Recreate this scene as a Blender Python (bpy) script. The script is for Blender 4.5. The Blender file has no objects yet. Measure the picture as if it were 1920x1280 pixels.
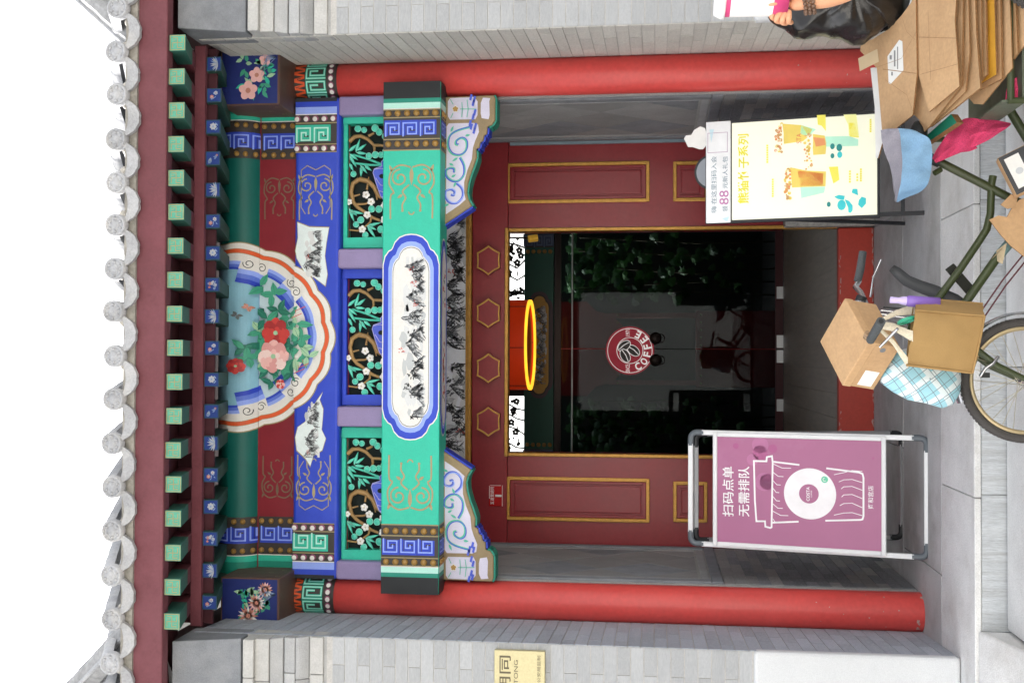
import bpy, bmesh, math, random
from mathutils import Vector, Matrix
from math import sin, cos, pi, radians, atan2, sqrt

# ------------------------------------------------------------------ camera
SC = bpy.context.scene
COL = SC.collection
F_PX, PITCH, YAW, ROLL = 2147.1, 0.1242, 0.017875, 0.001243
CAM = Vector((-0.135, -6.4, 1.417))
_f = Vector((sin(YAW) * cos(PITCH), cos(YAW) * cos(PITCH), sin(PITCH)))
_r = Vector((cos(YAW), -sin(YAW), 0))
_u = _r.cross(_f)
RIGHT = _r * cos(ROLL) + _u * sin(ROLL)
DOWN = _r * sin(ROLL) - _u * cos(ROLL)
cd = bpy.data.cameras.new('camera')
cd.sensor_fit = 'HORIZONTAL'
cd.sensor_width = 36.0
cd.lens = F_PX / 1920 * 36.0
cd.clip_start, cd.clip_end = 0.05, 500
cam = bpy.data.objects.new('camera', cd)
COL.objects.link(cam)
# the photographer held the camera upright: the picture lies on its side
cam.matrix_world = Matrix(((DOWN.x, RIGHT.x, -_f.x, CAM.x), (DOWN.y, RIGHT.y, -_f.y, CAM.y),
                           (DOWN.z, RIGHT.z, -_f.z, CAM.z), (0, 0, 0, 1)))
SC.camera = cam

# ------------------------------------------------------------------ world, sun, exposure
# bright hazy day, the facade in open shade: the sun stands behind the gatehouse to the left and lights the far side of the lane
sun_dir = Vector((-.50, .62, .60)).normalized()
SUN_EL = math.asin(sun_dir.z)
W = bpy.data.worlds.new('World')
SC.world = W
W.use_nodes = True
nt = W.node_tree
bg = nt.nodes['Background']
sky = nt.nodes.new('ShaderNodeTexSky')
sky.sky_type = 'NISHITA'
sky.sun_disc = False
sky.sun_elevation = SUN_EL
sky.sun_rotation = atan2(sun_dir.x, sun_dir.y)
sky.air_density, sky.dust_density, sky.ozone_density = 1.0, 6.0, 1.0
hs = nt.nodes.new('ShaderNodeHueSaturation')
hs.inputs['Saturation'].default_value = 0.22
nt.links.new(sky.outputs[0], hs.inputs['Color'])
nt.links.new(hs.outputs[0], bg.inputs[0])
bg.inputs[1].default_value = 0.15
sl = bpy.data.lights.new('sun', 'SUN')
sl.energy, sl.angle, sl.color = 5.0, radians(3), (1.0, 0.965, 0.92)
so = bpy.data.objects.new('sun', sl)
COL.objects.link(so)
so.rotation_euler = (-sun_dir).to_track_quat('-Z', 'Y').to_euler()
so.location = (-4, -8, 9)
SC.view_settings.view_transform = 'Standard'
SC.view_settings.look = 'None'
SC.view_settings.exposure = 1.95
SC.view_settings.gamma = 1.0
SC.cycles.max_bounces = 7
SC.cycles.use_denoising = True

# ------------------------------------------------------------------ pixel helpers (direction only; the plane gives the distance)
def ray(px, py):
    return _f * F_PX + DOWN * (px - 960) + RIGHT * (640 - py)
def PY(px, py, Y):
    d = ray(px, py)
    return CAM + d * ((Y - CAM.y) / d.y)
def PZ(px, py, Z):
    d = ray(px, py)
    return CAM + d * ((Z - CAM.z) / d.z)
def PX(px, py, X):
    d = ray(px, py)
    return CAM + d * ((X - CAM.x) / d.x)

RND = random.Random(7)
def rr(a, b):
    return RND.uniform(a, b)

# ------------------------------------------------------------------ materials
MAT = {}
def lin(c):
    if isinstance(c, str):
        c = [int(c[i:i + 2], 16) / 255 for i in (0, 2, 4)]
    elif max(c) > 1:
        c = [x / 255 for x in c]
    return tuple((x / 12.92 if x <= 0.04045 else ((x + 0.055) / 1.055) ** 2.4) for x in c)
def M(name, col, rough=0.6, var=0.10, scale=6.0, bump=0.0, bscale=90.0, metal=0.0, spec=0.4, rand=0.0,
      dirt=None, dirt_amt=0.0, dirt_scale=3.0, emit=0.0, stretch=None):
    if name in MAT:
        return MAT[name]
    c = lin(col)
    m = bpy.data.materials.new(name)
    m.use_nodes = True
    t = m.node_tree
    L = t.links.new
    p = t.nodes['Principled BSDF']
    p.inputs['Roughness'].default_value = rough
    p.inputs['Metallic'].default_value = metal
    p.inputs['Specular IOR Level'].default_value = spec
    tc = t.nodes.new('ShaderNodeTexCoord')
    oi = t.nodes.new('ShaderNodeObjectInfo')
    add = t.nodes.new('ShaderNodeVectorMath')
    add.operation = 'MULTIPLY_ADD'
    add.inputs[1].default_value = stretch or (1, 1, 1)
    L(tc.outputs['Object'], add.inputs[0])
    mul = t.nodes.new('ShaderNodeMath')
    mul.operation = 'MULTIPLY'
    mul.inputs[1].default_value = 37.0 if rand > 0 else 0.0
    L(oi.outputs['Random'], mul.inputs[0])
    L(mul.outputs[0], add.inputs[2])
    n = t.nodes.new('ShaderNodeTexNoise')
    n.inputs['Scale'].default_value = scale
    n.inputs['Detail'].default_value = 6
    n.inputs['Roughness'].default_value = 0.62
    L(add.outputs[0], n.inputs['Vector'])
    mr = t.nodes.new('ShaderNodeMapRange')
    mr.inputs[1].default_value, mr.inputs[2].default_value = 0.28, 0.72
    mr.inputs[3].default_value, mr.inputs[4].default_value = 1 - var, 1 + var
    L(n.outputs['Fac'], mr.inputs[0])
    val = mr.outputs[0]
    if rand > 0:
        r2 = t.nodes.new('ShaderNodeMapRange')
        r2.inputs[3].default_value, r2.inputs[4].default_value = 1 - rand, 1 + rand
        L(oi.outputs['Random'], r2.inputs[0])
        mm = t.nodes.new('ShaderNodeMath')
        mm.operation = 'MULTIPLY'
        L(val, mm.inputs[0]); L(r2.outputs[0], mm.inputs[1])
        val = mm.outputs[0]
    if bump > 0:                              # fine grain
        ng = t.nodes.new('ShaderNodeTexNoise')
        ng.inputs['Scale'].default_value = bscale * 1.3
        ng.inputs['Detail'].default_value = 3
        L(add.outputs[0], ng.inputs['Vector'])
        mg = t.nodes.new('ShaderNodeMapRange')
        mg.inputs[1].default_value, mg.inputs[2].default_value = 0.3, 0.7
        gr = min(.16, .05 + bump * .25)
        mg.inputs[3].default_value, mg.inputs[4].default_value = 1 - gr, 1 + gr
        L(ng.outputs['Fac'], mg.inputs[0])
        mq = t.nodes.new('ShaderNodeMath')
        mq.operation = 'MULTIPLY'
        L(val, mq.inputs[0]); L(mg.outputs[0], mq.inputs[1])
        val = mq.outputs[0]
    vm = t.nodes.new('ShaderNodeVectorMath')
    vm.operation = 'SCALE'
    vm.inputs[0].default_value = c
    L(val, vm.inputs['Scale'])
    out = vm.outputs[0]
    if dirt is not None:
        n2 = t.nodes.new('ShaderNodeTexNoise')
        n2.inputs['Scale'].default_value = dirt_scale
        n2.inputs['Detail'].default_value = 9
        n2.inputs['Roughness'].default_value = 0.7
        L(add.outputs[0], n2.inputs['Vector'])
        m2 = t.nodes.new('ShaderNodeMapRange')
        m2.inputs[1].default_value, m2.inputs[2].default_value = 0.48, 0.72
        m2.inputs[3].default_value, m2.inputs[4].default_value = 0, dirt_amt
        L(n2.outputs['Fac'], m2.inputs[0])
        mx = t.nodes.new('ShaderNodeMix')
        mx.data_type = 'RGBA'
        L(m2.outputs[0], mx.inputs['Factor'])
        L(out, mx.inputs['A'])
        mx.inputs['B'].default_value = (*lin(dirt), 1)
        out = mx.outputs['Result']
    L(out, p.inputs['Base Color'])
    if emit > 0:
        L(out, p.inputs['Emission Color'])
        p.inputs['Emission Strength'].default_value = emit
    if bump > 0:
        n3 = t.nodes.new('ShaderNodeTexNoise')
        n3.inputs['Scale'].default_value = bscale
        n3.inputs['Detail'].default_value = 5
        L(add.outputs[0], n3.inputs['Vector'])
        b = t.nodes.new('ShaderNodeBump')
        b.inputs['Strength'].default_value = bump
        b.inputs['Distance'].default_value = 0.01
        L(n3.outputs['Fac'], b.inputs['Height'])
        L(b.outputs[0], p.inputs['Normal'])
        # uneven gloss
        m4 = t.nodes.new('ShaderNodeMapRange')
        m4.inputs[3].default_value, m4.inputs[4].default_value = max(0.05, rough - 0.12), min(1, rough + 0.12)
        L(n.outputs['Fac'], m4.inputs[0])
        L(m4.outputs[0], p.inputs['Roughness'])
    MAT[name] = m
    return m

def paint(name, col, **k):
    k.setdefault('rough', 0.5); k.setdefault('var', 0.06); k.setdefault('scale', 14)
    k.setdefault('bump', 0.05); k.setdefault('bscale', 160)
    return M(name, col, **k)

# ------------------------------------------------------------------ meshes
class MB:
    """collects shapes, then becomes ONE mesh object"""
    def __init__(s):
        s.v, s.f, s.m, s.sm = [], [], [], []
        s.mats = []
    def mi(s, mat):
        if mat not in s.mats:
            s.mats.append(mat)
        return s.mats.index(mat)
    def add(s, vs, fs, mat, smooth=False):
        o = len(s.v)
        s.v += [tuple(v) for v in vs]
        k = s.mi(mat)
        for f in fs:
            s.f.append([i + o for i in f]); s.m.append(k); s.sm.append(smooth)
        return s
    def box(s, x0, x1, y0, y1, z0, z1, mat):
        vs = [(x, y, z) for x in (x0, x1) for y in (y0, y1) for z in (z0, z1)]
        return s.add(vs, [(0, 1, 3, 2), (4, 6, 7, 5), (0, 4, 5, 1), (2, 3, 7, 6), (0, 2, 6, 4), (1, 5, 7, 3)], mat)
    def obox(s, c, ax, ay, az, mat):
        c, ax, ay, az = Vector(c), Vector(ax), Vector(ay), Vector(az)
        vs = [c + ax * i + ay * j + az * k for i in (-1, 1) for j in (-1, 1) for k in (-1, 1)]
        return s.add(vs, [(0, 1, 3, 2), (4, 6, 7, 5), (0, 4, 5, 1), (2, 3, 7, 6), (0, 2, 6, 4), (1, 5, 7, 3)], mat)
    def prism(s, pts, a, b, mat, smooth=False):
        """pts: closed 2D outline; a(p)/b(p): map a 2D point to the front and back"""
        n = len(pts)
        vs = [a(p) for p in pts] + [b(p) for p in pts]
        fs = [list(range(n)), list(range(2 * n - 1, n - 1, -1))]
        s.add(vs, fs, mat, False)
        s.add(vs, [(i, (i + 1) % n, n + (i + 1) % n, n + i) for i in range(n)], mat, smooth)
        return s
    def tube(s, path, rad, mat, n=10, caps=True, smooth=True):
        path = [Vector(p) for p in path]
        rs = rad if isinstance(rad, (list, tuple)) else [rad] * len(path)
        vs, fs = [], []
        nrm = None
        for i, p in enumerate(path):
            d = (path[min(i + 1, len(path) - 1)] - path[max(i - 1, 0)]).normalized()
            if nrm is None:
                nrm = d.orthogonal().normalized()
            else:
                nrm = (nrm - d * nrm.dot(d))
                nrm = nrm.normalized() if nrm.length > 1e-6 else d.orthogonal().normalized()
            b = d.cross(nrm)
            for k in range(n):
                a = 2 * pi * k / n
                vs.append(p + (nrm * cos(a) + b * sin(a)) * rs[i])
        for i in range(len(path) - 1):
            for k in range(n):
                fs.append((i * n + k, i * n + (k + 1) % n, (i + 1) * n + (k + 1) % n, (i + 1) * n + k))
        s.add(vs, fs, mat, smooth)
        if caps:
            s.add(vs, [list(range(n - 1, -1, -1)), list(range(len(vs) - n, len(vs)))], mat, False)
        return s
    def lathe(s, prof, mat, M4=None, n=24, smooth=True):
        """prof: list of (radius, height) about local Z"""
        vs, fs = [], []
        for r, h in prof:
            for k in range(n):
                a = 2 * pi * k / n
                v = Vector((r * cos(a), r * sin(a), h))
                vs.append(M4 @ v if M4 else v)
        for i in range(len(prof) - 1):
            for k in range(n):
                fs.append((i * n + k, i * n + (k + 1) % n, (i + 1) * n + (k + 1) % n, (i + 1) * n + k))
        return s.add(vs, fs, mat, smooth)
    def ball(s, c, r, mat, n=12, m=8, sc=(1, 1, 1)):
        c = Vector(c)
        vs, fs = [], []
        for i in range(m + 1):
            t = pi * i / m
            for k in range(n):
                a = 2 * pi * k / n
                vs.append(c + Vector((r * sc[0] * sin(t) * cos(a), r * sc[1] * sin(t) * sin(a), r * sc[2] * cos(t))))
        for i in range(m):
            for k in range(n):
                fs.append((i * n + k, (i + 1) * n + k, (i + 1) * n + (k + 1) % n, i * n + (k + 1) % n))
        return s.add(vs, fs, mat, True)
    def torus(s, c, R, r, mat, ax=(0, 1, 0), n=48, k=8):
        c, ax = Vector(c), Vector(ax).normalized()
        u = ax.orthogonal().normalized(); w = ax.cross(u)
        vs, fs = [], []
        for i in range(n):
            a = 2 * pi * i / n
            d = u * cos(a) + w * sin(a)
            for j in range(k):
                b = 2 * pi * j / k
                vs.append(c + d * (R + r * cos(b)) + ax * r * sin(b))
        for i in range(n):
            for j in range(k):
                fs.append((i * k + j, ((i + 1) % n) * k + j, ((i + 1) % n) * k + (j + 1) % k, i * k + (j + 1) % k))
        return s.add(vs, fs, mat, True)
    def mesh(s, name):
        me = bpy.data.meshes.new(name)
        me.from_pydata(s.v, [], s.f)
        for m in s.mats:
            me.materials.append(m)
        me.polygons.foreach_set('material_index', s.m)
        me.polygons.foreach_set('use_smooth', s.sm)
        me.update()
        return me
    def build(s, name, parent=None, bevel=0.0, seg=2, **tags):
        o = bpy.data.objects.new(name, s.mesh(name))
        COL.objects.link(o)
        if bevel > 0:
            bm = bmesh.new(); bm.from_mesh(o.data)
            bmesh.ops.remove_doubles(bm, verts=bm.verts, dist=1e-6)
            bmesh.ops.recalc_face_normals(bm, faces=bm.faces)
            es = [e for e in bm.edges if len(e.link_faces) == 2 and e.calc_face_angle(0) > 0.5]
            bmesh.ops.bevel(bm, geom=es, offset=bevel, segments=seg, affect='EDGES', profile=0.5, clamp_overlap=True)
            bm.to_mesh(o.data); bm.free()
        put(o, parent)
        tag(o, **tags)
        return o

def put(o, parent):
    if parent is not None:
        o.parent = parent
        o.matrix_parent_inverse = Matrix.Translation(-ROOT.get(parent.name, Vector((0, 0, 0))))
    return o
ROOT = {}
def tag(o, label=None, cat=None, group=None, kind=None):
    if label: o['label'] = label
    if cat: o['category'] = cat
    if group: o['group'] = group
    if kind: o['kind'] = kind
    return o
def thing(name, label, cat, loc=(0, 0, 0), group=None):
    o = bpy.data.objects.new(name, None)
    o.empty_display_size = 0.1
    COL.objects.link(o)
    o.location = loc
    ROOT[o.name] = Vector(loc)
    return tag(o, label, cat, group)
def inst(me, name, parent, loc=(0, 0, 0), rot=(0, 0, 0), sc=(1, 1, 1), **tags):
    o = bpy.data.objects.new(name, me)
    COL.objects.link(o)
    put(o, parent)
    o.location, o.rotation_euler, o.scale = loc, rot, sc
    return tag(o, **tags)

# ------------------------------------------------------------------ flat painted decoration (real paint layers on real surfaces)
class Paint:
    """2D shapes in (a, b) laid on a surface by map(a, b, height)"""
    def __init__(s, mp, h0=0.0015, dh=0.0006, cuts=None):
        s.mp, s.h, s.dh, s.cuts = mp, h0, dh, cuts
        s.items = []
    def layer(s, k=1):
        s.h += s.dh * k
        return s
    def poly(s, pts, mat):
        s.items.append((list(pts), mat, s.h)); return s
    def rect(s, a0, a1, b0, b1, mat):
        return s.poly([(a0, b0), (a1, b0), (a1, b1), (a0, b1)], mat)
    def disc(s, c, r, mat, n=14, ry=None, rot=0):
        ry = ry or r
        return s.poly([(c[0] + r * cos(t) * cos(rot) - ry * sin(t) * sin(rot), c[1] + r * cos(t) * sin(rot) + ry * sin(t) * cos(rot))
                       for t in [2 * pi * k / n for k in range(n)]], mat)
    def stroke(s, path, w, mat, closed=False):
        path = [Vector(p) for p in path]
        n = len(path)
        ws = w if isinstance(w, (list, tuple)) else [w] * n
        L, R = [], []
        for i, p in enumerate(path):
            if closed:
                d0, d1 = (p - path[i - 1]), (path[(i + 1) % n] - p)
            else:
                d0 = p - path[i - 1] if i > 0 else path[1] - p
                d1 = path[i + 1] - p if i < n - 1 else d0
            if d0.length < 1e-9: d0 = d1
            if d1.length < 1e-9: d1 = d0
            d0, d1 = d0.normalized(), d1.normalized()
            t = d0 + d1
            t = t.normalized() if t.length > 1e-6 else d0
            nrm = Vector((-t.y, t.x))
            c = max(0.4, abs(nrm.dot(Vector((-d0.y, d0.x)))))
            L.append(p + nrm * ws[i] / 2 / c); R.append(p - nrm * ws[i] / 2 / c)
        m = n if closed else n - 1
        for i in range(m):
            j = (i + 1) % n
            s.items.append(([L[i], L[j], R[j], R[i]], mat, s.h))
        return s
    def leaf(s, c, ang, ln, wd, mat):
        d = Vector((cos(ang), sin(ang))); q = Vector((-d.y, d.x)); c = Vector(c)
        return s.poly([c, c + d * ln * .3 + q * wd * .45, c + d * ln * .6 + q * wd * .42, c + d * ln, c + d * ln * .6 - q * wd * .42, c + d * ln * .3 - q * wd * .45], mat)
    def flower(s, c, r, petals, mat, core=None, rot=0):
        n = petals * 6
        s.poly([(c[0] + r * (0.72 + 0.28 * abs(cos(petals * t / 2 + rot))) * cos(t), c[1] + r * (0.72 + 0.28 * abs(cos(petals * t / 2 + rot))) * sin(t))
                for t in [2 * pi * k / n for k in range(n)]], mat)
        if core:
            s.layer(); s.disc(c, r * .28, core, 8)
        return s
    def mesh(s, name):
        mb = MB()
        bm = bmesh.new()
        mats = []
        for pts, mat, h in s.items:
            if mat not in mats: mats.append(mat)
            vs = [bm.verts.new((p[0], p[1], h)) for p in pts]
            try:
                f = bm.faces.new(vs); f.material_index = mats.index(mat)
            except ValueError:
                pass
        if s.cuts:
            bmesh.ops.triangulate(bm, faces=[f for f in bm.faces if len(f.verts) > 4])
            for b in s.cuts:
                g = bm.verts[:] + bm.edges[:] + bm.faces[:]
                bmesh.ops.bisect_plane(bm, geom=g, plane_co=(0, b, 0), plane_no=(0, 1, 0), dist=1e-6)
        for v in bm.verts:
            v.co = Vector(s.mp(v.co.x, v.co.y, v.co.z))
        me = bpy.data.meshes.new(name)
        bm.to_mesh(me); bm.free()
        for m in mats: me.materials.append(m)
        return me
    def build(s, name, parent, **tags):
        o = bpy.data.objects.new(name, s.mesh(name))
        COL.objects.link(o)
        put(o, parent)
        return tag(o, **tags)

def front(Y):
    return lambda a, b, h: (a, Y - h, b)
def smooth(path, k=5):
    """Catmull-Rom curve through the points of a path"""
    p = [Vector(q) for q in path]
    out = []
    for i in range(len(p) - 1):
        a, b, c, d = p[max(i - 1, 0)], p[i], p[i + 1], p[min(i + 2, len(p) - 1)]
        for j in range(k):
            t = j / k
            out.append(.5 * (2 * b + (c - a) * t + (2 * a - 5 * b + 4 * c - d) * t * t + (3 * b - a - 3 * c + d) * t ** 3))
    return out + [p[-1]]
def arc(c, r, a0, a1, n=12):
    return [(c[0] + r * cos(a0 + (a1 - a0) * k / n), c[1] + r * sin(a0 + (a1 - a0) * k / n)) for k in range(n + 1)]
def spiral(c, r0, r1, a0, turns, n=26):
    return [(c[0] + (r0 + (r1 - r0) * k / n) * cos(a0 + 2 * pi * turns * k / n), c[1] + (r0 + (r1 - r0) * k / n) * sin(a0 + 2 * pi * turns * k / n)) for k in range(n + 1)]

# ------------------------------------------------------------------ lettering
def text_geo(s, bold=0.0):
    cu = bpy.data.curves.new('text', 'FONT')
    cu.body = s
    cu.align_x, cu.align_y = 'CENTER', 'CENTER'
    cu.offset = bold
    cu.resolution_u = 3
    o = bpy.data.objects.new('text', cu)
    COL.objects.link(o)
    dg = bpy.context.evaluated_depsgraph_get()
    me = bpy.data.meshes.new_from_object(o.evaluated_get(dg))
    vs = [tuple(v.co) for v in me.vertices]
    fs = [tuple(p.vertices) for p in me.polygons]
    bpy.data.objects.remove(o); bpy.data.curves.remove(cu); bpy.data.meshes.remove(me)
    return vs, fs
TXT = {}
for _s, _b in (('扫码点单', .012), ('无需排队', .012), ('COSTA', .02), ('COFFEE', .0), ('雍和宫店', .006), ('熊猫竹子系列', .02), ('嗨·在这里扫码入会', .0), ('领', .0), ('88', .0),
               ('元新人礼包', .0), ('五道营胡同', .01), ('1', .03), ('WUDAOYING HUTONG', 0), ('北京市公安局监制', 0), ('SINCE', .01), ('1971', .01),
               ('C', .03), ('O', .03), ('F', .03), ('E', .03), ('卍', .0), ('STA', .0)):
    TXT[_s] = text_geo(_s, _b)
def lettering(mb, s, c, width, ax, up, mat, height=None):
    """s centred at c, `width` wide along ax"""
    vs, fs = TXT[s]
    xs = [v[0] for v in vs]; ys = [v[1] for v in vs]
    k = width / (max(xs) - min(xs))
    ky = k if height is None else height / (max(ys) - min(ys))
    cx, cy = (max(xs) + min(xs)) / 2, (max(ys) + min(ys)) / 2
    c, ax, up = Vector(c), Vector(ax), Vector(up)
    mb.add([c + ax * ((v[0] - cx) * k) + up * ((v[1] - cy) * ky) for v in vs], fs, mat)
# ================================================================== the setting
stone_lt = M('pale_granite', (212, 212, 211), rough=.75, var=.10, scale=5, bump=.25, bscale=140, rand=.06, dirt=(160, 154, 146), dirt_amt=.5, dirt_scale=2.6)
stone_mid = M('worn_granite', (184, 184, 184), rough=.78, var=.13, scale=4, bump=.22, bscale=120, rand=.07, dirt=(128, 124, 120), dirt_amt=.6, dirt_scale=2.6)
stone_face = M('chiselled_granite', (200, 204, 207), rough=.85, var=.18, scale=9, bump=.7, bscale=70, rand=.05, dirt='8F8A82', dirt_amt=.4, stretch=(6, 1, .35))
stone_pier = M('white_corner_stone', (206, 208, 210), rough=.75, var=.06, scale=6, bump=.12, bscale=200, dirt=(178, 176, 174), dirt_amt=.35)
brick_a = M('grey_brick', (160, 161, 162), rough=.85, var=.13, scale=9, bump=.22, bscale=150, rand=.16, dirt='BEBDB8', dirt_amt=.35, dirt_scale=5)
brick_b = M('dark_grey_brick', (118, 121, 126), rough=.85, var=.16, scale=9, bump=.22, bscale=150, rand=.22, dirt='A4A6A8', dirt_amt=.4, dirt_scale=5)
brick_c = M('warm_grey_brick', (170, 168, 160), rough=.85, var=.13, scale=9, bump=.22, bscale=150, rand=.15, dirt='C2BEB4', dirt_amt=.4, dirt_scale=5)
brick_l = M('shade_tinted_pier_brick', (162, 168, 178), rough=.85, var=.13, scale=9, bump=.22, bscale=150, rand=.13, dirt=(196, 198, 202), dirt_amt=.4, dirt_scale=5)  # left return face: bluish shade put into the brick colour
brick_r = M('lit_tone_pier_brick', (192, 190, 184), rough=.85, var=.12, scale=9, bump=.22, bscale=150, rand=.08, dirt=(216, 212, 204), dirt_amt=.4, dirt_scale=5)  # same brick on the right return, its brighter side light put into the colour
brick_f = M('front_pier_brick', (166, 168, 170), rough=.85, var=.12, scale=9, bump=.25, bscale=150, rand=.10, dirt=(190, 190, 188), dirt_amt=.4, dirt_scale=5)
mortar = M('mortar', (182, 180, 176), rough=.9, var=.1, scale=20, bump=.2)
mortar_dk = M('dark_mortar', (156, 156, 154), rough=.9, var=.1, scale=20, bump=.2)
asphalt = M('street_paving', (132, 130, 127), rough=.85, var=.15, scale=3, bump=.3, bscale=60)
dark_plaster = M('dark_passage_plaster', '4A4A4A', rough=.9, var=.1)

UNIT = MB().box(-.5, .5, -.5, .5, -.5, .5, brick_a).mesh('piece')
def unit(mat, bev=0.0):
    key = mat.name + '_piece'
    if key in bpy.data.meshes: return bpy.data.meshes[key]
    me = UNIT.copy(); me.name = key
    me.materials.clear(); me.materials.append(mat)
    return me
def slab(parent, name, x0, x1, y0, y1, z0, z1, mat, bevel=.006):
    return MB().box(x0, x1, y0, y1, z0, z1, mat).build(name, parent, bevel=bevel, seg=1)

STREET_Z, STEP_Z = -0.266, -0.132
g = MB()
g.add([(-160, -160, STREET_Z), (160, -160, STREET_Z), (160, 160, STREET_Z), (-160, 160, STREET_Z)], [(0, 1, 2, 3)], asphalt)
ground = g.build('street', kind='structure')

plat = MB().box(-3.2, 3.2, -1.04, 1.30, STREET_Z - .05, -.03, mortar_dk).build('platform', kind='structure')
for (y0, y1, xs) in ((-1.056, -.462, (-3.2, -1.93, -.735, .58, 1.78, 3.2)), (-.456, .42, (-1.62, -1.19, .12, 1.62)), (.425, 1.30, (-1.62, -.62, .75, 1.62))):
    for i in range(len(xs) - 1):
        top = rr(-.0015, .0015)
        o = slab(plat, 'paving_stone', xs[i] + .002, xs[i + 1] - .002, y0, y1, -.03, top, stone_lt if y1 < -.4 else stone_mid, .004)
# front faces of the platform: chiselled edge stones under the border stones
for x0, x1 in ((-3.2, -1.33), (-1.33, -.72), (-.72, .60), (.60, 1.33), (1.33, 3.2)):
    slab(plat, 'edge_stone', x0 + .0015, x1 - .0015, -1.0535, -1.045, STEP_Z - .06, -.032, stone_face, .002)
step = MB().box(-1.30, 1.30, -1.385, -1.085, STREET_Z - .05, STEP_Z - .03, mortar_dk).build('step', kind='structure')
for x0, x1 in ((-1.315, -.15), (-.15, 1.02), (1.02, 1.315)):
    slab(step, 'tread_stone', x0 + .002, x1 - .002, -1.40, -1.076, STREET_Z - .03, STEP_Z + rr(-.001, .001), stone_lt, .006)
for s_, lb in ((-1, 'sloping grey stone cheek left of the entrance steps'), (1, 'sloping grey stone cheek right of the entrance steps')):
    prof = [(-1.062, -.012), (-1.95, STREET_Z + .02), (-1.95, STREET_Z - .03), (-1.062, STREET_Z - .03)]
    x0, x1 = sorted((s_ * 1.325, s_ * 1.72))
    MB().prism(prof, lambda p: (x0, p[0], p[1]), lambda p: (x1, p[0], p[1]), stone_lt).build('step_cheek_stone', None, bevel=.01, label=lb, cat='stone')

# ================================================================== the gatehouse
GATE = thing('gatehouse', 'grey brick gatehouse with painted beams, red columns, tiled eave and dark red door surround', 'building', (0, 1.34, 0))

corn_st = M('cornice_stone', (178, 177, 174), rough=.85, var=.12, scale=8, bump=.15, dirt=(150, 148, 144), dirt_amt=.4)
PF, PI_, PB = -.80, 1.513, 1.567           # pier front plane, inner corner, inner face at the column
CH = .0645                                  # brick course
def pier(s):
    P = thing_part = None
    mb = MB()
    pts = [(PI_, PF), (PB, -.05), (PB, .30), (2.7, .30), (2.7, PF)]
    mb.prism(pts, lambda p: (s * p[0], p[1], -.02), lambda p: (s * p[0], p[1], 3.72), mortar)
    mb.box(*sorted((s * (PB + .003), s * 2.7)), -.79, .3, 3.7205, 3.93, M('dark_eave_fill', (84, 60, 62), rough=.9, var=.1))
    P = mb.build('brick_pier', GATE, label='%s brick pier with pale corner stone and stepped brick cornice' % ('left' if s < 0 else 'right'))
    n_front = 0
    z = .952
    row = 0
    while z < 3.0:
        # front
        x = PI_
        first = .135 if row % 2 else .275
        k = 0
        while x < 2.22:
            w = first if k == 0 else .275
            me = unit(brick_f)
            inst(me, 'brick', P, (s * (x + w / 2), PF + .004 - rr(0, .0012), z + CH / 2), (0, 0, 0), (w - .004, .014, CH - .0045))
            x += w; k += 1
        z += CH; row += 1
    z = .952 - 15 * CH + .016
    row = 0
    ang = atan2(PB - PI_, .75)
    L = sqrt((PB - PI_) ** 2 + .75 ** 2)
    while z < 3.70:
        t = 0.0
        k = 0
        while t < L - .03:
            w = (.275 if row % 2 else .135) if k == 0 else .275
            w = min(w, L - t)
            c = t + w / 2
            x = PI_ + (PB - PI_) * c / L
            y = PF + .75 * c / L
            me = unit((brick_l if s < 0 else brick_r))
            inst(me, 'brick', P, (s * (x + .004) - s * rr(0, .0012), y, z + CH / 2), (0, 0, -s * ang), (.014, w - .004, CH - .0045))
            t += w; k += 1
        z += CH; row += 1
    # pale corner stone at the foot
    q = [(PI_ - .007, PF - .022), (PI_ - .003, PF + .045), (2.7, PF + .045), (2.7, PF - .022)]
    MB().prism(q, lambda p: (s * p[0], p[1], 0), lambda p: (s * p[0], p[1], .947), stone_pier).build('corner_stone', GATE, bevel=.018, seg=2)
    # stepped brick cornice (front only)
    zz = lambda v, Y: PY(v, 1195, Y).z
    lay = [(613, 606, .0, .005, 'b'), (606, 580, .022, .022, 's'), (580, 553, .008, .045, 'b'), (553, 532, .048, .048, 'b'), (531, 505, .052, .085, 'b'),
           (504, 477, .092, .092, 's'), (475, 454, .118, .118, 's'), (452, 322, .095, .20, 'g')]
    for v0, v1, p0, p1, kd in lay:
        z0, z1 = zz(v0, PF - p0), zz(v1, PF - p1)
        m = {'b': brick_a, 's': corn_st, 'g': brick_b}[kd]
        pr = [(PF + .1, z0), (PF - p0, z0)]
        if p1 != p0:
            for q_ in range(1, 6):
                t = q_ / 6
                bul = sin(t * pi / 2) if kd == 'b' and v0 == 580 else t
                pr.append((PF - (p0 + (p1 - p0) * bul), z0 + (z1 - z0) * t))
        pr += [(PF - p1, z1 - .003), (PF + .1, z1 - .003)]
        xs = [PI_ - .001, PI_ + .27 + rr(-.1, .05), 2.05, 2.7] if kd != 'g' else [PI_ - .001, 2.05, 2.7]
        for i in range(len(xs) - 1):
            MB().prism(pr, lambda p: (s * xs[i], p[0], p[1]), lambda p: (s * (xs[i + 1] - .003), p[0], p[1]), m).build('cornice_brick', P, bevel=.003, seg=1)
    return P
for s_ in (-1, 1):
    pier(s_)

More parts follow.
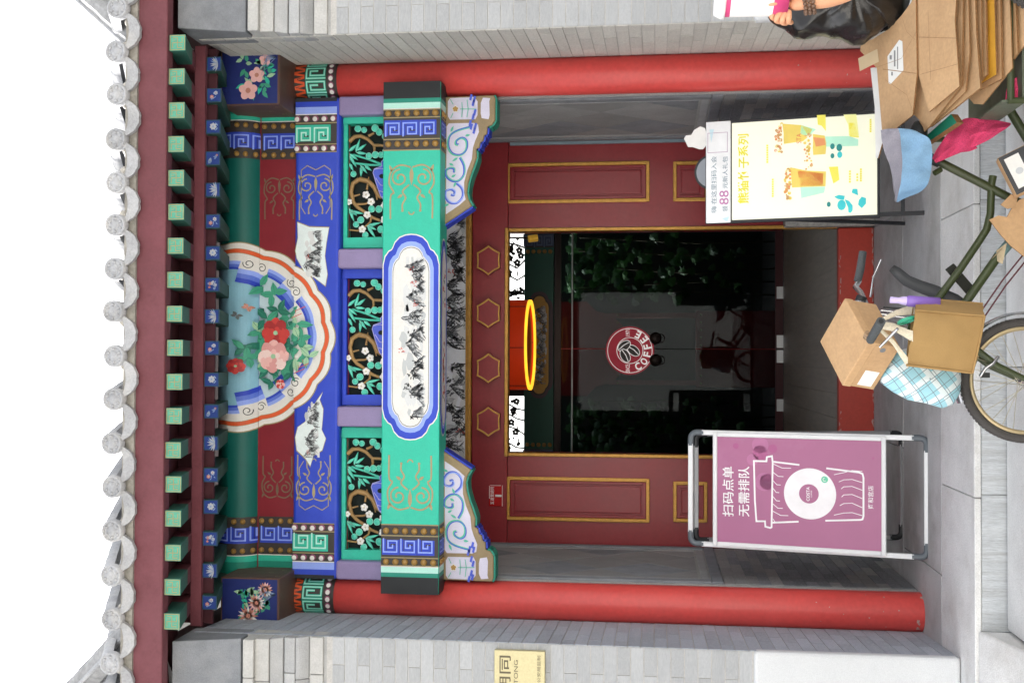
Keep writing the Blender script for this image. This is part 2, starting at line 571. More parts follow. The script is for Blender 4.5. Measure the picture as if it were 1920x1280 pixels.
# columns
red_col = M('red_lacquer_column', (206, 74, 70), rough=.38, var=.07, scale=3, bump=.06, bscale=30, dirt=(208, 96, 92), dirt_amt=.35, dirt_scale=1.2)
chip = M('exposed_grey_primer', (178, 152, 146), rough=.8, var=.2)
COLX, COLR = 1.470, .105
for s_ in (-1, 1):
    mb = MB()
    mb.lathe([(0, 3.62), (COLR * .97, 3.62), (COLR, 1.5), (COLR * 1.01, .0)], red_col, Matrix.Translation((s_ * COLX, 0, 0)), 40)
    c = mb.build('column', GATE, label='%s round red lacquered column with chipped foot' % ('left' if s_ < 0 else 'right'))
    # paint chips near the foot
    P = Paint(lambda a, b, h: (s_ * COLX + (COLR * 1.012 + h) * sin(a), -(COLR * 1.012 + h) * cos(a), b), .0006, .0002)
    for k in range(18):
        a, b, r = rr(-1.1, 1.1), rr(.02, .75) ** 1.3, rr(.002, .006)
        if k > 12: b, r = rr(.0, .05), rr(.006, .014)
        n = 7
        P.poly([(a + r / COLR * rr(.4, 1.4) * cos(t), b + r * rr(.3, 1.2) * sin(t)) for t in [2 * pi * i / n for i in range(n)]], chip)
    P.build('paint_chips', c, kind='stuff')
base_st = M('column_base_stone', 'B4B2AE', rough=.8, var=.12, bump=.2)

# ------------------------------------------------------------------ inner side walls between column and door wall
WX, DY = 1.365, 1.34
tile_a = M('grey_floor_tile_wall', (138, 138, 138), rough=.8, var=.16, scale=5, bump=.12, rand=.18, dirt='8A8A88', dirt_amt=.4)
def clip(pts, ax, lim, sign):
    out = []
    n = len(pts)
    for i in range(n):
        p, q = pts[i], pts[(i + 1) % n]
        dp, dq = sign * (p[ax] - lim), sign * (q[ax] - lim)
        if dp <= 0: out.append(p)
        if (dp < 0 < dq) or (dq < 0 < dp):
            t = dp / (dp - dq)
            out.append((p[0] + (q[0] - p[0]) * t, p[1] + (q[1] - p[1]) * t))
    return out
for s_ in (-1, 1):
    x0, x1 = sorted((s_ * WX, s_ * 2.2))
    SW = MB().box(x0, x1, .06, 1.30, -.02, 3.5, mortar_dk).build('side_wall', GATE, label='%s inner side wall of grey brick with a diamond tiled panel' % ('left' if s_ < 0 else 'right'))
    z, row = .004, 0
    while z < 1.03:                                   # brick dado
        t, k = .08, 0
        while t < 1.29:
            w = min((.25 if row % 2 else .125) if k == 0 else .25, 1.295 - t)
            if w > .02:
                inst(unit(RND.choice((brick_b, brick_b, tile_a))), 'brick', SW, (s_ * (WX + .003), t + w / 2, z + .032), (0, 0, 0), (.014, w - .003, .061))
            t += w; k += 1
        z += .064; row += 1
    # framed panel of diamond tiles
    fy0, fy1, fz0, fz1 = .22, 1.16, 1.17, 2.80
    for (a0, a1, b0, b1) in ((.08, 1.295, 1.035, 1.10), (.08, 1.295, 2.87, 3.2), (.08, .155, 1.10, 2.87), (1.225, 1.295, 1.10, 2.87)):
        MB().box(*sorted((s_ * (WX - .012), s_ * (WX + .01))), a0, a1, b0 + .0015, b1 - .0015, brick_b).build('border_brick', SW, bevel=.004, seg=1)
    for (a0, a1, b0, b1) in ((.16, 1.22, 1.105, 1.155), (.16, 1.22, 2.815, 2.865), (.16, .21, 1.157, 2.813), (1.17, 1.22, 1.157, 2.813)):
        MB().box(*sorted((s_ * (WX - .004), s_ * (WX + .01))), a0, a1, b0, b1, brick_a).build('panel_moulding', SW, bevel=.008, seg=2)
    dw, dh = .46, .27
    for i in range(-3, 6):
        for j in range(-1, 8):
            cy, cz = .69 + (i * dw if j % 2 == 0 else (i + .5) * dw) * 1.0 - 0, 1.20 + j * dh
            d = [(cy - dw / 2 + .003, cz), (cy, cz + dh - .003), (cy + dw / 2 - .003, cz), (cy, cz - dh + .003)]
            for ax, lim, sg in ((0, fy0, -1), (0, fy1, 1), (1, fz0, -1), (1, fz1, 1)):
                d = clip(d, ax, lim, sg)
                if len(d) < 3: break
            if len(d) >= 3:
                dx = rr(0, .002)
                MB().prism(d, lambda p: (s_ * (WX - .0015 - dx), p[0], p[1]), lambda p: (s_ * (WX + .02), p[0], p[1]), RND.choice((tile_a, brick_b, tile_a))).build('diamond_tile', SW)

# ------------------------------------------------------------------ the door wall
maroon = M('maroon_lacquer', (132, 34, 40), rough=.36, var=.08, scale=3, bump=.05, bscale=40, dirt='8C3A3A', dirt_amt=.25, dirt_scale=1.5)
gold = M('gilded_moulding', 'B4853C', rough=.38, var=.22, scale=25, bump=.2, bscale=120, metal=.35)
OX, OZ0, OZ1 = .75, .226, 2.409
DW = MB().box(-WX, WX, DY - .03, DY + .10, OZ1 + .002, 2.655, maroon).build('door_surround', GATE, bevel=.006, label='dark maroon lacquered wooden door surround with gilded mouldings')
for a0, a1 in ((-WX, -OX), (OX, WX)):
    MB().box(a0, a1, DY, DY + .10, .575, OZ1, maroon).build('side_panel', DW)
def bead_frame(parent, x0, x1, z0, z1, y, w, mat, name='gilded_moulding', depth=.02):
    mb = MB()
    for (a0, a1, b0, b1) in ((x0, x1, z0, z0 + w), (x0, x1, z1 - w, z1), (x0, x0 + w, z0 + w, z1 - w), (x1 - w, x1, z0 + w, z1 - w)):
        mb.box(a0, a1, y - depth, y + .003, b0, b1, mat)
    return mb.build(name, parent, bevel=.003, seg=1)
for (v0, v1, ya, yb) in ((950, 1218, 973, 897), (950, 1218, 382, 303), (1262, 1326, 977, 903), (1262, 1328, 378, 303)):
    p, q = PY(v0, ya, DY), PY(v1, yb, DY)
    x0, x1, z0, z1 = p.x, q.x, q.z, p.z
    bead_frame(DW, x0, x1, z0, z1, DY, .022, gold)
    bead_frame(DW, x0 + .024, x1 - .024, z0 + .024, z1 - .024, DY, .02, maroon, 'panel_edge', .012)
    MB().box(x0 + .055, x1 - .055, DY - .010, DY + .002, z0 + .055, z1 - .055, maroon).build('panel', DW, bevel=.008)
# gilded edge round the opening
for (a0, a1, b0, b1) in ((-OX - .024, -OX, OZ0, OZ1), (OX, OX + .024, OZ0, OZ1)):
    MB().box(a0, a1, DY - .018, DY + .05, b0, b1, gold).build('gilded_moulding', DW, bevel=.004, seg=1)
MB().box(-OX - .024, OX + .024, DY - .052, DY + .02, OZ1 - .006, OZ1 + .020, gold).build('gilded_moulding', DW, bevel=.004, seg=1)
MB().box(-WX, WX, DY - .048, DY + .02, 2.657, 2.682, gold).build('gilded_moulding', DW, bevel=.004, seg=1)
# hexagonal bosses on the lintel
for yc in (488, 587, 690, 790):
    c = PY(916, yc, DY - .10)
    hw, hh = .100, .078
    raw = [(-hw, 0), (-hw * .52, hh), (hw * .52, hh), (hw, 0), (hw * .52, -hh), (-hw * .52, -hh)]
    pts = []
    for i in range(6):
        a, b = Vector(raw[i]), Vector(raw[(i + 1) % 6])
        for t in (0, .25, .5, .75):
            m_ = a.lerp(b, t)
            pts.append(tuple(m_ * (1 - .04 * sin(pi * t))))
    B = MB().prism(pts, lambda p: (c.x + p[0] * .97, DY - .105, c.z + p[1] * .97), lambda p: (c.x + p[0] * .97, DY - .028, c.z + p[1] * .97), maroon).build('door_boss', DW, bevel=.003, seg=1)
    mb = MB()
    n = len(pts)
    vs = [(c.x + p[0] * k, yy, c.z + p[1] * k) for (k, yy) in ((1.0, DY - .104), (1.0, DY - .112), (.88, DY - .112), (.88, DY - .104)) for p in pts]
    mb.add(vs, [(r * n + i, r * n + (i + 1) % n, ((r + 1) % 4) * n + (i + 1) % n, ((r + 1) % 4) * n + i) for r in range(4) for i in range(n)], gold)
    mb.build('gilded_rim', B)
# stone base under the wooden surround, and the red threshold board
rough_stone = M('rough_base_stone', '9C9A95', rough=.9, var=.25, scale=30, bump=.5, bscale=60)
MB().box(-WX, -OX - .005, DY - .10, DY + .10, 0, .572, rough_stone).build('base_stone', DW, bevel=.006)
MB().box(OX + .005, WX, DY - .10, DY + .10, 0, .572, rough_stone).build('base_stone', DW, bevel=.006)
red_thr = M('worn_red_threshold', 'B03A2C', rough=.42, var=.1, scale=3, bump=.06, bscale=40, dirt='7C2A22', dirt_amt=.4)
wood_edge = M('worn_wood_edge', '8A7468', rough=.8, var=.3, scale=30)
TH = MB().box(-OX, OX, DY - .045, DY + .03, 0, OZ0, red_thr).build('threshold', GATE, bevel=.008, label='red painted threshold board with scuffed edge')
P = Paint(lambda a, b, h: (a, DY - .045 - h, b), .0008)
for k in range(70):
    a = rr(-OX, OX); b = rr(0, .012) if k < 45 else rr(.21, .222); r = rr(.004, .014)
    P.poly([(a + r * rr(.6, 1.8) * cos(t), b + r * .4 * rr(.4, 1.2) * sin(t)) for t in [2 * pi * i / 7 for i in range(7)]], chip)
P.build('scuff_marks', TH, kind='stuff')
MB().box(WX - .026, WX - .002, DY - .02, DY + .01, .575, 2.40, M('blue_grey_paint', '7C8E98', rough=.6)).build('edge_strip', DW)

# ------------------------------------------------------------------ the passage behind the door opening
GY = 4.80
floor_in = M('dark_wood_floor', (176, 168, 158), rough=.45, var=.2, scale=5, bump=.08, bscale=80, stretch=(6, .6, 1))
FL = MB().box(-1.9, 1.9, DY + .031, 7.4, -.1, .188, mortar_dk).build('passage_floor', kind='structure')
x = -1.36
while x < 1.35:
    w = .17
    for y0, y1 in ((DY + .10, 3.0), (3.003, GY - .07)):
        MB().box(x + .001, x + w - .001, y0, y1, .15, .2 + rr(-.0008, .0008), floor_in).build('floor_board', FL)
    x += w
for s_ in (-1, 1):
    x0, x1 = sorted((s_ * WX, s_ * 2.1))
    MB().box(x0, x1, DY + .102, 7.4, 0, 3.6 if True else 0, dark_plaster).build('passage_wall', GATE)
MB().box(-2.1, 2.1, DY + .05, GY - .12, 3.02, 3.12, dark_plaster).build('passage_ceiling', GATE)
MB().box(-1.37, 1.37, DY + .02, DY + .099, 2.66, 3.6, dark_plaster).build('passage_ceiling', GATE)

# courtyard wall seen dimly behind the glass
MB().box(-1.36, 1.36, GY + .05, 6.98, .189, .196, M('dimmed_court_paving', '2E2E2E', rough=.7)).build('court_paving', FL)  # dark sheet over the court floor, the dimness put into its colour
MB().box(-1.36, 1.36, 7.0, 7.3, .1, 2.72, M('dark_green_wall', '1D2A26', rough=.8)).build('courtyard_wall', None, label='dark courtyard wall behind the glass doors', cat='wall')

# the far side of the lane, seen only in the glass
lane_wall = M('lane_wall_pale_render', 'BDBBB6', rough=.85, var=.06, scale=1)
MB().box(-16, 16, -9.9, -9.6, STREET_Z, 3.1, lane_wall).build('lane_wall', None, label='pale wall across the lane, mirrored in the glass doors', cat='wall')
for s_ in (-1, 1):  # unseen house blocks, added to keep the sun off the near lane
    x0, x1 = sorted((s_ * 2.72, s_ * 14))
    MB().box(x0, x1, -.55, 4.0, STREET_Z, 3.6, brick_a).build('added_neighbour_house', None, label='grey brick house front adjoining the gatehouse on the %s' % ('left' if s_ < 0 else 'right'), cat='building')
# ================================================================== eave and roof
eave_red = M('faded_eave_red', (108, 56, 64), rough=.6, var=.14, scale=4, bump=.1, bscale=60, dirt=(124, 78, 86), dirt_amt=.5, dirt_scale=2)
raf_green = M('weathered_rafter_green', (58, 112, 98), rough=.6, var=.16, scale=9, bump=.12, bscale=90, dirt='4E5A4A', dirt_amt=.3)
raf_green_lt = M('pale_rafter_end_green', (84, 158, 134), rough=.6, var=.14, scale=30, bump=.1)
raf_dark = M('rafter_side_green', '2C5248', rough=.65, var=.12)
gold_line = M('dull_gold_line', '9C8A5C', rough=.6, var=.15, scale=40)
gold_dim = M('dim_gold_line', '6E6B50', rough=.6, var=.15, scale=40)
cobalt_end = paint('rafter_end_cobalt', (34, 60, 132))
white_pt = paint('white_paint', (176, 180, 186))
pale_blue_pt = paint('pale_blue_paint', (128, 150, 188))
salmon = paint('salmon_paint', (192, 128, 110))
FLY_Y, LOW_Y = -1.10, -.71
NR = 18
x_l, x_r = PY(340, 1165, FLY_Y).x, PY(345, 80, FLY_Y).x
RX = [x_l + (x_r - x_l) * i / (NR - 1) for i in range(NR)]
fz0, fz1 = 3.686, 3.766
lz0, lz1 = 3.655, 3.733
sw = .0385
# flying rafters
mbf = MB()
sl_ = (3.795 - fz0) / (FLY_Y - LOW_Y + .0) * -1
yb = -.60
rise = sl_ * (yb - FLY_Y)
vs = [(x, y, z) for (y, dz) in ((FLY_Y, 0), (yb, rise)) for x in (-sw, sw) for z in (fz0 + dz, fz1 + dz)]
mbf.add(vs, [(4, 6, 7, 5), (1, 5, 7, 3)], raf_green)
mbf.add(vs, [(0, 4, 5, 1), (2, 3, 7, 6)], raf_green)
mbf.add(vs, [(0, 2, 6, 4)], raf_green)
mbf.add(vs, [(0, 1, 3, 2)], raf_green_lt)
# red-painted root of each flying rafter
y1 = LOW_Y - .13
dz = sl_ * (y1 - FLY_Y)
mbf.obox((0, (y1 + yb) / 2, (fz0 + fz1) / 2 + sl_ * ((y1 + yb) / 2 - FLY_Y)), (sw + .0015, 0, 0), (0, (yb - y1) / 2, sl_ * (yb - y1) / 2), (0, 0, (fz1 - fz0) / 2 + .0015), eave_red)
fly_me = mbf.mesh('flying_rafter')
P = Paint(front(FLY_Y), .0008)
w = .0036
P.stroke([(-sw + .004, fz0 + .004), (sw - .004, fz0 + .004), (sw - .004, fz1 - .004), (-sw + .004, fz1 - .004)], w, gold_line, True)
c = .024; zc = (fz0 + fz1) / 2
for sx, sz in ((1, 1), (-1, -1)):
    P.stroke([(0, zc), (c * sx, zc), (c * sx, zc + c * sz)], w, gold_line)
    P.stroke([(0, zc), (0, zc - c * sz), (c * sx, zc - c * sz)], w, gold_line)
    P.stroke([(sx * c * .5, zc + sz * c * .45), (sx * c * .5, zc + sz * c)], w * .8, gold_line)
fly_dec = P.mesh('rafter_end_pattern')
# lower rafters
mbl = MB()
ls = .30
yb2 = .0
vs = [(x, y, z) for (y, dz) in ((LOW_Y, 0), (yb2, ls * (yb2 - LOW_Y))) for x in (-.036, .036) for z in (lz0 + dz, lz1 + dz)]
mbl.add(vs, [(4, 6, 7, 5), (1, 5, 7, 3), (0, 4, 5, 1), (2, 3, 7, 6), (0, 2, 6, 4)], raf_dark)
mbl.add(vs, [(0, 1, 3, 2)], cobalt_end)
low_me = mbl.mesh('lower_rafter')
def raf_flower(k):
    P = Paint(front(LOW_Y), .0008)
    zc = (lz0 + lz1) / 2
    P.stroke([(-.033, lz0 + .003), (.033, lz0 + .003), (.033, lz1 - .003), (-.033, lz1 - .003)], .003, raf_dark, True)
    R = random.Random(k)
    kind = k % 4
    if kind == 0:
        for a in range(9):
            t = pi * (.1 + .8 * a / 8) + R.uniform(-.15, .15)
            P.leaf((0, zc - .022), t, .045, .009, white_pt if a % 3 else pale_blue_pt)
    elif kind == 1:
        for j in range(7):
            P.flower((R.uniform(-.02, .02), zc + R.uniform(-.022, .024)), R.uniform(.006, .010), 5, R.choice((white_pt, pale_blue_pt, salmon)))
        for j in range(5):
            P.leaf((R.uniform(-.02, .02), zc - .02), R.uniform(.3, 2.8), .02, .006, pale_blue_pt)
    elif kind == 2:
        P.flower((.002, zc), .019, 7, white_pt, pale_blue_pt)
        P.leaf((-.004, zc - .026), 2.4, .024, .008, pale_blue_pt); P.leaf((.004, zc - .026), .7, .024, .008, pale_blue_pt)
    else:
        P.flower((-.008, zc + .012), .011, 6, salmon, white_pt); P.flower((.012, zc - .010), .011, 6, white_pt, salmon)
        for j in range(6): P.leaf((R.uniform(-.02, .02), zc + R.uniform(-.02, .01)), R.uniform(0, 6.2), .014, .006, pale_blue_pt)
    return P.mesh('painted_flower')
flw = [raf_flower(k) for k in range(8)]
for i, x in enumerate(RX):
    o = inst(fly_me, 'flying_rafter', GATE, (x, 0, rr(-.003, .003)))
    inst(fly_dec, 'end_pattern', o)
    xl = x * .995 + .004
    o = inst(low_me, 'lower_rafter', GATE, (xl, 0, rr(-.002, .002)))
    inst(flw[(i * 5 + 3) % 8], 'painted_flower', o)
# boards between and above the rafters
EV = MB()
EV.box(-1.50, 1.50, LOW_Y - .012, LOW_Y + .02, lz1 + .004, 3.792, eave_red)
EV.build('rafter_gap_board', GATE)
MB().box(-1.50, 1.50, -.655, -.640, 3.70, 3.93, M('closing_board', (74, 34, 42), rough=.7, var=.15)).build('closing_board', GATE)
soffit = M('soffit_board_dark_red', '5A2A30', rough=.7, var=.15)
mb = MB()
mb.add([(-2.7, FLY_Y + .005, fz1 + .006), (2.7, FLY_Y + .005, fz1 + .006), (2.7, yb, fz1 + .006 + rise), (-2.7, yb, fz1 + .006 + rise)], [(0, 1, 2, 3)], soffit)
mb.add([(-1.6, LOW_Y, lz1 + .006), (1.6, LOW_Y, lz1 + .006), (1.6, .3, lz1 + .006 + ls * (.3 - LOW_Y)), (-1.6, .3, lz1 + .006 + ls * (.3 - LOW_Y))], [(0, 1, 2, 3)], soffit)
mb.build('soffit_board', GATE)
fb = [(FLY_Y + .05, fz1 + .001), (FLY_Y - .020, fz1 + .001), (FLY_Y - .045, 3.905), (FLY_Y + .05, 3.93)]
MB().prism(fb, lambda p: (-2.9, p[0], p[1]), lambda p: (2.9, p[0], p[1]), eave_red).build('eave_fascia', GATE, bevel=.006, label='faded red eave board under the roof tiles')

# roof tiles
tile_grey = M('grey_roof_tile', (164, 165, 168), rough=.85, var=.16, scale=12, bump=.3, bscale=90, rand=.10, dirt=(206, 203, 196), dirt_amt=.5, dirt_scale=7)
lime = M('lime_mortar', (188, 184, 176), rough=.9, var=.2, scale=20, bump=.6, bscale=60)
roof_under = MB()
RS = .42                                   # roof slope
EZ = 3.935
roof_under.add([(-3.2, FLY_Y - .03, EZ - .02), (3.2, FLY_Y - .03, EZ - .02), (3.2, 2.2, EZ - .02 + RS * (2.23 - FLY_Y)), (-3.2, 2.2, EZ - .02 + RS * (2.23 - FLY_Y)),
                (3.2, 6.0, EZ - .02 + RS * 3.33 - 1.6), (-3.2, 6.0, EZ - .02 + RS * 3.33 - 1.6)], [(0, 1, 2, 3), (3, 2, 4, 5)], mortar_dk)
# the passage behind stays open towards the courtyard: the rear slope stops there
roof_under.v[4] = (3.2, 4.2, 4.75); roof_under.v[5] = (-3.2, 4.2, 4.75)
ROOF = roof_under.build('roof', GATE, label='grey tiled roof with round eave tiles')
MB().box(-3.0, 3.0, FLY_Y - .060, FLY_Y + .12, 3.90, 3.958, M('eave_mortar', (150, 146, 138), rough=.9, var=.25, scale=14, bump=.5, bscale=40)).build('eave_mortar', ROOF)
TS = (PY(235, 97, FLY_Y - .1).x - PY(235, 1160, FLY_Y - .1).x) / 13
x0 = PY(235, 97, FLY_Y - .1).x
cap_ax = Vector((0, -1, .10)).normalized()
def cap_mesh():
    mb = MB()
    q = cap_ax.to_track_quat('Z', 'Y').to_matrix().to_4x4()
    r = .053
    mb.lathe([(0, .004), (r * .42, .006), (r * .45, .003), (r * .78, .002), (r * .82, .008), (r, .006), (r * 1.0, -.03)], tile_grey, q, 22)
    for a in range(6):
        t = a * pi / 3
        v = q @ Vector((r * .6 * cos(t), r * .6 * sin(t), .002))
        mb.ball(v, .009, tile_grey, 6, 4)
    # barrel behind
    vs, fs = [], []
    ax = Vector((0, cos(math.atan(RS)), sin(math.atan(RS))))
    n = 12
    for (t, rad) in ((-.0, r * .97), (.25, r * .90), (.251, r * .97), (.5, r * .90), (.501, r * .97), (.75, r * .9), (.751, r * .97), (2.9, r * .9)):
        for k in range(n + 1):
            a = -.25 + (pi + .5) * k / n
            vs.append(ax * t + Vector((cos(a) * rad, 0, sin(a) * rad)))
    m = n + 1
    for i in range(7):
        for k in range(n):
            fs.append((i * m + k, i * m + k + 1, (i + 1) * m + k + 1, (i + 1) * m + k))
    mb.add(vs, fs, tile_grey, True)
    return mb.mesh('round_tile')
def drip_mesh():
    mb = MB()
    hw = TS / 2 - .012
    n = 14
    top, bot = [], []
    for k in range(n + 1):
        t = -1 + 2 * k / n
        top.append((hw * t, -.012 - .026 * (1 - t * t)))
        wob = .002 * sin(k * 2.1)
        bot.append((hw * 1.02 * t, -.020 - .070 * (1 - abs(t) ** 2.6) + wob))
    out = top + bot[::-1]
    mb.prism(out, lambda p: (p[0], -.012 + p[1] * -.12, p[1]), lambda p: (p[0], .012 + p[1] * -.12, p[1]), tile_grey)
    ax = Vector((0, cos(math.atan(RS)), sin(math.atan(RS))))
    vs, fs = [], []
    for tt in (0, 2.9):
        for k in range(n + 1):
            v = Vector((top[k][0], 0, top[k][1])) + ax * tt
            vs.append(v)
    mb.add(vs, [(k, k + 1, n + 2 + k, n + 1 + k) for k in range(n)], tile_grey, True)
    return mb.mesh('drip_tile')
cap_me, drip_me = cap_mesh(), drip_mesh()
for i in range(-5, 19):
    x = x0 - TS * i
    dz = rr(-.006, .006)
    inst(cap_me, 'round_eave_tile', ROOF, (x + rr(-.005, .005), FLY_Y - .10, EZ + .052 + dz), (0, rr(-.06, .06), rr(-.03, .03)))
    inst(drip_me, 'drip_tile', ROOF, (x - TS / 2 + rr(-.004, .004), FLY_Y - .085, EZ + .035 + dz), (0, rr(-.03, .03), rr(-.04, .04)))
    mb = MB()                                # blobs of lime mortar bedding the round tile
    for k in range(5):
        mb.ball((x + rr(-.05, .05), FLY_Y - .06 + rr(0, .05), EZ + .025 + rr(-.012, .012)), rr(.012, .026), lime, 6, 4, (1.3, 1, .8))
    mb.build('mortar_bed', ROOF)
# raking ridges that rise outwards at both ends of the eave
for s_, pa, pb in ((-1, (262, 1158), (128, 1300)), (1, (262, 80), (150, -20))):
    a, b = PY(pa[0], pa[1], FLY_Y + .10), PY(pb[0], pb[1], FLY_Y + .42)
    d = (b - a).normalized()
    up = Vector((0, -.5, .86)); up = (up - d * up.dot(d)).normalized()
    side = d.cross(up)
    ln = (b - a).length * 2.6
    R_ = thing('raking_ridge', 'pale mortared tile ridge rising outwards at the %s end of the eave' % ('left' if s_ < 0 else 'right'), 'roof ridge', tuple(a))
    mb = MB()
    prof = [(-.055, -.05), (.055, -.05), (.055, .01), (.035, .035), (0, .045), (-.035, .035), (-.055, .01)]
    vs, fs = [], []
    N = 22
    for i in range(N + 1):
        t = ln * i / N
        for j, (p, q) in enumerate(prof):
            vs.append(a + d * t + side * (p + rr(-.003, .003)) + up * (q + rr(-.003, .003)))
    m = len(prof)
    for i in range(N):
        for j in range(m):
            fs.append((i * m + j, i * m + (j + 1) % m, (i + 1) * m + (j + 1) % m, (i + 1) * m + j))
    fs.append(list(range(m)))
    mb.add(vs, fs, M('weathered_ridge', (150, 150, 150), rough=.9, var=.25, scale=10, bump=.5, bscale=30))
    mb.build('ridge_band', R_)
    for off_ in (-.045, .0):
        MB().tube([a + side * off_ + up * .03, a + d * ln + side * off_ + up * .03], .012, tile_grey, 8).build('ridge_roll', R_)
    for k in range(1, 4):
        o2 = a + Vector((s_ * .055 * k, .04, -.03 - .075 * k)) + d * (.02 + .10 * k)
        MB().tube([o2, o2 + d * (ln - .2 - .12 * k)], .034, tile_grey, 12).build('ridge_tile', R_)
    mb = MB()
    vs = [a + up * -.06, a + d * ln + up * -.06, a + d * ln + Vector((0, .05, -1.0)), a + Vector((s_ * .3, .05, -.16))]
    mb.add(vs, [(0, 1, 2, 3)], tile_grey)
    mb.build('ridge_bedding', R_)
# ================================================================== painted beams
teal = paint('beam_turquoise', (44, 184, 156), dirt='58CDB2', dirt_amt=.3)
teal_dk = paint('deep_teal', '1E8A76')
mint = paint('mint_paint', 'B4E6D8')
cobalt = paint('cobalt_beam', (40, 66, 186), dirt='4560CC', dirt_amt=.3)
cobalt_lt = paint('light_cobalt', '8FA6EE')
black_pt = paint('black_beam_end', (38, 40, 42), rough=.6)
ink_bg = paint('brown_black_ground', '3A3431')
gold_pt = paint('gold_paint', 'A98545', rough=.45)
gold_thin = paint('dull_gold_paint', '988A62')
bead_gold = M('amber_bead', (150, 116, 58), rough=.35, var=.15, scale=40)
lilac = paint('lilac_paint', (140, 126, 166))
crimson = paint('crimson_board', (124, 24, 38))
purlin_green = paint('purlin_green', (6, 94, 86))
scroll_gold = paint('scroll_gold', 'A0946E')
scroll_dim = paint('scroll_dim', '6E5A48')
orange = paint('orange_paint', 'D8582C')
purple_ring = paint('plum_ring', '8C4A68')
white_fld = paint('white_field', (222, 220, 215))
grey_ink = [paint('ink_%d' % k, c) for k, c in enumerate(('3A3C3E', '63666A', '94989A', 'BEC2C3'))]
wash_a, wash_b = paint('ink_wash_pale', (208, 210, 210)), paint('ink_wash_mid', (184, 188, 189))
red_ink = paint('red_ink', 'C9584E')
leaf_grn = paint('leaf_green', '3F9A7C')
leaf_dk = paint('leaf_dark', '1E6E5C')
leaf_lt = paint('leaf_pale', '9CC4A0')
pink_pt = paint('peony_pink', 'E6B4B0')
rose_pt = paint('peony_red', 'C43E3A')
lavender_w = paint('bracket_lavender_white', 'CFCBDD')
sky_pt = paint('medallion_blue', '86B8CC')

dome = MB().lathe([(.0158, 0), (.0150, .006), (.0115, .0105), (.006, .0130), (0, .0138)], bead_gold, Matrix.Rotation(pi / 2, 4, 'X'), 14)
dome.lathe([(.0035, .0128), (.002, .0136), (0, .0140)], gold_pt, Matrix.Rotation(pi / 2, 4, 'X'), 8)  # lighter tip: a highlight put into the bead's colour
bead_me = dome.mesh('bead')
dw_ = MB().lathe([(.0185, 0), (.0180, .003), (.0150, .0045), (0, .0050)], purple_ring, Matrix.Rotation(pi / 2, 4, 'X'), 14)
dw_.lathe([(.0140, .0042), (.0120, .0062), (0, .0066)], white_fld, Matrix.Translation((-.0025, 0, .002)) @ Matrix.Rotation(pi / 2, 4, 'X'), 14)
dot_me = dw_.mesh('white_bead')

def meander(P, a0, a1, b0, b1, n, dark, light, back, flip=False, off=0.0):
    """n square key units stacked along b from top, width a0..a1"""
    P.rect(a0, a1, b0, b1, back)
    u = (b1 - b0) / n
    A = abs(a1 - a0)
    unit_ = [(0.02, .0), (.02, .86), (.78, .86), (.78, .16), (.28, .16), (.28, .60), (.54, .60), (.54, .38)]
    h = P.h
    k = -1
    while k < n:
        top = b1 - (k + off) * u
        path = []
        for (s, t) in unit_:
            tt = 1 - t if flip else t
            path.append((a0 + (a1 - a0) * (.07 + .88 * tt), top - s * u))
        path = [(p[0], min(max(p[1], b0 + .001), b1 - .001)) for p in path]
        if len(set(round(p[1], 4) for p in path)) > 2:
            P.h = h + P.dh
            P.stroke(path, A * .22, dark)
            P.h = h + 2 * P.dh
            d = A * .05
            P.stroke([(p[0] - d, p[1] + d * .6 if b0 + .002 < p[1] + d * .6 < b1 else p[1]) for p in path], A * .075, light)
        k += 1
    P.h = h + 2 * P.dh

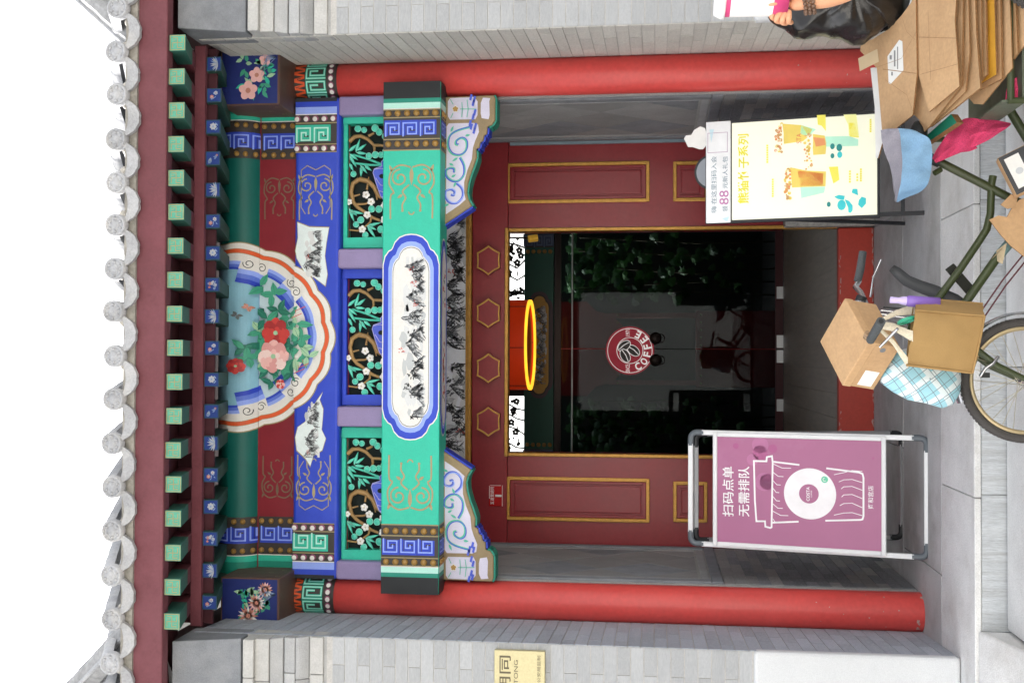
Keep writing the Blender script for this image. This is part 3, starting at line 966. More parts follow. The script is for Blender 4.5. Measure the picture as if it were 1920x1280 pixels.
def ink(P, a0, a1, b0, b1, seed, peaks=8, red=True, tone=0):
    """brush landscape: irregular ridges textured with many small strokes, pines, falls and mist"""
    R = random.Random(seed)
    h0 = P.h
    H = b1 - b0
    def cl(p):
        return (min(max(p[0], a0), a1), min(max(p[1], b0), b1))
    nk = max(3, int(peaks * 1.5))
    for k in range(nk * 5):                           # soft washes of diluted ink
        ca, cb = R.uniform(a0, a1), b0 + H * R.uniform(.05, .75)
        ra, rb = H * R.uniform(.10, .32), H * R.uniform(.05, .16)
        P.h = h0 + P.dh * .1 * (k % 9)
        P.poly([cl((ca + ra * R.uniform(.7, 1.2) * cos(t), cb + rb * R.uniform(.6, 1.2) * sin(t))) for t in [2 * pi * i / 12 for i in range(12)]], R.choice((wash_a, wash_a, wash_b)))
    for k in range(nk):
        ca = a0 + (a1 - a0) * (k + R.uniform(.1, .9)) / nk
        wd = (a1 - a0) / nk * R.uniform(.7, 1.5)
        base = b0 + H * R.uniform(-.05, .42)
        ht = H * R.uniform(.25, .62)
        n = 14
        lean = R.uniform(-.5, .5)
        ridge = []
        for i in range(n + 1):
            t = -1 + 2 * i / n
            env = max(0, 1 - abs(t - lean * .6) / (1 + abs(lean * .6))) ** .8
            ridge.append((ca + wd * .6 * t + R.uniform(-.02, .02) * H, base + ht * env * R.uniform(.75, 1.05)))
        P.h = h0 + P.dh
        for i in range(n):                            # pale wash below the ridge
            if R.random() < .7:
                p, q = ridge[i], ridge[i + 1]
                P.poly([cl(p), cl(q), cl((q[0], q[1] - ht * R.uniform(.15, .5))), cl((p[0], p[1] - ht * R.uniform(.15, .5)))], grey_ink[3] if R.random() < .6 else grey_ink[2])
        P.h = h0 + P.dh * 2
        for i in range(110):
            j = R.randrange(n)
            t = R.random()
            x = ridge[j][0] + (ridge[j + 1][0] - ridge[j][0]) * t
            y = ridge[j][1] + (ridge[j + 1][1] - ridge[j][1]) * t
            dp = R.random() ** 1.6
            y -= dp * ht * .75
            ln = H * R.uniform(.04, .20)
            if y - ln < b0 + H * .02 * R.random() or y > b1:
                continue
            sl = (1 if ridge[j + 1][1] < ridge[j][1] else -1) * R.uniform(.0, 1.1)
            p0, p1, p2 = cl((x, y)), cl((x + sl * ln * .45, y - ln * .5)), cl((x + sl * ln * .8, y - ln * R.uniform(.6, 1)))
            tn = R.choice((0, 1)) if dp < .25 else R.choice((1, 1, 2, 2))
            P.stroke([p0, p1, p2], [H * R.uniform(.012, .035), H * R.uniform(.010, .03), H * .003], grey_ink[min(2, max(0, tn + tone))])
        P.h = h0 + P.dh * 3
        for i in range(n):
            if R.random() < .8:
                P.stroke([cl(ridge[i]), cl(ridge[i + 1])], [H * R.uniform(.012, .04), H * R.uniform(.008, .03)], grey_ink[min(2, max(0, R.choice((0, 1, 1)) + tone))])
        if R.random() < .7:                           # pine clump
            x, y = ca + R.uniform(-.5, .5) * wd, base + H * R.uniform(.1, .5)
            for i in range(14):
                P.leaf(cl((x + R.uniform(-.08, .08) * H, y + R.uniform(-.12, .12) * H)), R.uniform(0, 6.28), H * R.uniform(.06, .13), H * .04, grey_ink[R.choice((0, 0, 1))])
        if R.random() < .3:                           # waterfall
            x, y = ca + R.uniform(-.3, .3) * wd, base + ht * .6
            for i in range(5):
                P.stroke([cl((x + i * .02 * H, y)), cl((x + i * .028 * H, y - ht * .5))], H * .008, grey_ink[1])
        if red and R.random() < .3:
            x, y = ca + R.uniform(-.5, .5) * wd, base + H * R.uniform(.2, .6)
            for i in range(10):
                P.leaf(cl((x + R.uniform(-.09, .09) * H, y + R.uniform(-.09, .09) * H)), R.uniform(0, 6.28), H * .07, H * .03, red_ink)
    P.h = h0 + P.dh * 4

def lobed(cx, cz, hx, hz, end):
    """cartouche outline with stepped lobed ends"""
    e = [(0, 0), (.02, .2), (.10, .42), (.26, .58), (.44, .66), (.50, .70), (.55, .80), (.72, .93), (1, 1)]
    right = [(cx + hx - end * t, cz + hz * w) for t, w in e]
    pts = right + [(2 * cx - p[0], p[1]) for p in right[::-1]]
    low = [(2 * cx - p[0], 2 * cz - p[1]) for p in right] + [(p[0], 2 * cz - p[1]) for p in right[::-1]]
    out = pts + low[1:]
    res = []
    for p in out:
        if not res or (Vector(p) - Vector(res[-1])).length > 1e-5: res.append(p)
    if (Vector(res[0]) - Vector(res[-1])).length < 1e-5: res.pop()
    return res

def scroll(P, ca, cb, w, h, mat, up=1, horizontal=False, th=.006):
    """mirrored scroll ornament about ca; opens in +b*up"""
    def q(p):
        return p
    for sx in (-1, 1):
        c1 = (ca + sx * w * .26, cb)
        P.stroke([q(p) for p in spiral(c1, w * .20, w * .04, pi / 2 if sx > 0 else pi / 2, -sx * 1.35, 22)], th, mat)
        P.stroke(smooth([(ca + sx * w * .02, cb - up * h * .20), (ca + sx * w * .26, cb - up * h * .24), (ca + sx * w * .46, cb - up * h * .12), (ca + sx * w * .50, cb + up * h * .1),
                  (ca + sx * w * .40, cb + up * h * .26), (ca + sx * w * .47, cb + up * h * .34), (ca + sx * w * .47, cb + up * h * .75)]), th, mat)
        P.stroke(smooth([(ca + sx * w * .05, cb + up * h * .12), (ca + sx * w * .20, cb + up * h * .24), (ca + sx * w * .13, cb + up * h * .36), (ca + sx * w * .20, cb + up * h * .48), (ca + sx * w * .2, cb + up * h * .58)]), th, mat)
        P.leaf((ca + sx * w * .44, cb - up * h * .12), up * (-1.2 if sx > 0 else -1.9), h * .14, w * .07, mat)
        P.leaf((ca + sx * w * .20, cb + up * h * .30), up * (.6 if sx > 0 else 2.5), h * .12, w * .07, mat)
        P.disc((ca + sx * w * .20, cb + up * h * .60), w * .03, mat, 8)
    P.leaf((ca, cb - up * h * .2), -pi / 2 if up < 0 else pi / 2, h * .34, w * .10, mat)
    P.stroke(arc((ca, cb + up * h * .62), w * .06, 0, up * pi, 6), th * .8, mat)

def swap(mp):
    return lambda a, b, h: mp(b, a, h)

# ---------------------------------------------------------------- the lower beam
BY, BZ0, BZ1, BYB = -.22, 2.588, 2.912, -.012
BL = 1.409
LB = MB().box(-BL, BL, BY, BYB, BZ0, BZ1, teal).build('lower_beam', GATE, bevel=.007, label='wide turquoise lower beam with a landscape cartouche and key pattern bands')
fx = lambda py: PY(770, py, BY).x
def bands(par, mp, b0, b1, sgn, tag_):
    """end bands on a face; a = |x|"""
    P = Paint(lambda a, b, h: mp(sgn * a, b, h), .0012)
    X = lambda l, r: ((-fx(l)) + fx(r)) / 2
    blk, gr, mt, r1a, r1b, ma, mb_, r2a, r2b, gl = [X(l, r) for l, r in ((1086, 189), (1077, 196), (1065, 205), (1063, 206), (1047, 222), (1044, 225), (1010, 258), (1005, 262), (988, 280), (984, 284))]
    P.rect(blk, BL, b0, b1, black_pt)
    P.rect(gr, blk, b0, b1, teal_dk)
    P.rect(mt, gr, b0, b1, mint)
    P.rect(mt - .006, mt, b0, b1, white_fld)
    P.rect(gl, mt - .006, b0, b1, ink_bg)
    P.layer()
    for g_ in (r1b, r2a, gl + .003, mt - .008):
        P.rect(g_ - .003, g_ + .003, b0, b1, gold_thin)
    meander(P, min(ma, mb_), max(ma, mb_), b0, b1, (b1 - b0) / .098, cobalt, cobalt_lt, ink_bg, flip=False, off=.15)
    P.build('key_pattern_band', par)
    return (r1a + r1b) / 2, (r2a + r2b) / 2
und = lambda a, b, h: (a, b, BZ0 - h)
for sgn in (-1, 1):
    c1, c2 = bands(LB, front(BY), BZ0 + .002, BZ1 - .002, sgn, '')
    bands(LB, und, BY + .004, BYB - .002, sgn, '')
    for cx in (c1, c2):
        for k in range(6):
            inst(bead_me, 'bead', LB, (sgn * cx, BY - .001, BZ0 + .030 + k * .0528), (0, 0, 0), (1.15, 1, 1.15))
        for k in range(3):
            inst(bead_me, 'bead', LB, (sgn * cx, BY + .045 + k * .06, BZ0 - .001), (pi / 2, 0, 0))
    P = Paint(swap(front(BY)), .0014)      # a = z, b = x
    cb = sgn * .875
    scroll(P, (BZ0 + BZ1) / 2, cb, .25, .30, scroll_gold, up=-sgn, th=.0092)
    P.build('scroll_ornament', LB)
P = Paint(front(BY), .0014)
zc, hz = (BZ0 + BZ1) / 2, (BZ1 - BZ0) / 2 - .002
for (d, mat) in ((0, white_fld), (.007, cobalt), (.042, cobalt_lt), (.068, white_fld), (.074, grey_ink[1]), (.078, white_fld)):
    P.poly(lobed(0, zc, .568 - d, hz - d * .78, .17 - d * .5), mat); P.layer()
ink(P, -.44, .44, zc - .085, zc + .080, 11, 9)
P.build('landscape_cartouche', LB, label='white cartouche with an ink landscape on the lower beam')
P = Paint(und, .0014)
yc, hy = (BY + BYB) / 2, (BYB - BY) / 2 - .008
for (d, mat) in ((0, white_fld), (.006, cobalt), (.026, cobalt_lt), (.036, white_fld), (.041, grey_ink[1]), (.043, white_fld)):
    P.poly(lobed(0, yc, .55 - d * 1.6, hy - d, .15 - d), mat); P.layer()
R = random.Random(4)
for (ca, n) in ((-.26, 16), (-.12, 14), (.27, 12)):
    for i in range(n):
        p = (ca + R.uniform(-.09, .09), yc + R.uniform(-.025, .025))
        if R.random() < .45: P.flower(p, R.uniform(.010, .018), 5, rose_pt)
        else: P.leaf(p, R.uniform(0, 6.2), .03, .012, grey_ink[0] if R.random() < .5 else leaf_dk)
P.build('flower_cartouche', LB)

# ---------------------------------------------------------------- blue beam, board and purlin above
UY, UZ0, UZ1 = -.10, 3.187, 3.453
UB = MB().box(-1.362, 1.362, UY, .08, UZ0, UZ1, cobalt).build('upper_beam', GATE, bevel=.022, seg=3, label='cobalt blue upper beam with vignettes and turquoise key pattern bands')
BDY = -.035
BD = MB().box(-1.40, 1.40, BDY, .05, UZ1 + .001, 3.70, crimson).build('purlin_board', GATE, label='crimson board between the blue beam and the purlin')
PUC, PUR, PUY = 3.80, .135, .03
PU = MB().tube([(-1.5, PUY, PUC), (1.5, PUY, PUC)], PUR, purlin_green, 40).build('eave_purlin', GATE, label='round green eave purlin under the lower rafters')
def pur_map(a, b, h):
    t = max(-1, min(1, (b - PUC) / PUR))
    r = PUR + h
    return (a, PUY - r * sqrt(max(0, 1 - t * t)), PUC + r * t)
PCUT = [PUC - PUR + .006 + .016 * k for k in range(16)]
ux = lambda py: PY(594, py, UY).x
X = lambda l, r: (-ux(l) + ux(r)) / 2
for sgn in (-1, 1):
    P = Paint(lambda a, b, h: (sgn * a, UY - h, b), .0012)
    b0, b1 = UZ0 + .022, UZ1 - .002
    blk, bl, lb, d1a, d1b, ma, mb_, d2a, d2b = [X(l, r) for l, r in ((1081, 195), (1071, 205), (1058, 218), (1057, 219), (1041, 235), (1040, 237), (1003, 274), (1001, 276), (987, 291))]
    P.rect(blk, 1.361, b0, b1, black_pt); P.rect(bl, blk, b0, b1, cobalt); P.rect(lb, bl, b0, b1, cobalt_lt); P.rect(lb - .006, lb, b0, b1, white_fld)
    P.rect(d2b, lb - .006, b0, b1, ink_bg); P.layer()
    for g_ in (d1b - .001, d2a, d2b): P.rect(g_ - .003, g_ + .003, b0, b1, gold_thin)
    meander(P, min(ma, mb_), max(ma, mb_), b0, b1, 2.35, teal, mint, ink_bg, off=.1)
    P.build('key_pattern_band', UB)
    for cx in ((d1a + d1b) / 2, (d2a + d2b) / 2):
        for k in range(5):
            inst(dot_me, 'white_bead', UB, (sgn * cx, UY - .001, UZ0 + .042 + k * .0525))
    P = Paint(swap(front(UY)), .0014)
    scroll(P, (UZ0 + UZ1) / 2 + .01, sgn * .86, .20, .26, scroll_gold, up=-sgn, th=.0075)
    zc = (UZ0 + UZ1) / 2 + .01
    for dd in (-1, 1):
        P.stroke([(zc + dd * .085, sgn * .95), (zc + dd * .085, sgn * .74), (zc + dd * .06, sgn * .70)], .005, scroll_gold)
    P.stroke([(zc - .085, sgn * .95), (zc - .05, sgn * .975), (zc, sgn * .95), (zc + .05, sgn * .975), (zc + .085, sgn * .95)], .005, scroll_gold)
    P.build('scroll_ornament', UB)
    # board + purlin bands
    for par, mp, b0, b1, cuts in ((BD, front(BDY), UZ1 + .003, 3.675, None), (PU, pur_map, 3.672, 3.93, PCUT)):
        P = Paint((lambda mp_: (lambda a, b, h: mp_(sgn * a, b, h)))(mp), .0012, cuts=cuts)
        px = lambda py: PY(510, py, -.05).x
        X2 = lambda l, r: (-px(l) + px(r)) / 2
        t0, t1, t2, r1, m0, m1, r2 = [X2(l, r) for l, r in ((1062, 204), (1050, 214), (1040, 226), (1022, 246), (1020, 248), (986, 283), (970, 300))]
        P.rect(t1, 1.39, b0, b1, teal_dk); P.rect(t2, t1, b0, b1, teal); P.rect(t2 - .005, t2, b0, b1, white_fld); P.rect(r2, t2 - .005, b0, b1, ink_bg); P.layer()
        meander(P, min(m0, m1), max(m0, m1), b0, b1, (b1 - b0) / .10, cobalt, cobalt_lt, ink_bg, off=.2)
        P.build('key_pattern_band', par)
        for cx in ((t2 + r1) / 2, (m1 + r2) / 2):
            if par is BD:
                for k in range(4):
                    inst(bead_me, 'bead', par, (sgn * cx, BDY - .001, UZ1 + .035 + k * .056))
            else:
                for k in range(3):
                    z = 3.70 + k * .048
                    y = pur_map(0, z, .0)[1]
                    inst(bead_me, 'bead', par, (sgn * cx, y - .001, z), (-math.asin((PUC - z) / PUR) * -1, 0, 0))
        P = Paint((lambda mp_: (lambda a, b, h: mp_(b, a, h)))(mp), .0014)
        if par is BD:
            scroll(P, (b0 + b1) / 2, sgn * .86, .18, .24, scroll_dim, up=-sgn, th=.0075)
            P.build('scroll_ornament', par)

# ---------------------------------------------------------------- the arched medallion painted over purlin, board and beam
MCX, MCZ = PY(440, 645, -.10).x * 0 + .0, 3.86
def clipz(pts, lo, hi):
    return clip(clip(pts, 1, lo, -1), 1, hi, 1)
def half_ell(ax, az, scal=0.0, n=72, k=9):
    pts = []
    for i in range(n + 1):
        t = pi + pi * i / n
        s = 1 + scal * abs(sin((t - pi) * k / 1.0))
        pts.append((MCX + ax * cos(t) * s, MCZ + az * sin(t) * s))
    return [(MCX - ax, MCZ + .12)] + pts + [(MCX + ax, MCZ + .12)]
def medallion(P, lo, hi, field, which):
    def put_(pts, mat):
        q = clipz(pts, lo, hi)
        if len(q) >= 3: P.poly(q, mat)
        P.layer()
    AX, AZ = .535, .635
    put_(half_ell(AX, AZ, .030), gold_thin)
    put_(half_ell(AX - .006, AZ - .007, .030), white_fld)
    put_(half_ell(AX - .034, AZ - .034, .024), gold_thin)
    put_(half_ell(AX - .037, AZ - .037, .024), orange)
    put_(half_ell(AX - .058, AZ - .058, .024), gold_thin)
    put_(half_ell(AX - .061, AZ - .061, .024), white_fld)
    put_(half_ell(AX - .10, AZ - .10, .014), cobalt_lt)
    put_(half_ell(AX - .118, AZ - .118, .012), paint('mid_cobalt', '5A74D0'))
    put_(half_ell(AX - .134, AZ - .134, .010), cobalt)
    put_(half_ell(AX - .148, AZ - .148, .012), field)
    # stepped cloud tabs and curls
    for t in (.10, .27, .5, .73, .90):
        a = pi + pi * t
        if t == .5: continue
        c = Vector((MCX + (AX - .150) * cos(a), MCZ + (AZ - .150) * sin(a)))
        d = Vector((cos(a), sin(a))); q = Vector((-d.y, d.x))
        for (o0, o1, wd, m_) in ((.055, .005, .075, white_fld), (.005, -.022, .073, cobalt_lt), (-.022, -.048, .071, paint('mid_cobalt', '5A74D0')), (-.048, -.074, .069, cobalt)):
            put_([tuple(c + d * o0 - q * wd), tuple(c + d * (o0 + .008)), tuple(c + d * o0 + q * wd), tuple(c + d * o1 + q * wd), tuple(c + d * (o1 + .008)), tuple(c + d * o1 - q * wd)], m_)
        for sq in (-1, 1):
            cc = c + d * .045 + q * sq * .036
            if lo + .03 < cc.y < hi - .01:
                P.disc(cc, .030, white_fld, 14); P.layer()
                P.stroke(spiral(cc, .028, .008, a + pi / 2, sq * 1.3, 18), .0045, grey_ink[0]); P.layer()
def peonies(P, lo, hi, seed=3):
    def put_(pts, mat):
        q = clipz(pts, lo, hi)
        if len(q) >= 3: P.poly(q, mat)
    R = random.Random(seed)
    def lf(c, ang, ln, wd, mat):
        d = Vector((cos(ang), sin(ang))); q = Vector((-d.y, d.x)); c = Vector(c)
        put_([tuple(v) for v in (c, c + d * ln * .3 + q * wd * .45, c + d * ln * .6 + q * wd * .42, c + d * ln, c + d * ln * .6 - q * wd * .42, c + d * ln * .3 - q * wd * .45)], mat)
        P.layer(.3)
        q2 = [tuple(c), tuple(c + d * ln * .9 + q * .0015), tuple(c + d * ln * .9 - q * .0015)]
        put_(q2, leaf_dk if mat is not leaf_dk else leaf_grn)
    def T(py, v):                         # picture position -> beam plane
        p = PY(v, py, -.06); return (p.x, p.z)
    for (py, v, n, r, mats) in ((552, 512, 4, .06, (leaf_grn, leaf_dk)), (600, 540, 5, .06, (leaf_dk, leaf_grn)), (585, 520, 4, .055, (leaf_dk,)), (645, 545, 6, .06, (leaf_dk, leaf_grn)), (635, 570, 4, .055, (leaf_lt, leaf_grn)),
                               (655, 570, 4, .06, (leaf_lt, leaf_grn)), (675, 560, 4, .06, (leaf_grn, leaf_lt)), (690, 530, 5, .055, (leaf_dk, leaf_grn)), (715, 515, 4, .05, (leaf_grn, leaf_dk)), (620, 478, 4, .05, (leaf_grn, leaf_lt)),
                               (650, 460, 4, .05, (leaf_grn, leaf_dk)), (670, 465, 4, .05, (leaf_grn,)), (680, 490, 4, .05, (leaf_grn, leaf_lt)), (540, 490, 2, .06, (leaf_grn,)), (700, 545, 3, .05, (leaf_dk,)), (610, 560, 4, .06, (leaf_grn, leaf_lt)), (650, 490, 5, .06, (leaf_dk, leaf_grn)), (600, 500, 4, .06, (leaf_grn, leaf_dk)), (690, 505, 5, .06, (leaf_dk, leaf_grn)), (665, 585, 3, .05, (leaf_lt,))):
        c = T(py, v)
        a0 = R.uniform(0, 6.28)
        for k in range(n):
            lf((c[0] + R.uniform(-.012, .012), c[1] + R.uniform(-.012, .012)), a0 + k * 6.28 / n + R.uniform(-.3, .3), r * R.uniform(1.1, 1.7), r * .72, R.choice(mats))
            P.layer(.5)
    def bloom(py, v, r, cols):
        c = Vector(T(py, v))
        for ring, (rr_, n) in enumerate(((1.0, 8), (.72, 7), (.45, 5))):
            for k in range(n):
                a = k * 6.28 / n + ring * .5 + R.uniform(-.15, .15)
                cc = c + Vector((cos(a), sin(a))) * r * rr_ * .62
                pts = [(cc.x + r * .42 * rr_ * cos(t) * R.uniform(.88, 1.1), cc.y + r * .38 * rr_ * sin(t) * R.uniform(.88, 1.1)) for t in [6.28 * i / 11 for i in range(11)]]
                put_(pts, cols[(ring + k) % len(cols)]); P.layer(.4)
        put_([(c.x + r * .16 * cos(t), c.y + r * .16 * sin(t)) for t in [6.28 * i / 8 for i in range(8)]], leaf_lt); P.layer()
    bloom(624, 518, .084, (rose_pt, paint('peony_deep', 'A22E30'), rose_pt))
    bloom(668, 514, .092, (pink_pt, paint('peony_blush', 'D79A98'), paint('peony_pale', 'EBCFCB')))
    bloom(686, 450, .044, (rose_pt, paint('peony_deep', 'A22E30')))
    bloom(720, 528, .028, (pink_pt, rose_pt))
    for (py, v, col) in ((577, 466, salmon), (592, 452, grey_ink[1])):
        c = T(py, v)
        for a in (.6, 1.6, 3.4, 4.6): lf(c, a, .028, .018, col)
    for (py, v) in ((585, 562), (598, 555), (690, 568), (700, 560)):
        c = T(py, v)
        put_([(c[0], c[1]), (c[0] + .004, c[1]), (c[0] + .03, c[1] - .06), (c[0] + .026, c[1] - .062)], red_ink)
        put_([(c[0] + .012, c[1] - .03), (c[0] + .05, c[1] - .022), (c[0] + .05, c[1] - .025)], red_ink)
for par, mp, lo, hi, field, cuts in ((UB, front(UY), UZ0 + .008, UZ1 - .0015, white_fld, None), (BD, front(BDY), UZ1 + .0015, 3.678, paint('medallion_grey_blue', 'B8CDD6'), None), (PU, pur_map, 3.672, 3.925, sky_pt, PCUT)):
    P = Paint(mp, .0016, .00035, cuts=cuts)
    medallion(P, lo, hi, field, 0)
    peonies(P, lo, hi)
    P.build('peony_medallion', par, label='part of the arched peony medallion with blue cloud border')
# two vignettes on the blue beam
P = Paint(front(UY), .0016, .0004)
def vig(pts, seed):
    q = [(PY(v, y, UY).x, PY(v, y, UY).z) for v, y in pts]
    P.poly(q, gold_thin); P.layer()
    c = Vector((sum(p[0] for p in q) / len(q), sum(p[1] for p in q) / len(q)))
    q2 = [tuple(c + (Vector(p) - c) * .965) for p in q]
    P.poly(q2, paint('vignette_white', 'D9E4E4')); P.layer()
    xs = [p[0] for p in q2]; zs = [p[1] for p in q2]
    ink(P, min(xs) + .05, max(xs) - .05, min(zs) + .035, max(zs) - .035, seed, 4, True)
vig([(557, 415), (580, 424), (618, 425), (613, 455), (610, 480), (615, 515), (611, 538), (598, 528), (585, 518), (570, 510), (556, 485), (553, 470), (558, 445)], 21)
vig([(606, 733), (600, 748), (607, 765), (606, 785), (604, 805), (612, 822), (605, 845), (588, 855), (582, 876), (572, 860), (556, 845), (553, 820), (558, 800), (572, 790), (583, 770), (594, 750)], 22)
P.build('landscape_vignettes', UB)

# ---------------------------------------------------------------- flower-painted beam heads above the columns
brown_pt = paint('brown_box_side', '5E453C')
navy_pt = paint('navy_flower_ground', (30, 44, 110))
for sgn, (ya, yb_) in ((-1, (1137, 1084)), (1, (136, 196))):
    p, q = PY(430, ya, -.36), PY(524, yb_, -.36)
    x0, x1 = sorted((p.x, q.x))
    z0, z1 = q.z, p.z
    x0, x1 = (-1.59, x1) if sgn < 0 else (x0, 1.59)
    H = MB().box(x0, x1, -.36, .0, z0, z1 + .05, brown_pt).build('beam_head', GATE, bevel=.004, seg=1, label='%s beam head painted with flowers on navy blue' % ('left' if sgn < 0 else 'right'))
    P = Paint(front(-.36), .0012)
    P.rect(x0 + .008, x1 - .008, z0 + .012, z1 + .04, navy_pt); P.layer()
    R = random.Random(40 + sgn)
    for k in range(30):
        c = (x0 + (x1 - x0) * R.uniform(.2, .8), z0 + (z1 - z0) * R.uniform(.15, .75))
        P.leaf(c, R.uniform(0, 6.2), R.uniform(.035, .06), .024, R.choice((leaf_grn, teal, leaf_lt)))
    P.layer()
    for k in range(3):
        c = (x0 + (x1 - x0) * (.25 + .26 * k), z0 + (z1 - z0) * (.62 - .17 * k))
        if sgn < 0:
            for a in range(16): P.leaf(c, a * 6.283 / 16, .060 - .008 * k, .015, R.choice((pink_pt, salmon, white_fld)))
            P.layer(); P.disc(c, .012, salmon)
        else:
            P.flower(c, .055 - .010 * k, 5, pink_pt, salmon)
        P.layer()
    for k in range(7):
        a0 = (x0 + (x1 - x0) * .8 if sgn > 0 else x0 + (x1 - x0) * .7, z0 + .02)
        P.stroke([a0, (a0[0] + R.uniform(-.05, .02), a0[1] + .05), (a0[0] + R.uniform(-.11, .06), a0[1] + R.uniform(.06, .11))], [.004, .004, .001], pale_blue_pt)
    P.build('flower_painting', H)
    yy = x1 if sgn < 0 else x0                # gilt figures on the brown inner side
    P = Paint(lambda a, b, h: (yy - sgn * h, a, b), .0012)
    for (a, b) in ((-.30, z0 + .03), (-.20, z0 + .10), (-.12, z0 + .05)):
        P.stroke(arc((a, b), .012, 0, 5, 8), .003, gold_thin)
    P.build('gilt_marks', H, kind='stuff')

# painted heads of the columns
for sgn in (-1, 1):
    P = Paint(lambda a, b, h: (sgn * COLX + (COLR + h) * sin(a), -(COLR + h) * cos(a), b), .0015)
    zt, z2, z3, z4, z5 = [PY(v, 640, -.1).z for v in (545, 568, 572, 608, 628)]
    N = 14
    for k in range(N):
        a0, a1 = -1.6 + 3.2 * k / N, -1.6 + 3.2 * (k + 1) / N
        P.rect(a0, a1, z5, zt + .02, ink_bg)
    P.layer()
    for k in range(8):
        a0 = -1.5 + .4 * k
        P.poly([(a0, z2), (a0 + .12, z2), (a0 + .20, zt - .03), (a0 + .30, z2), (a0 + .42, z2), (a0 + .27, zt), (a0 + .13, zt)], orange)
    P.layer()
    for k in range(4):
        a0 = -1.5 + .75 * k
        for w_, m_ in ((.013, teal), (.005, mint)):
            pth = [(a0, z4), (a0, z3), (a0 + .58, z3), (a0 + .58, z4 + .008), (a0 + .15, z4 + .008), (a0 + .15, z3 - .022), (a0 + .40, z3 - .022), (a0 + .40, z4 + .03)]
            fine = []
            for i in range(len(pth) - 1):
                for j in range(4): fine.append(tuple(Vector(pth[i]).lerp(Vector(pth[i + 1]), j / 4)))
            # widths are in metres; angles are scaled by the radius
            P.stroke([(p[0], p[1]) for p in fine], w_, m_) if False else None
            for i in range(len(fine) - 1):
                p, q = fine[i], fine[i + 1]
                if abs(p[0] - q[0]) > abs(p[1] - q[1]): P.rect(min(p[0], q[0]) - w_ / 2 / COLR, max(p[0], q[0]) + w_ / 2 / COLR, p[1] - w_ / 2, p[1] + w_ / 2, m_)
                else: P.rect(p[0] - w_ / 2 / COLR, p[0] + w_ / 2 / COLR, min(p[1], q[1]), max(p[1], q[1]), m_)
            P.layer()
    for k in range(9):
        a = -1.4 + .35 * k
        P.disc((a, (z4 + z5) / 2), .16, purple_ring, 12, ry=.0165); P.layer(); P.disc((a - .03, (z4 + z5) / 2), .12, white_fld, 12, ry=.0125)
    o = P.build('painted_head_band', GATE)

# ---------------------------------------------------------------- lilac posts and carved lattice panels
LZ0, LZ1 = BZ1 - .02, UZ0 + .012
for ya, yb_ in ((1087, 1052), (800, 762), (503, 466), (216, 180)):
    x0, x1 = PY(680, ya, -.10).x, PY(680, yb_, -.10).x
    MB().box(x0, x1, -.105, .02, LZ0, LZ1, lilac).build('lilac_post', GATE, bevel=.014, seg=3)
bamboo = paint('carved_leaf_turquoise', '4FC3AA'); bark = paint('carved_branch_tan', '9C7A4C', var=.18); plum = paint('carved_plum_white', 'E8E4E0'); rock = paint('carved_rock_blue', '4A5CC8'); rock_l = paint('carved_rock_edge', 'A9A4DC')
dark_back = M('lattice_dark_back', '16211F', rough=.8)
def round_leaf():
    mb = MB().lathe([(.0175, 0), (.0175, .008), (.0135, .012), (0, .0135)], bamboo, Matrix.Rotation(pi / 2, 4, 'X'), 14)
    mb.torus((0, -.009, 0), .0165, .0016, paint('leaf_rim', '9CDCC8'), (0, 1, 0), 14, 4)
    return mb.mesh('round_leaf')
def plum_flower():
    mb = MB()
    for k in range(5):
        a = k * 2 * pi / 5
        mb.ball((.0115 * cos(a), -.007, .0115 * sin(a)), .0095, plum, 8, 5, (1, .6, 1))
    mb.ball((0, -.011, 0), .005, paint('plum_core', 'C9BFA8'), 6, 4)
    return mb.mesh('plum_blossom')
def blade():
    pts = [(0, 0), (.018, .0085), (.045, .0065), (.075, 0), (.045, -.0065), (.018, -.0085)]
    mb = MB().prism(pts, lambda p: (p[0], -.012, p[1]), lambda p: (p[0], 0, p[1]), bamboo)
    mb.add([(0, -.0125, .0012), (.07, -.0125, 0), (0, -.0125, -.0012)], [(0, 1, 2)], paint('leaf_rim', '9CDCC8'))
    return mb.mesh('bamboo_leaf')
RL, PFm, BLm = round_leaf(), plum_flower(), blade()
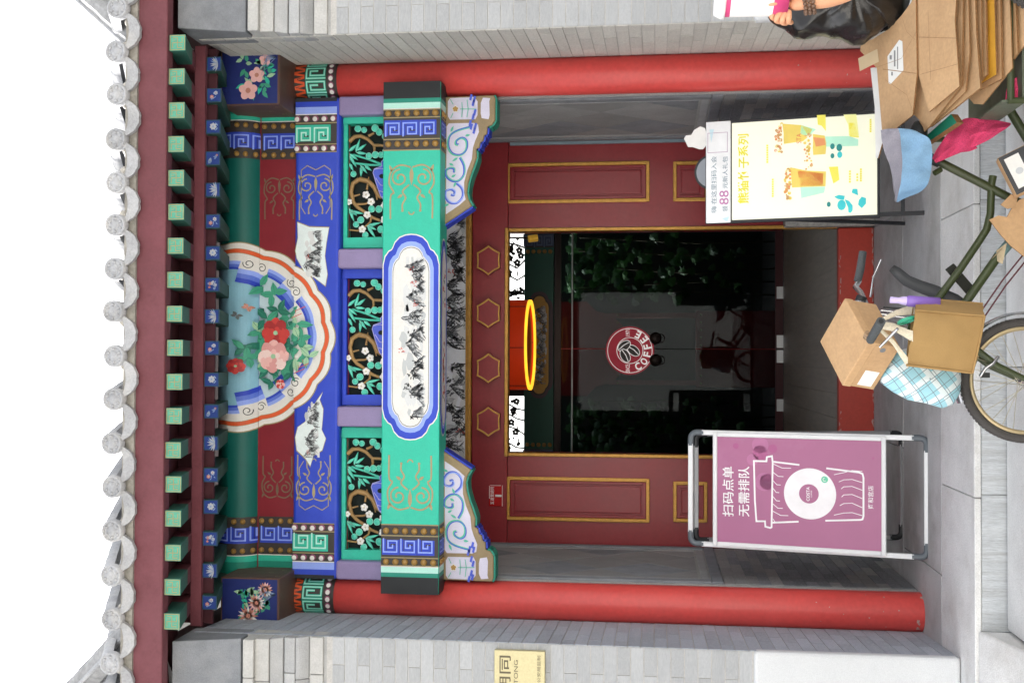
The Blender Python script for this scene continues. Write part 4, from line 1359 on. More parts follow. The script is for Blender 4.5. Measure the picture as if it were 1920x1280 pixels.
def lattice(yl, yr, wedge):
    """yl/yr: photo rows of the left and right edges of the opening"""
    x0, x1 = PY(680, yl, -.03).x, PY(680, yr, -.03).x
    LP = MB()
    LP.box(x0 - .05, x1 + .05, .03, .04, LZ0, LZ1, dark_back)
    LP = LP.build('lattice_panel', GATE, label='carved openwork panel of plum, bamboo and rock')
    mb = MB()
    fr = teal if not wedge else cobalt
    za, zb = BZ1 + .004, UZ0 - .002
    zt_ = PY(651, 640, -.03).z
    for b in ((x0 - .06, x0, za, zb), (x1, x1 + .06, za, zb), (x0, x1, zt_, zb), (x0, x1, za - .02, za)):
        mb.box(b[0], b[1], -.045, .028, b[2], b[3], fr)
    mb.build('panel_frame', LP, bevel=.003, seg=1)
    mb = MB()
    mb.box(x0 + .0005, x1 - .0005, -.012, -.006, zt_ - .004, zt_ - .0005, crimson)
    mb.build('red_lining', LP)
    W_, H_ = x1 - x0, zt_ - za
    # template coordinates from the middle panel: s = 0..1 left to right (photo bottom to top), t = 0..1 from top down
    T = lambda s, t: (x0 + W_ * s, z_(t))
    z_ = lambda t: zt_ - H_ * t
    K = lambda px_, py_: ((1180 - py_) / 1080.0, (px_ - 35) / 330.0)      # from the zoomed picture of the middle panel
    def pt(px_, py_, y=-.02):
        s, t = K(px_, py_); x, z = T(s, t); return Vector((x, y, z))
    for path, r0, r1 in ((((40, 260), (80, 215), (130, 210), (185, 240), (235, 300), (330, 305)), .013, .008), (((190, 210), (235, 185)), .009, .006), (((235, 300), (240, 345), (230, 380)), .009, .005),
                         (((120, 620), (70, 660), (55, 740), (75, 840), (110, 890), (160, 930), (230, 990), (285, 1015)), .014, .008), (((120, 620), (190, 640), (240, 700), (265, 770), (300, 800)), .015, .012),
                         (((80, 780), (125, 765)), .006, .004), (((100, 860), (170, 855), (205, 835)), .007, .005), (((180, 720), (195, 600)), .007, .003), (((215, 975), (210, 1030), (170, 1070), (110, 1110), (45, 1100)), .007, .005),
                         (((310, 1000), (320, 1060)), .006, .004), (((255, 770), (262, 820)), .006, .003)):
        pts = [pt(*p) for p in path]
        n = len(pts)
        MB().tube(pts, [r0 + (r1 - r0) * i / (n - 1) for i in range(n)], bark, 8).build('carved_branch', LP)
    for path in (((70, 385), (190, 430), (330, 500)), ((70, 465), (200, 485), (330, 495))):
        MB().tube([pt(*p, -.016) for p in path], .0065, bamboo, 8).build('bamboo_cane', LP)
    for (a, b, r) in ((110, 145, 1.1), (158, 157, .95), (245, 140, 1.2), (280, 180, 1.1), (338, 155, 1.0), (325, 218, 1.1), (350, 268, 1.1), (197, 402, 1.05), (248, 395, 1.15), (293, 393, 1.0), (332, 365, 1.1), (77, 575, 1.0),
                      (222, 905, 1.15), (280, 910, 1.15), (138, 1012, 1.15), (102, 1055, 1.0), (175, 1155, 1.1), (297, 1100, 1.2), (328, 1155, 1.15)):
        p = pt(a, b, -.022 - rr(0, .006))
        inst(RL, 'round_leaf', LP, p, (rr(-.2, .2), 0, rr(-.2, .2)), (r, 1, r * .98))
    for (a, b, r) in ((178, 772, 1.1), (218, 838, 1.1), (45, 838, .9), (325, 875, 1.15), (188, 962, 1.1), (325, 1012, 1.2), (150, 1098, 1.1)):
        inst(PFm, 'plum_blossom', LP, pt(a, b, -.026), (0, rr(0, 1), 0), (r, 1, r))
    for (a, b, c, d) in ((95, 365, 125, 240), (40, 355, 105, 290), (110, 350, 175, 290), (100, 370, 180, 380), (45, 380, 110, 440), (45, 400, 100, 510), (45, 470, 75, 545), (140, 495, 135, 600), (165, 495, 220, 545), (130, 490, 185, 570),
                         (45, 900, 85, 1030), (50, 910, 105, 970), (60, 930, 160, 950), (185, 1070, 295, 1035), (190, 1065, 260, 1105), (190, 1070, 255, 1185)):
        p, q = pt(a, b, -.02), pt(c, d, -.02)
        dv = q - p
        inst(BLm, 'bamboo_leaf', LP, p, (0, -atan2(dv.z, dv.x), 0), (dv.length / .075, 1, 1))
    rk = MB()
    out = [(365, 420), (335, 430), (305, 470), (310, 510), (250, 535), (240, 570), (262, 660), (285, 740), (300, 790), (340, 850), (365, 860)]
    pts = [pt(*p) for p in out]
    mid = [(p.x, p.z) for p in pts]
    rk.prism(mid, lambda p: (p[0], -.055, p[1]), lambda p: (p[0], -.01, p[1]), rock)
    for path in (out, ((250, 540), (300, 530), (350, 545)), ((285, 740), (330, 760), (360, 740)), ((310, 800), (350, 800)), ((262, 620), (300, 690), (355, 700))):
        rk.tube([pt(*p, -.056) for p in path], .0028, rock_l, 6)
    hole = pt(310, 605, -.0562)
    rk.ball(hole, .013, dark_back, 10, 6, (1, .12, 1.3))
    rk.build('carved_rock', LP)
lattice(1030, 820, False)
lattice(740, 522, True)
lattice(446, 233, False)

# ---------------------------------------------------------------- carved brackets under the lower beam
brk_gold = paint('bracket_tan', '8F7C5C', var=.12)
scr_b, scr_g = paint('scroll_blue', '4C60CC'), paint('scroll_teal', '55B89E')
LO = [(828, 843), (883, 880), (876, 892), (873, 905), (875, 922), (880, 940), (886, 956), (891, 972), (890, 988), (896, 990), (898, 1001), (903, 1003), (905, 1014), (910, 1016), (911, 1031), (919, 1033), (925, 1042), (925, 1084), (922, 1090), (824, 1086)]
QY = -.075
def bracket(s):
    def b3(v, y, Y=QY):
        p = PY(v, y, Y)
        return (p.x, p.z) if s < 0 else (-p.x, p.z)
    pts = [b3(*q) for q in LO]
    BR = MB()
    BR.prism(pts, lambda p: (p[0], QY, p[1]), lambda p: (p[0], .045, p[1]), brk_gold)
    BR = BR.build('bracket', GATE, bevel=.004, seg=1, label='%s carved scroll bracket under the turquoise beam' % ('left' if s < 0 else 'right'))
    # coloured edge under the curved outline
    mb = MB()
    for a, b, m_ in ((0, 1, cobalt), (1, 8, teal_dk), (8, 10, cobalt), (10, 12, cobalt), (12, 14, cobalt), (14, 18, teal_dk)):
        seg = pts[a:b + 1]
        for i in range(len(seg) - 1):
            p, q = Vector(seg[i]), Vector(seg[i + 1])
            d = (q - p).normalized(); n_ = Vector((-d.y, d.x))
            if n_.y > 0: n_ = -n_
            o = [p, q, q + n_ * .010, p + n_ * .010]
            mb.prism([tuple(v) for v in o], lambda r: (r[0], QY + .012, r[1]), lambda r: (r[0], .05, r[1]), m_)
    mb.build('painted_edge', BR)
    P = Paint(front(QY), .0014, .0006)
    fld = [(834, 864), (846, 872), (860, 882), (871, 892), (868, 905), (868, 925), (874, 948), (882, 968), (884, 990), (888, 1003), (895, 1020), (893, 1034), (885, 1037), (838, 1036), (834, 1030)]
    P.poly([b3(*q) for q in fld], lavender_w)
    P.poly([b3(*q) for q in ((840, 1043), (888, 1044), (892, 1052), (892, 1078), (886, 1086), (840, 1084), (836, 1078), (836, 1050))], lavender_w)
    P.poly([b3(*q) for q in ((900, 1046), (913, 1044), (915, 1052), (914, 1078), (916, 1084), (902, 1085), (898, 1075), (898, 1055))], lavender_w)
    P.layer()
    cx = lambda px_, py_: b3(820 + px_ * .21875, 820 + py_ * .21875)
    def st(path, w, m_):
        q = [cx(*p) for p in path]
        P.stroke(smooth(q) if len(q) > 2 else q, w, m_)
    sp = ([(150, 470), (200, 420), (205, 350), (160, 300), (100, 300), (60, 345), (65, 400), (105, 415), (135, 395), (130, 365), (105, 370)],
          [(180, 690), (215, 620), (215, 540), (170, 490), (110, 490), (65, 530), (65, 580), (100, 600), (130, 590), (130, 560)],
          [(265, 955), (150, 920), (90, 870), (80, 780), (120, 720), (190, 715), (235, 760), (235, 830), (195, 860), (150, 835), (145, 805), (165, 800)])
    for k, path in enumerate(sp):
        P.layer(); st(path, .017, white_fld)
        P.layer(); st(path, .013, scr_g if k == 2 else scr_b)
        P.layer(); st([(p[0] + 8, p[1] + 6) for p in path], .006, scr_b if k == 2 else (scr_g if k == 1 else cobalt_lt))
    P.layer()
    for (a, b, an, ln) in ((95, 290, 1.2, .04), (165, 690, 1.0, .04), (100, 910, 3.6, .04), (110, 520, 4.2, .03), (150, 480, .4, .035), (90, 640, 5.2, .03), (225, 880, 4.6, .03)):
        P.leaf(cx(a, b), an if s < 0 else pi - an, ln, .014, scr_g)
    for (a, b) in ((300, 920), (275, 955), (265, 985), (310, 960), (290, 1040), (305, 1080), (290, 1160), (300, 1195), (270, 1210)):
        c = cx(a, b); P.poly([(c[0] - .018, c[1] - .004), (c[0] + .016, c[1] - .012), (c[0] + .02, c[1]), (c[0] - .012, c[1] + .008)], scr_b)
    c = cx(140, 1110)
    P.flower(c, .021, 5, white_fld); P.layer(); P.flower(c, .016, 5, gold_pt)
    for q in (((180, 1110), (320, 1110)), ((200, 1110), (195, 1040)), ((200, 1110), (195, 1170)), ((250, 1110), (240, 1040)), ((250, 1110), (240, 1190)), ((100, 1030), (120, 1075)), ((95, 1195), (120, 1150))):
        st(q, .004, scr_g)
    P.build('scroll_carving', BR)
for s_ in (-1, 1):
    bracket(s_)

# ---------------------------------------------------------------- landscape painted on the board above the door lintel
TB = MB().box(-WX, WX, DY - .005, DY + .02, 2.684, 3.55, paint('transom_board_grey', (222, 226, 230))).build('transom_board', GATE, label='ink landscape painted board above the door lintel')
P = Paint(front(DY - .005), .0012)
ink(P, -1.30, -.15, 2.69, 2.93, 31, 8, True, -1)
ink(P, -.05, 1.30, 2.69, 2.93, 32, 10, True, -1)
P.rect(-1.3, -.9, 2.69, 2.693, grey_ink[2])
P.build('ink_landscape', TB)
bead_frame(TB, -1.30, 1.30, 2.684, 3.3, DY - .006, .016, gold)
# ================================================================== glass doors and what stands behind the opening
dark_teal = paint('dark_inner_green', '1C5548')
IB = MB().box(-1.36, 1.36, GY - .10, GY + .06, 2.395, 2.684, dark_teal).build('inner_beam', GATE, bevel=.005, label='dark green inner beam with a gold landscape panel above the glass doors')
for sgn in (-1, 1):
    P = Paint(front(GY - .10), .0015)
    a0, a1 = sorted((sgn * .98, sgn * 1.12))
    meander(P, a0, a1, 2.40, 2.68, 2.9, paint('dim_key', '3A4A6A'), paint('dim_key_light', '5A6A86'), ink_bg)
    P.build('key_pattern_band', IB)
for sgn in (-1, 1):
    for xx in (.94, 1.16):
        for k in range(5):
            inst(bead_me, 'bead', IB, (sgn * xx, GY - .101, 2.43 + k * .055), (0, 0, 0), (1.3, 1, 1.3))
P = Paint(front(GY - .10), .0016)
for (d, mat) in ((0, paint('dim_plum_rim', '4A3A44')), (.03, ink_bg), (.045, paint('gold_lit_field', 'C79A4A'))):  # warm light on the panel is put into its gold colour
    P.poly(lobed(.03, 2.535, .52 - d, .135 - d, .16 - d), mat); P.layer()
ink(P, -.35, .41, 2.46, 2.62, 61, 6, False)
P.build('gold_lit_landscape', IB)
# openwork above the inner beam, the white sky behind it
fret = paint('dark_fretwork', '141414')
FR = MB()
for s0, s1 in ((-1.36, -.47), (.47, 1.36)):
    R = random.Random(int(s0 * 100))
    for k in range(6):
        x = s0 + (s1 - s0) * (k + R.uniform(.2, .8)) / 6
        FR.tube([(x - R.uniform(-.08, .08), GY - .05, 2.685), (x + R.uniform(-.03, .03), GY - .05, 2.76), (x + .05, GY - .05, 2.90)], .009, fret, 6)
        FR.tube([(x, GY - .05, 2.75), (x + .06, GY - .05, 2.72 + R.uniform(0, .1))], .007, fret, 6)
    for k in range(24):
        c = (R.uniform(s0, s1), GY - .05, R.uniform(2.70, 2.90))
        FR.ball(c, R.uniform(.010, .020), fret, 7, 5, (1, .4, R.uniform(.7, 1.3)))
    for k in range(15):
        c = (R.uniform(s0, s1), R.uniform(2.70, 2.87))
        for a_ in range(5):
            FR.ball((c[0] + .020 * cos(a_ * 1.257), GY - .05, c[1] + .020 * sin(a_ * 1.257)), .017, fret, 7, 5, (1, .4, 1))
FR.box(-.47, .47, GY - .08, GY - .02, 2.685, 2.95, fret)
FR.box(-1.37, -1.28, GY - .08, GY - .02, 2.685, 2.95, fret)
FR.box(1.28, 1.37, GY - .08, GY - .02, 2.685, 2.95, fret)
FR.box(-1.37, 1.37, GY - .08, GY - .02, 2.90, 3.05, fret)
FR.build('fretwork', GATE)

glass = bpy.data.materials.new('door_glass')
glass.use_nodes = True
t = glass.node_tree
t.nodes.remove(t.nodes['Principled BSDF'])
fr_, tr, gl, mx = t.nodes.new('ShaderNodeFresnel'), t.nodes.new('ShaderNodeBsdfTransparent'), t.nodes.new('ShaderNodeBsdfGlossy'), t.nodes.new('ShaderNodeMixShader')
fr_.inputs['IOR'].default_value = 1.4
tr.inputs['Color'].default_value = (.42, .46, .46, 1)
gl.inputs['Color'].default_value = (.22, .24, .25, 1)
gl.inputs['Roughness'].default_value = 0.0
t.links.new(fr_.outputs[0], mx.inputs[0]); t.links.new(tr.outputs[0], mx.inputs[1]); t.links.new(gl.outputs[0], mx.inputs[2])
t.links.new(mx.outputs[0], t.nodes['Material Output'].inputs['Surface'])
steel = M('brushed_steel', 'B8B9BA', rough=.35, metal=.8, var=.05)
dark_bronze = M('dark_bronze', '2B2321', rough=.35, metal=.6)
dk_red = paint('dark_red_rail', '4A1218')
seam = PY(1250, 654, GY).x
for k, (x0, x1) in enumerate(((-1.30, seam - .004), (seam + .004, 1.34))):
    D = MB().box(x0, x1, GY - .006, GY + .006, .275, 2.33, glass).build('glass_door', GATE, label='%s frameless glass door leaf' % ('left' if k == 0 else 'right'))
    MB().box(x0, x1, GY - .02, GY + .02, .202, .274, dk_red).build('bottom_rail', D)
    c = PY(1229, 675 if k == 0 else 634, GY - .03)
    mb = MB().lathe([(0, .03), (.045, .028), (.058, .018), (.060, 0)], dark_bronze, Matrix.Translation((c.x, GY - .008, c.z)) @ Matrix.Rotation(pi / 2, 4, 'X'), 20)
    mb.torus((c.x, GY - .035, c.z - .045), .042, .005, dark_bronze, (0, 1, 0), 20, 6)
    mb.build('door_handle', D)
    for yy in ((760, 668) if k == 0 else (640, 549)):
        q = PY(1463, yy, GY - .03)
        MB().box(q.x - .055 if yy not in (668, 640) else q.x - .06, q.x + .06, GY - .025, GY - .0205, .20, .262, steel).build('metal_patch', D)
MB().box(-1.36, 1.36, GY - .03, GY + .03, 2.331, 2.394, dark_bronze).build('door_head', GATE)
MB().tube([(-1.36, GY - .09, 2.215), (1.36, GY - .09, 2.215)], .008, steel, 8).build('curtain_rail', GATE)
# round coffee sign on the glass
sg_red = paint('sign_burgundy', '9E2436', emit=.10)
sg_w = paint('sign_white', 'F2F0EE', emit=.14)
sg_g = paint('sign_bean_grey', '5A5553')
c = PY(1181, 657, GY)
R0 = .235
P = Paint(front(GY - .008), .001, .0004)
cc = (c.x, c.z)
for r, m_ in ((R0, sg_red), (R0 * .93, sg_w), (R0 * .905, sg_red), (R0 * .55, sg_w), (R0 * .525, sg_red)):
    P.disc(cc, r, m_, 48); P.layer()
for (dx, dz, an) in ((.0, -.035, .9), (.045, .055, 2.2), (-.05, .045, .5)):
    P.disc((cc[0] + dx, cc[1] + dz), .072, sg_w, 18, ry=.047, rot=an); P.layer()
    P.disc((cc[0] + dx, cc[1] + dz), .066, sg_g, 18, ry=.041, rot=an); P.layer()
    P.stroke([(cc[0] + dx - .062 * cos(an), cc[1] + dz - .062 * sin(an)), (cc[0] + dx + .008 * sin(an), cc[1] + dz - .008 * cos(an)), (cc[0] + dx + .062 * cos(an), cc[1] + dz + .062 * sin(an))], .007, sg_w); P.layer()
SG = thing('coffee_sign', 'round burgundy coffee sign with white lettering and beans on the glass doors', 'sign', (c.x, GY - .02, c.z))
P.build('sign_disc', SG)
mb = MB()
for k, ch in enumerate('COFFEE'):
    a = radians(-90 + (k - 2.5) * 25)
    p = Vector((c.x + R0 * .735 * cos(a), GY - .0155, c.z + R0 * .735 * sin(a)))
    up = Vector((-cos(a), 0, -sin(a)))
    ax = Vector((-sin(a), 0, cos(a)))
    lettering(mb, ch, p, .055 if ch in 'CO' else .046, ax, up, sg_w, .075)
mb.build('lettering', SG)
mb = MB()
lettering(mb, 'SINCE', (c.x - R0 * .74, GY - .0155, c.z + .02), .075, (1, 0, 0), (0, 0, 1), sg_w, .04)
mb.build('lettering', SG)
mb = MB()
lettering(mb, '1971', (c.x + R0 * .74, GY - .0155, c.z + .02), .065, (1, 0, 0), (0, 0, 1), sg_w, .04)
mb.build('lettering', SG)
# red studded screen behind the glass
scr_red = paint('screen_red', (178, 30, 34))
a, b = PY(1200, 725, 5.5), PY(1200, 583, 5.5)
S = thing('red_screen', 'dark red studded screen behind the glass doors', 'screen', ((a.x + b.x) / 2, 5.5, .188))
MB().box(a.x, b.x, 5.5, 5.54, .189, 1.0, scr_red).build('lower_panel', S, bevel=.005)
mb = MB()
o_ = [(-.5, 2.42), (.5, 2.42), (.5, 2.12), (.40, 2.02), (.36, 1.86), (.24, 1.74), (-.24, 1.74), (-.36, 1.86), (-.40, 2.02), (-.5, 2.12)]
xm, wm = (a.x + b.x) / 2, (b.x - a.x) * 1.25
mb.prism([(xm + p[0] * wm, p[1]) for p in o_], lambda p: (p[0], 5.5, p[1]), lambda p: (p[0], 5.54, p[1]), scr_red)
mb.build('shaped_valance', S)
MB().box(a.x + .02, a.x + .07, 5.505, 5.535, .99, 1.9, scr_red).build('upright', S)
MB().box(b.x - .07, b.x - .02, 5.505, 5.535, .99, 1.9, scr_red).build('upright', S)
stud = MB().ball((0, 0, 0), .012, gold, 8, 5).mesh('stud')
for k in range(10):
    x = a.x + (b.x - a.x) * (k + .5) / 10
    inst(stud, 'stud', S, (x, 5.497, .95)); inst(stud, 'stud', S, (x, 5.497, 1.80))
# climbing vines either side
leaf_m = M('vine_leaf', (66, 112, 50), rough=.5, var=.3, scale=3, rand=0)
leaf_m2 = M('vine_leaf_dark', (38, 76, 36), rough=.5, var=.3, scale=3)
stem_m = M('vine_stem', '4A4030', rough=.8)
def vine(pys, v0, v1, lab, seed, n):
    R = random.Random(seed)
    p, q = PY(v0, pys[0], 5.15), PY(v1, pys[1], 5.15)
    x0, x1, z0, z1 = min(p.x, q.x), max(p.x, q.x), q.z, p.z
    V = thing('climbing_vine', lab, 'plant', ((x0 + x1) / 2, 5.2, .188))
    mb = MB()
    for k in range(5):
        x = x0 + (x1 - x0) * (k + .5) / 5
        mb.tube([(x, 5.25, .19), (x + R.uniform(-.05, .05), 5.24, 1.0), (x + R.uniform(-.1, .1), 5.2, z1 - .1)], .008, stem_m, 6)
    mb.build('stems', V)
    mb = MB()
    for k in range(n):
        c = Vector((R.uniform(x0, x1), R.uniform(5.02, 5.35), z0 + (z1 - z0) * R.random() ** .45))
        s = R.uniform(.05, .09)
        nrm = Vector((R.uniform(-.5, .5), -1, R.uniform(-.2, .9))).normalized()
        u = nrm.orthogonal().normalized()
        u = (Matrix.Rotation(R.uniform(0, 6.28), 4, nrm) @ u.to_4d()).to_3d()
        w_ = nrm.cross(u)
        pts = [(0, -.5), (.35, -.55), (.75, -.2), (.55, .1), (.45, .5), (.15, .55), (0, 1.0), (-.15, .55), (-.45, .5), (-.55, .1), (-.75, -.2), (-.35, -.55)]
        ctr = c + nrm * s * .12
        vs = [ctr] + [c + u * a_ * s + w_ * b_ * s for a_, b_ in pts]
        mb.add(vs, [(0, i + 1, (i + 1) % 12 + 1) for i in range(12)], R.choice((leaf_m, leaf_m2)))
    o = mb.build('foliage', V)
    o['kind'] = 'stuff'
vine((846, 752), 1068, 1440, 'leafy green vine behind the left glass door', 5, 150)
vine((566, 438), 1066, 1440, 'leafy green vine behind the right glass door', 6, 190)
# drum lantern
lan_red = M('lantern_red_silk', 'B8300E', rough=.6, var=.12, scale=4, emit=.10)
lan_glow = M('lantern_lit_rim', (240, 172, 44), rough=.6, var=.15, emit=.50)
lan_dk = M('lantern_inner_red', '7A1A0E', rough=.7, emit=.05)
lx, ly, lz = .005, 3.0, 2.432
LN = thing('drum_lantern', 'glowing red drum lantern with a lit yellow rim hanging in the passage', 'lantern', (lx, ly, lz))
Tm = Matrix.Translation((lx, ly, lz))
MB().lathe([(.37, .0), (.37, .42), (.362, .42)], lan_red, Tm, 48).build('drum_shade', LN)
MB().lathe([(.372, -.004), (.372, .016), (.345, .016), (.335, .004), (.345, -.004), (.372, -.004)], lan_glow, Tm, 48).build('lit_rim', LN)
MB().lathe([(.334, .03), (.0, .03)], lan_dk, Tm, 40).build('bottom_disc', LN)
MB().tube([(lx + .1, ly, lz + .42), (lx + .1, ly, 3.02)], .006, dark_bronze, 6).build('hanger', LN)
MB().tube([(lx - .1, ly, lz + .42), (lx - .1, ly, 3.02)], .006, dark_bronze, 6).build('hanger', LN)
mb = MB()
for k in range(6):
    a_ = k * pi / 3 + .45
    mb.box(lx + .371 * cos(a_) - .003, lx + .371 * cos(a_) + .003, ly + .371 * sin(a_) - .003, ly + .371 * sin(a_) + .003, lz + .016, lz + .42, dark_bronze)
mb.build('ribs', LN)
# little brass spotlight
p = PY(1003, 446, 2.6)
SP = thing('spotlight', 'small brass spotlight at the top right of the passage', 'lamp', tuple(p))
MB().tube([(p.x, 2.6, p.z - .02), (p.x - .01, 2.58, p.z + .05)], .028, M('brass', 'C89A3A', rough=.3, metal=.7, emit=.10), 14).build('lamp_body', SP)
MB().tube([(p.x, 2.6, p.z + .03), (p.x, 2.6, 3.02)], .007, dark_bronze, 6).build('bracket', SP)
# ================================================================== signs
def PL(px, py, p0, n):
    d = ray(px, py); p0, n = Vector(p0), Vector(n)
    return CAM + d * ((p0 - CAM).dot(n) / d.dot(n))
alu = M('white_aluminium', (226, 227, 228), rough=.35, var=.03)
alu_edge = M('satin_aluminium', 'AEB0B3', rough=.35, metal=.6, var=.05)
grey_pl = M('grey_plastic_corner', '5F666C', rough=.45, var=.08)
dark_pl = M('black_plastic', '26282B', rough=.45, var=.08)

# ---- A-board
foot_y, top_y, top_z = -.155, .15, 1.215
n_a = Vector((0, -top_z, (top_y - foot_y))).normalized()
up_a = Vector((0, top_y - foot_y, top_z)).normalized()
X_ = Vector((1, 0, 0))
def AP(px, py):
    return PL(px, py, (0, foot_y, 0), n_a)
bl, br, tl, tr_ = AP(1738, 1046), AP(1738, 821), AP(1297, 1016), AP(1300, 810)
xl, xr = (bl.x + tl.x) / 2, (br.x + tr_.x) / 2
H_A = top_z / up_a.z
AB = thing('a_board_sign', 'white framed folding pavement sign with a mauve poster, left of the door', 'sign', ((xl + xr) / 2, foot_y, 0))
O_a = Vector((xl, foot_y, 0))
W_A = xr - xl
def A3(s, t, h=0.0):
    return O_a + X_ * s + up_a * t + n_a * h
def frame_loop(P3, W_, H_, side, cor, r=.0135, c=.062, tag_='', rail0=None):
    """square tube frame with rounded plastic elbows"""
    def bar(a, b, mat, nm):
        a, b = Vector(a), Vector(b)
        d = (b - a)
        q = P3(0, 0, 1) - P3(0, 0, 0)
        w = d.normalized().cross(q)
        return MB().obox((a + b) / 2, d / 2, w * r, q * r, mat).build(nm, AB, bevel=.003, seg=1)
    bar(P3(c, 0), P3(W_ - c, 0), side, 'frame_bar'); bar(P3(c, H_), P3(W_ - c, H_), side, 'frame_bar')
    bar(P3(0, c), P3(0, H_ - c), side, 'frame_bar'); bar(P3(W_, c), P3(W_, H_ - c), side, 'frame_bar')
    for (cx, cy, a0) in ((c, c, pi), (W_ - c, c, 1.5 * pi), (W_ - c, H_ - c, 0), (c, H_ - c, .5 * pi)):
        R_ = c * .55
        ox = cx - c + R_ if cx < W_ / 2 else cx + c - R_
        oy = cy - c + R_ if cy < H_ / 2 else cy + c - R_
        pts = []
        pts.append(P3(ox + R_ * cos(a0), oy + (c - R_ + .012) * (1 if cy < H_ / 2 else -1)) if abs(cos(a0)) > .5 else P3(ox + (c - R_ + .012) * (1 if cx < W_ / 2 else -1), oy + R_ * sin(a0)))
        for k in range(7):
            a = a0 + (pi / 2) * k / 6
            pts.append(P3(ox + R_ * cos(a), oy + R_ * sin(a)))
        a = a0 + pi / 2
        pts.append(P3(ox + R_ * cos(a), oy + (c - R_ + .012) * (1 if cy < H_ / 2 else -1)) if abs(cos(a)) > .5 else P3(ox + (c - R_ + .012) * (1 if cx < W_ / 2 else -1), oy + R_ * sin(a)))
        MB().tube(pts, r * 1.25, cor, 10).build('corner_joint', AB)
frame_loop(A3, W_A, H_A, alu, grey_pl)
# rear frame
r_foot = Vector((xl + .012, .47, 0))
up_r = (Vector((0, top_y + .02, top_z)) - Vector((0, .47, 0))).normalized()
n_r = Vector((0, -up_r.z, up_r.y))
def A3r(s, t, h=0.0):
    return r_foot + X_ * s + up_r * t + n_r * h
frame_loop(A3r, W_A - .024, (Vector((0, top_y + .02, top_z - .03)) - Vector((0, .47, 0))).length, alu_edge, dark_pl)
# poster snap frame
pt_, pb = AP(1338, 915), AP(1662, 930)
t1, t0 = (pt_ - O_a).dot(up_a), (pb - O_a).dot(up_a)
s0, s1 = -.004, W_A + .004
pm = M('poster_mauve', (170, 104, 140), rough=.35, var=.05, scale=2.0, dirt=(200, 156, 186), dirt_amt=.6, dirt_scale=.45)
def abox(s0, s1, t0, t1, h0, h1, mat, nm, bevel=.002):
    return MB().prism([(s0, t0), (s1, t0), (s1, t1), (s0, t1)], lambda p: A3(p[0], p[1], h1), lambda p: A3(p[0], p[1], h0), mat).build(nm, AB, bevel=bevel, seg=1)
fw = .024
for (a0, a1, b0, b1) in ((s0, s1, t0, t0 + fw), (s0, s1, t1 - fw, t1), (s0, s0 + fw, t0 + fw, t1 - fw), (s1 - fw, s1, t0 + fw, t1 - fw)):
    abox(a0, a1, b0, b1, .012, .026, alu, 'snap_frame', .004)
abox(s0 + .01, s1 - .01, t0 + .01, t1 - .01, .002, .016, pm, 'poster')
P = Paint(lambda a, b, h: tuple(A3(a, b, .0165 + h)), .0006, .0004)
wh = paint('poster_white', 'F2EFF1', bump=0)
pk = paint('poster_pink_bean', (172, 92, 138), bump=0); pk2 = paint('poster_pink_pale', (182, 114, 154), bump=0)
def PS(px, py):
    q = AP(px, py) - O_a
    return (q.dot(X_), q.dot(up_a))
Z4 = lambda zx, zy: PS(1270 + zx * .26042, 780 + zy * .26042)     # measured on an enlargement of the poster
for (a, b, r, m_) in ((425, 212, .016, pk), (600, 205, .045, pk2), (600, 260, .04, pk), (690, 232, .024, pk), (545, 310, .032, pk2), (630, 470, .05, pk2), (655, 470, .045, pk), (1412, 300, .006, pk)):
    P.disc(Z4(a, b), r, m_, 20)
P.build('bean_print', AB, kind='stuff')
P = Paint(lambda a, b, h: tuple(A3(a, b, .0165 + h)), .0012, .0004)
def ln(path, w, closed=False):
    P.stroke([Z4(*p) for p in path], w, wh, closed)
ln([(555, 320), (645, 322), (648, 292), (685, 285), (690, 330), (682, 795), (672, 800), (637, 790), (635, 752), (573, 752), (562, 600)], .0095, True)
ln([(692, 325), (882, 348)], .0095); ln([(1075, 372), (1310, 402), (1335, 412), (1342, 440), (1342, 715), (1335, 738), (1320, 742), (1068, 748)], .0095); ln([(686, 762), (876, 755)], .0095)
for k, y in enumerate((340, 400, 460, 515, 575, 628, 680, 735)):
    L_ = (130, 75, 55, 45, 50, 70, 110, 40)[k]
    ln([(692, y), (692 + L_ * .5, y + 30), (692 + L_, y + 32 if k < 7 else y + 25)], .0035)
for (y0, y1, x0) in ((418, 395, 1130), (470, 475, 1165), (520, 530, 1182), (578, 590, 1185), (640, 655, 1172), (708, 712, 1130)):
    ln([(x0, y0), (1200, y0 - 15), (1260, y0 - 18 if y0 > 430 else y0 - 30), (1334, y1)], .0035)
P.layer()
P.disc(Z4(957, 555), .138, wh, 56); P.layer()
P.disc(Z4(950, 555), .052, pm, 36); P.layer()
P.disc(Z4(1063, 453), .018, paint('mint_badge', '6CC8A4', bump=0), 20); P.layer()
P.stroke([(lambda c: (c[0] + .009 * cos(t), c[1] + .009 * sin(t)))(Z4(1063, 453)) for t in (0, .8, 1.6, 2.4, 3.2, 4.0)], .003, wh)
P.build('cup_print', AB)
def ptext(s, zx, zy, w, h, lift=.0192, mat=wh):
    s_, t_ = Z4(zx, zy)
    mb = MB()
    lettering(mb, s, A3(s_, t_, lift), w, X_, up_a, mat, h)
    mb.build('poster_lettering', AB)
kx = (Z4(0, 0)[0] - Z4(0, 100)[0]) / 100.0
ptext('扫码点单', 370, 538, abs(kx) * 352, .062)
ptext('无需排队', 483, 538, abs(kx) * 352, .062)
ptext('雍和宫店', 1394, 580, abs(kx) * 155, .028)
ptext('COSTA', 944, 556, abs(kx) * 98, .017, .0200)
ptext('COFFEE', 968, 556, abs(kx) * 48, .007, .0200)

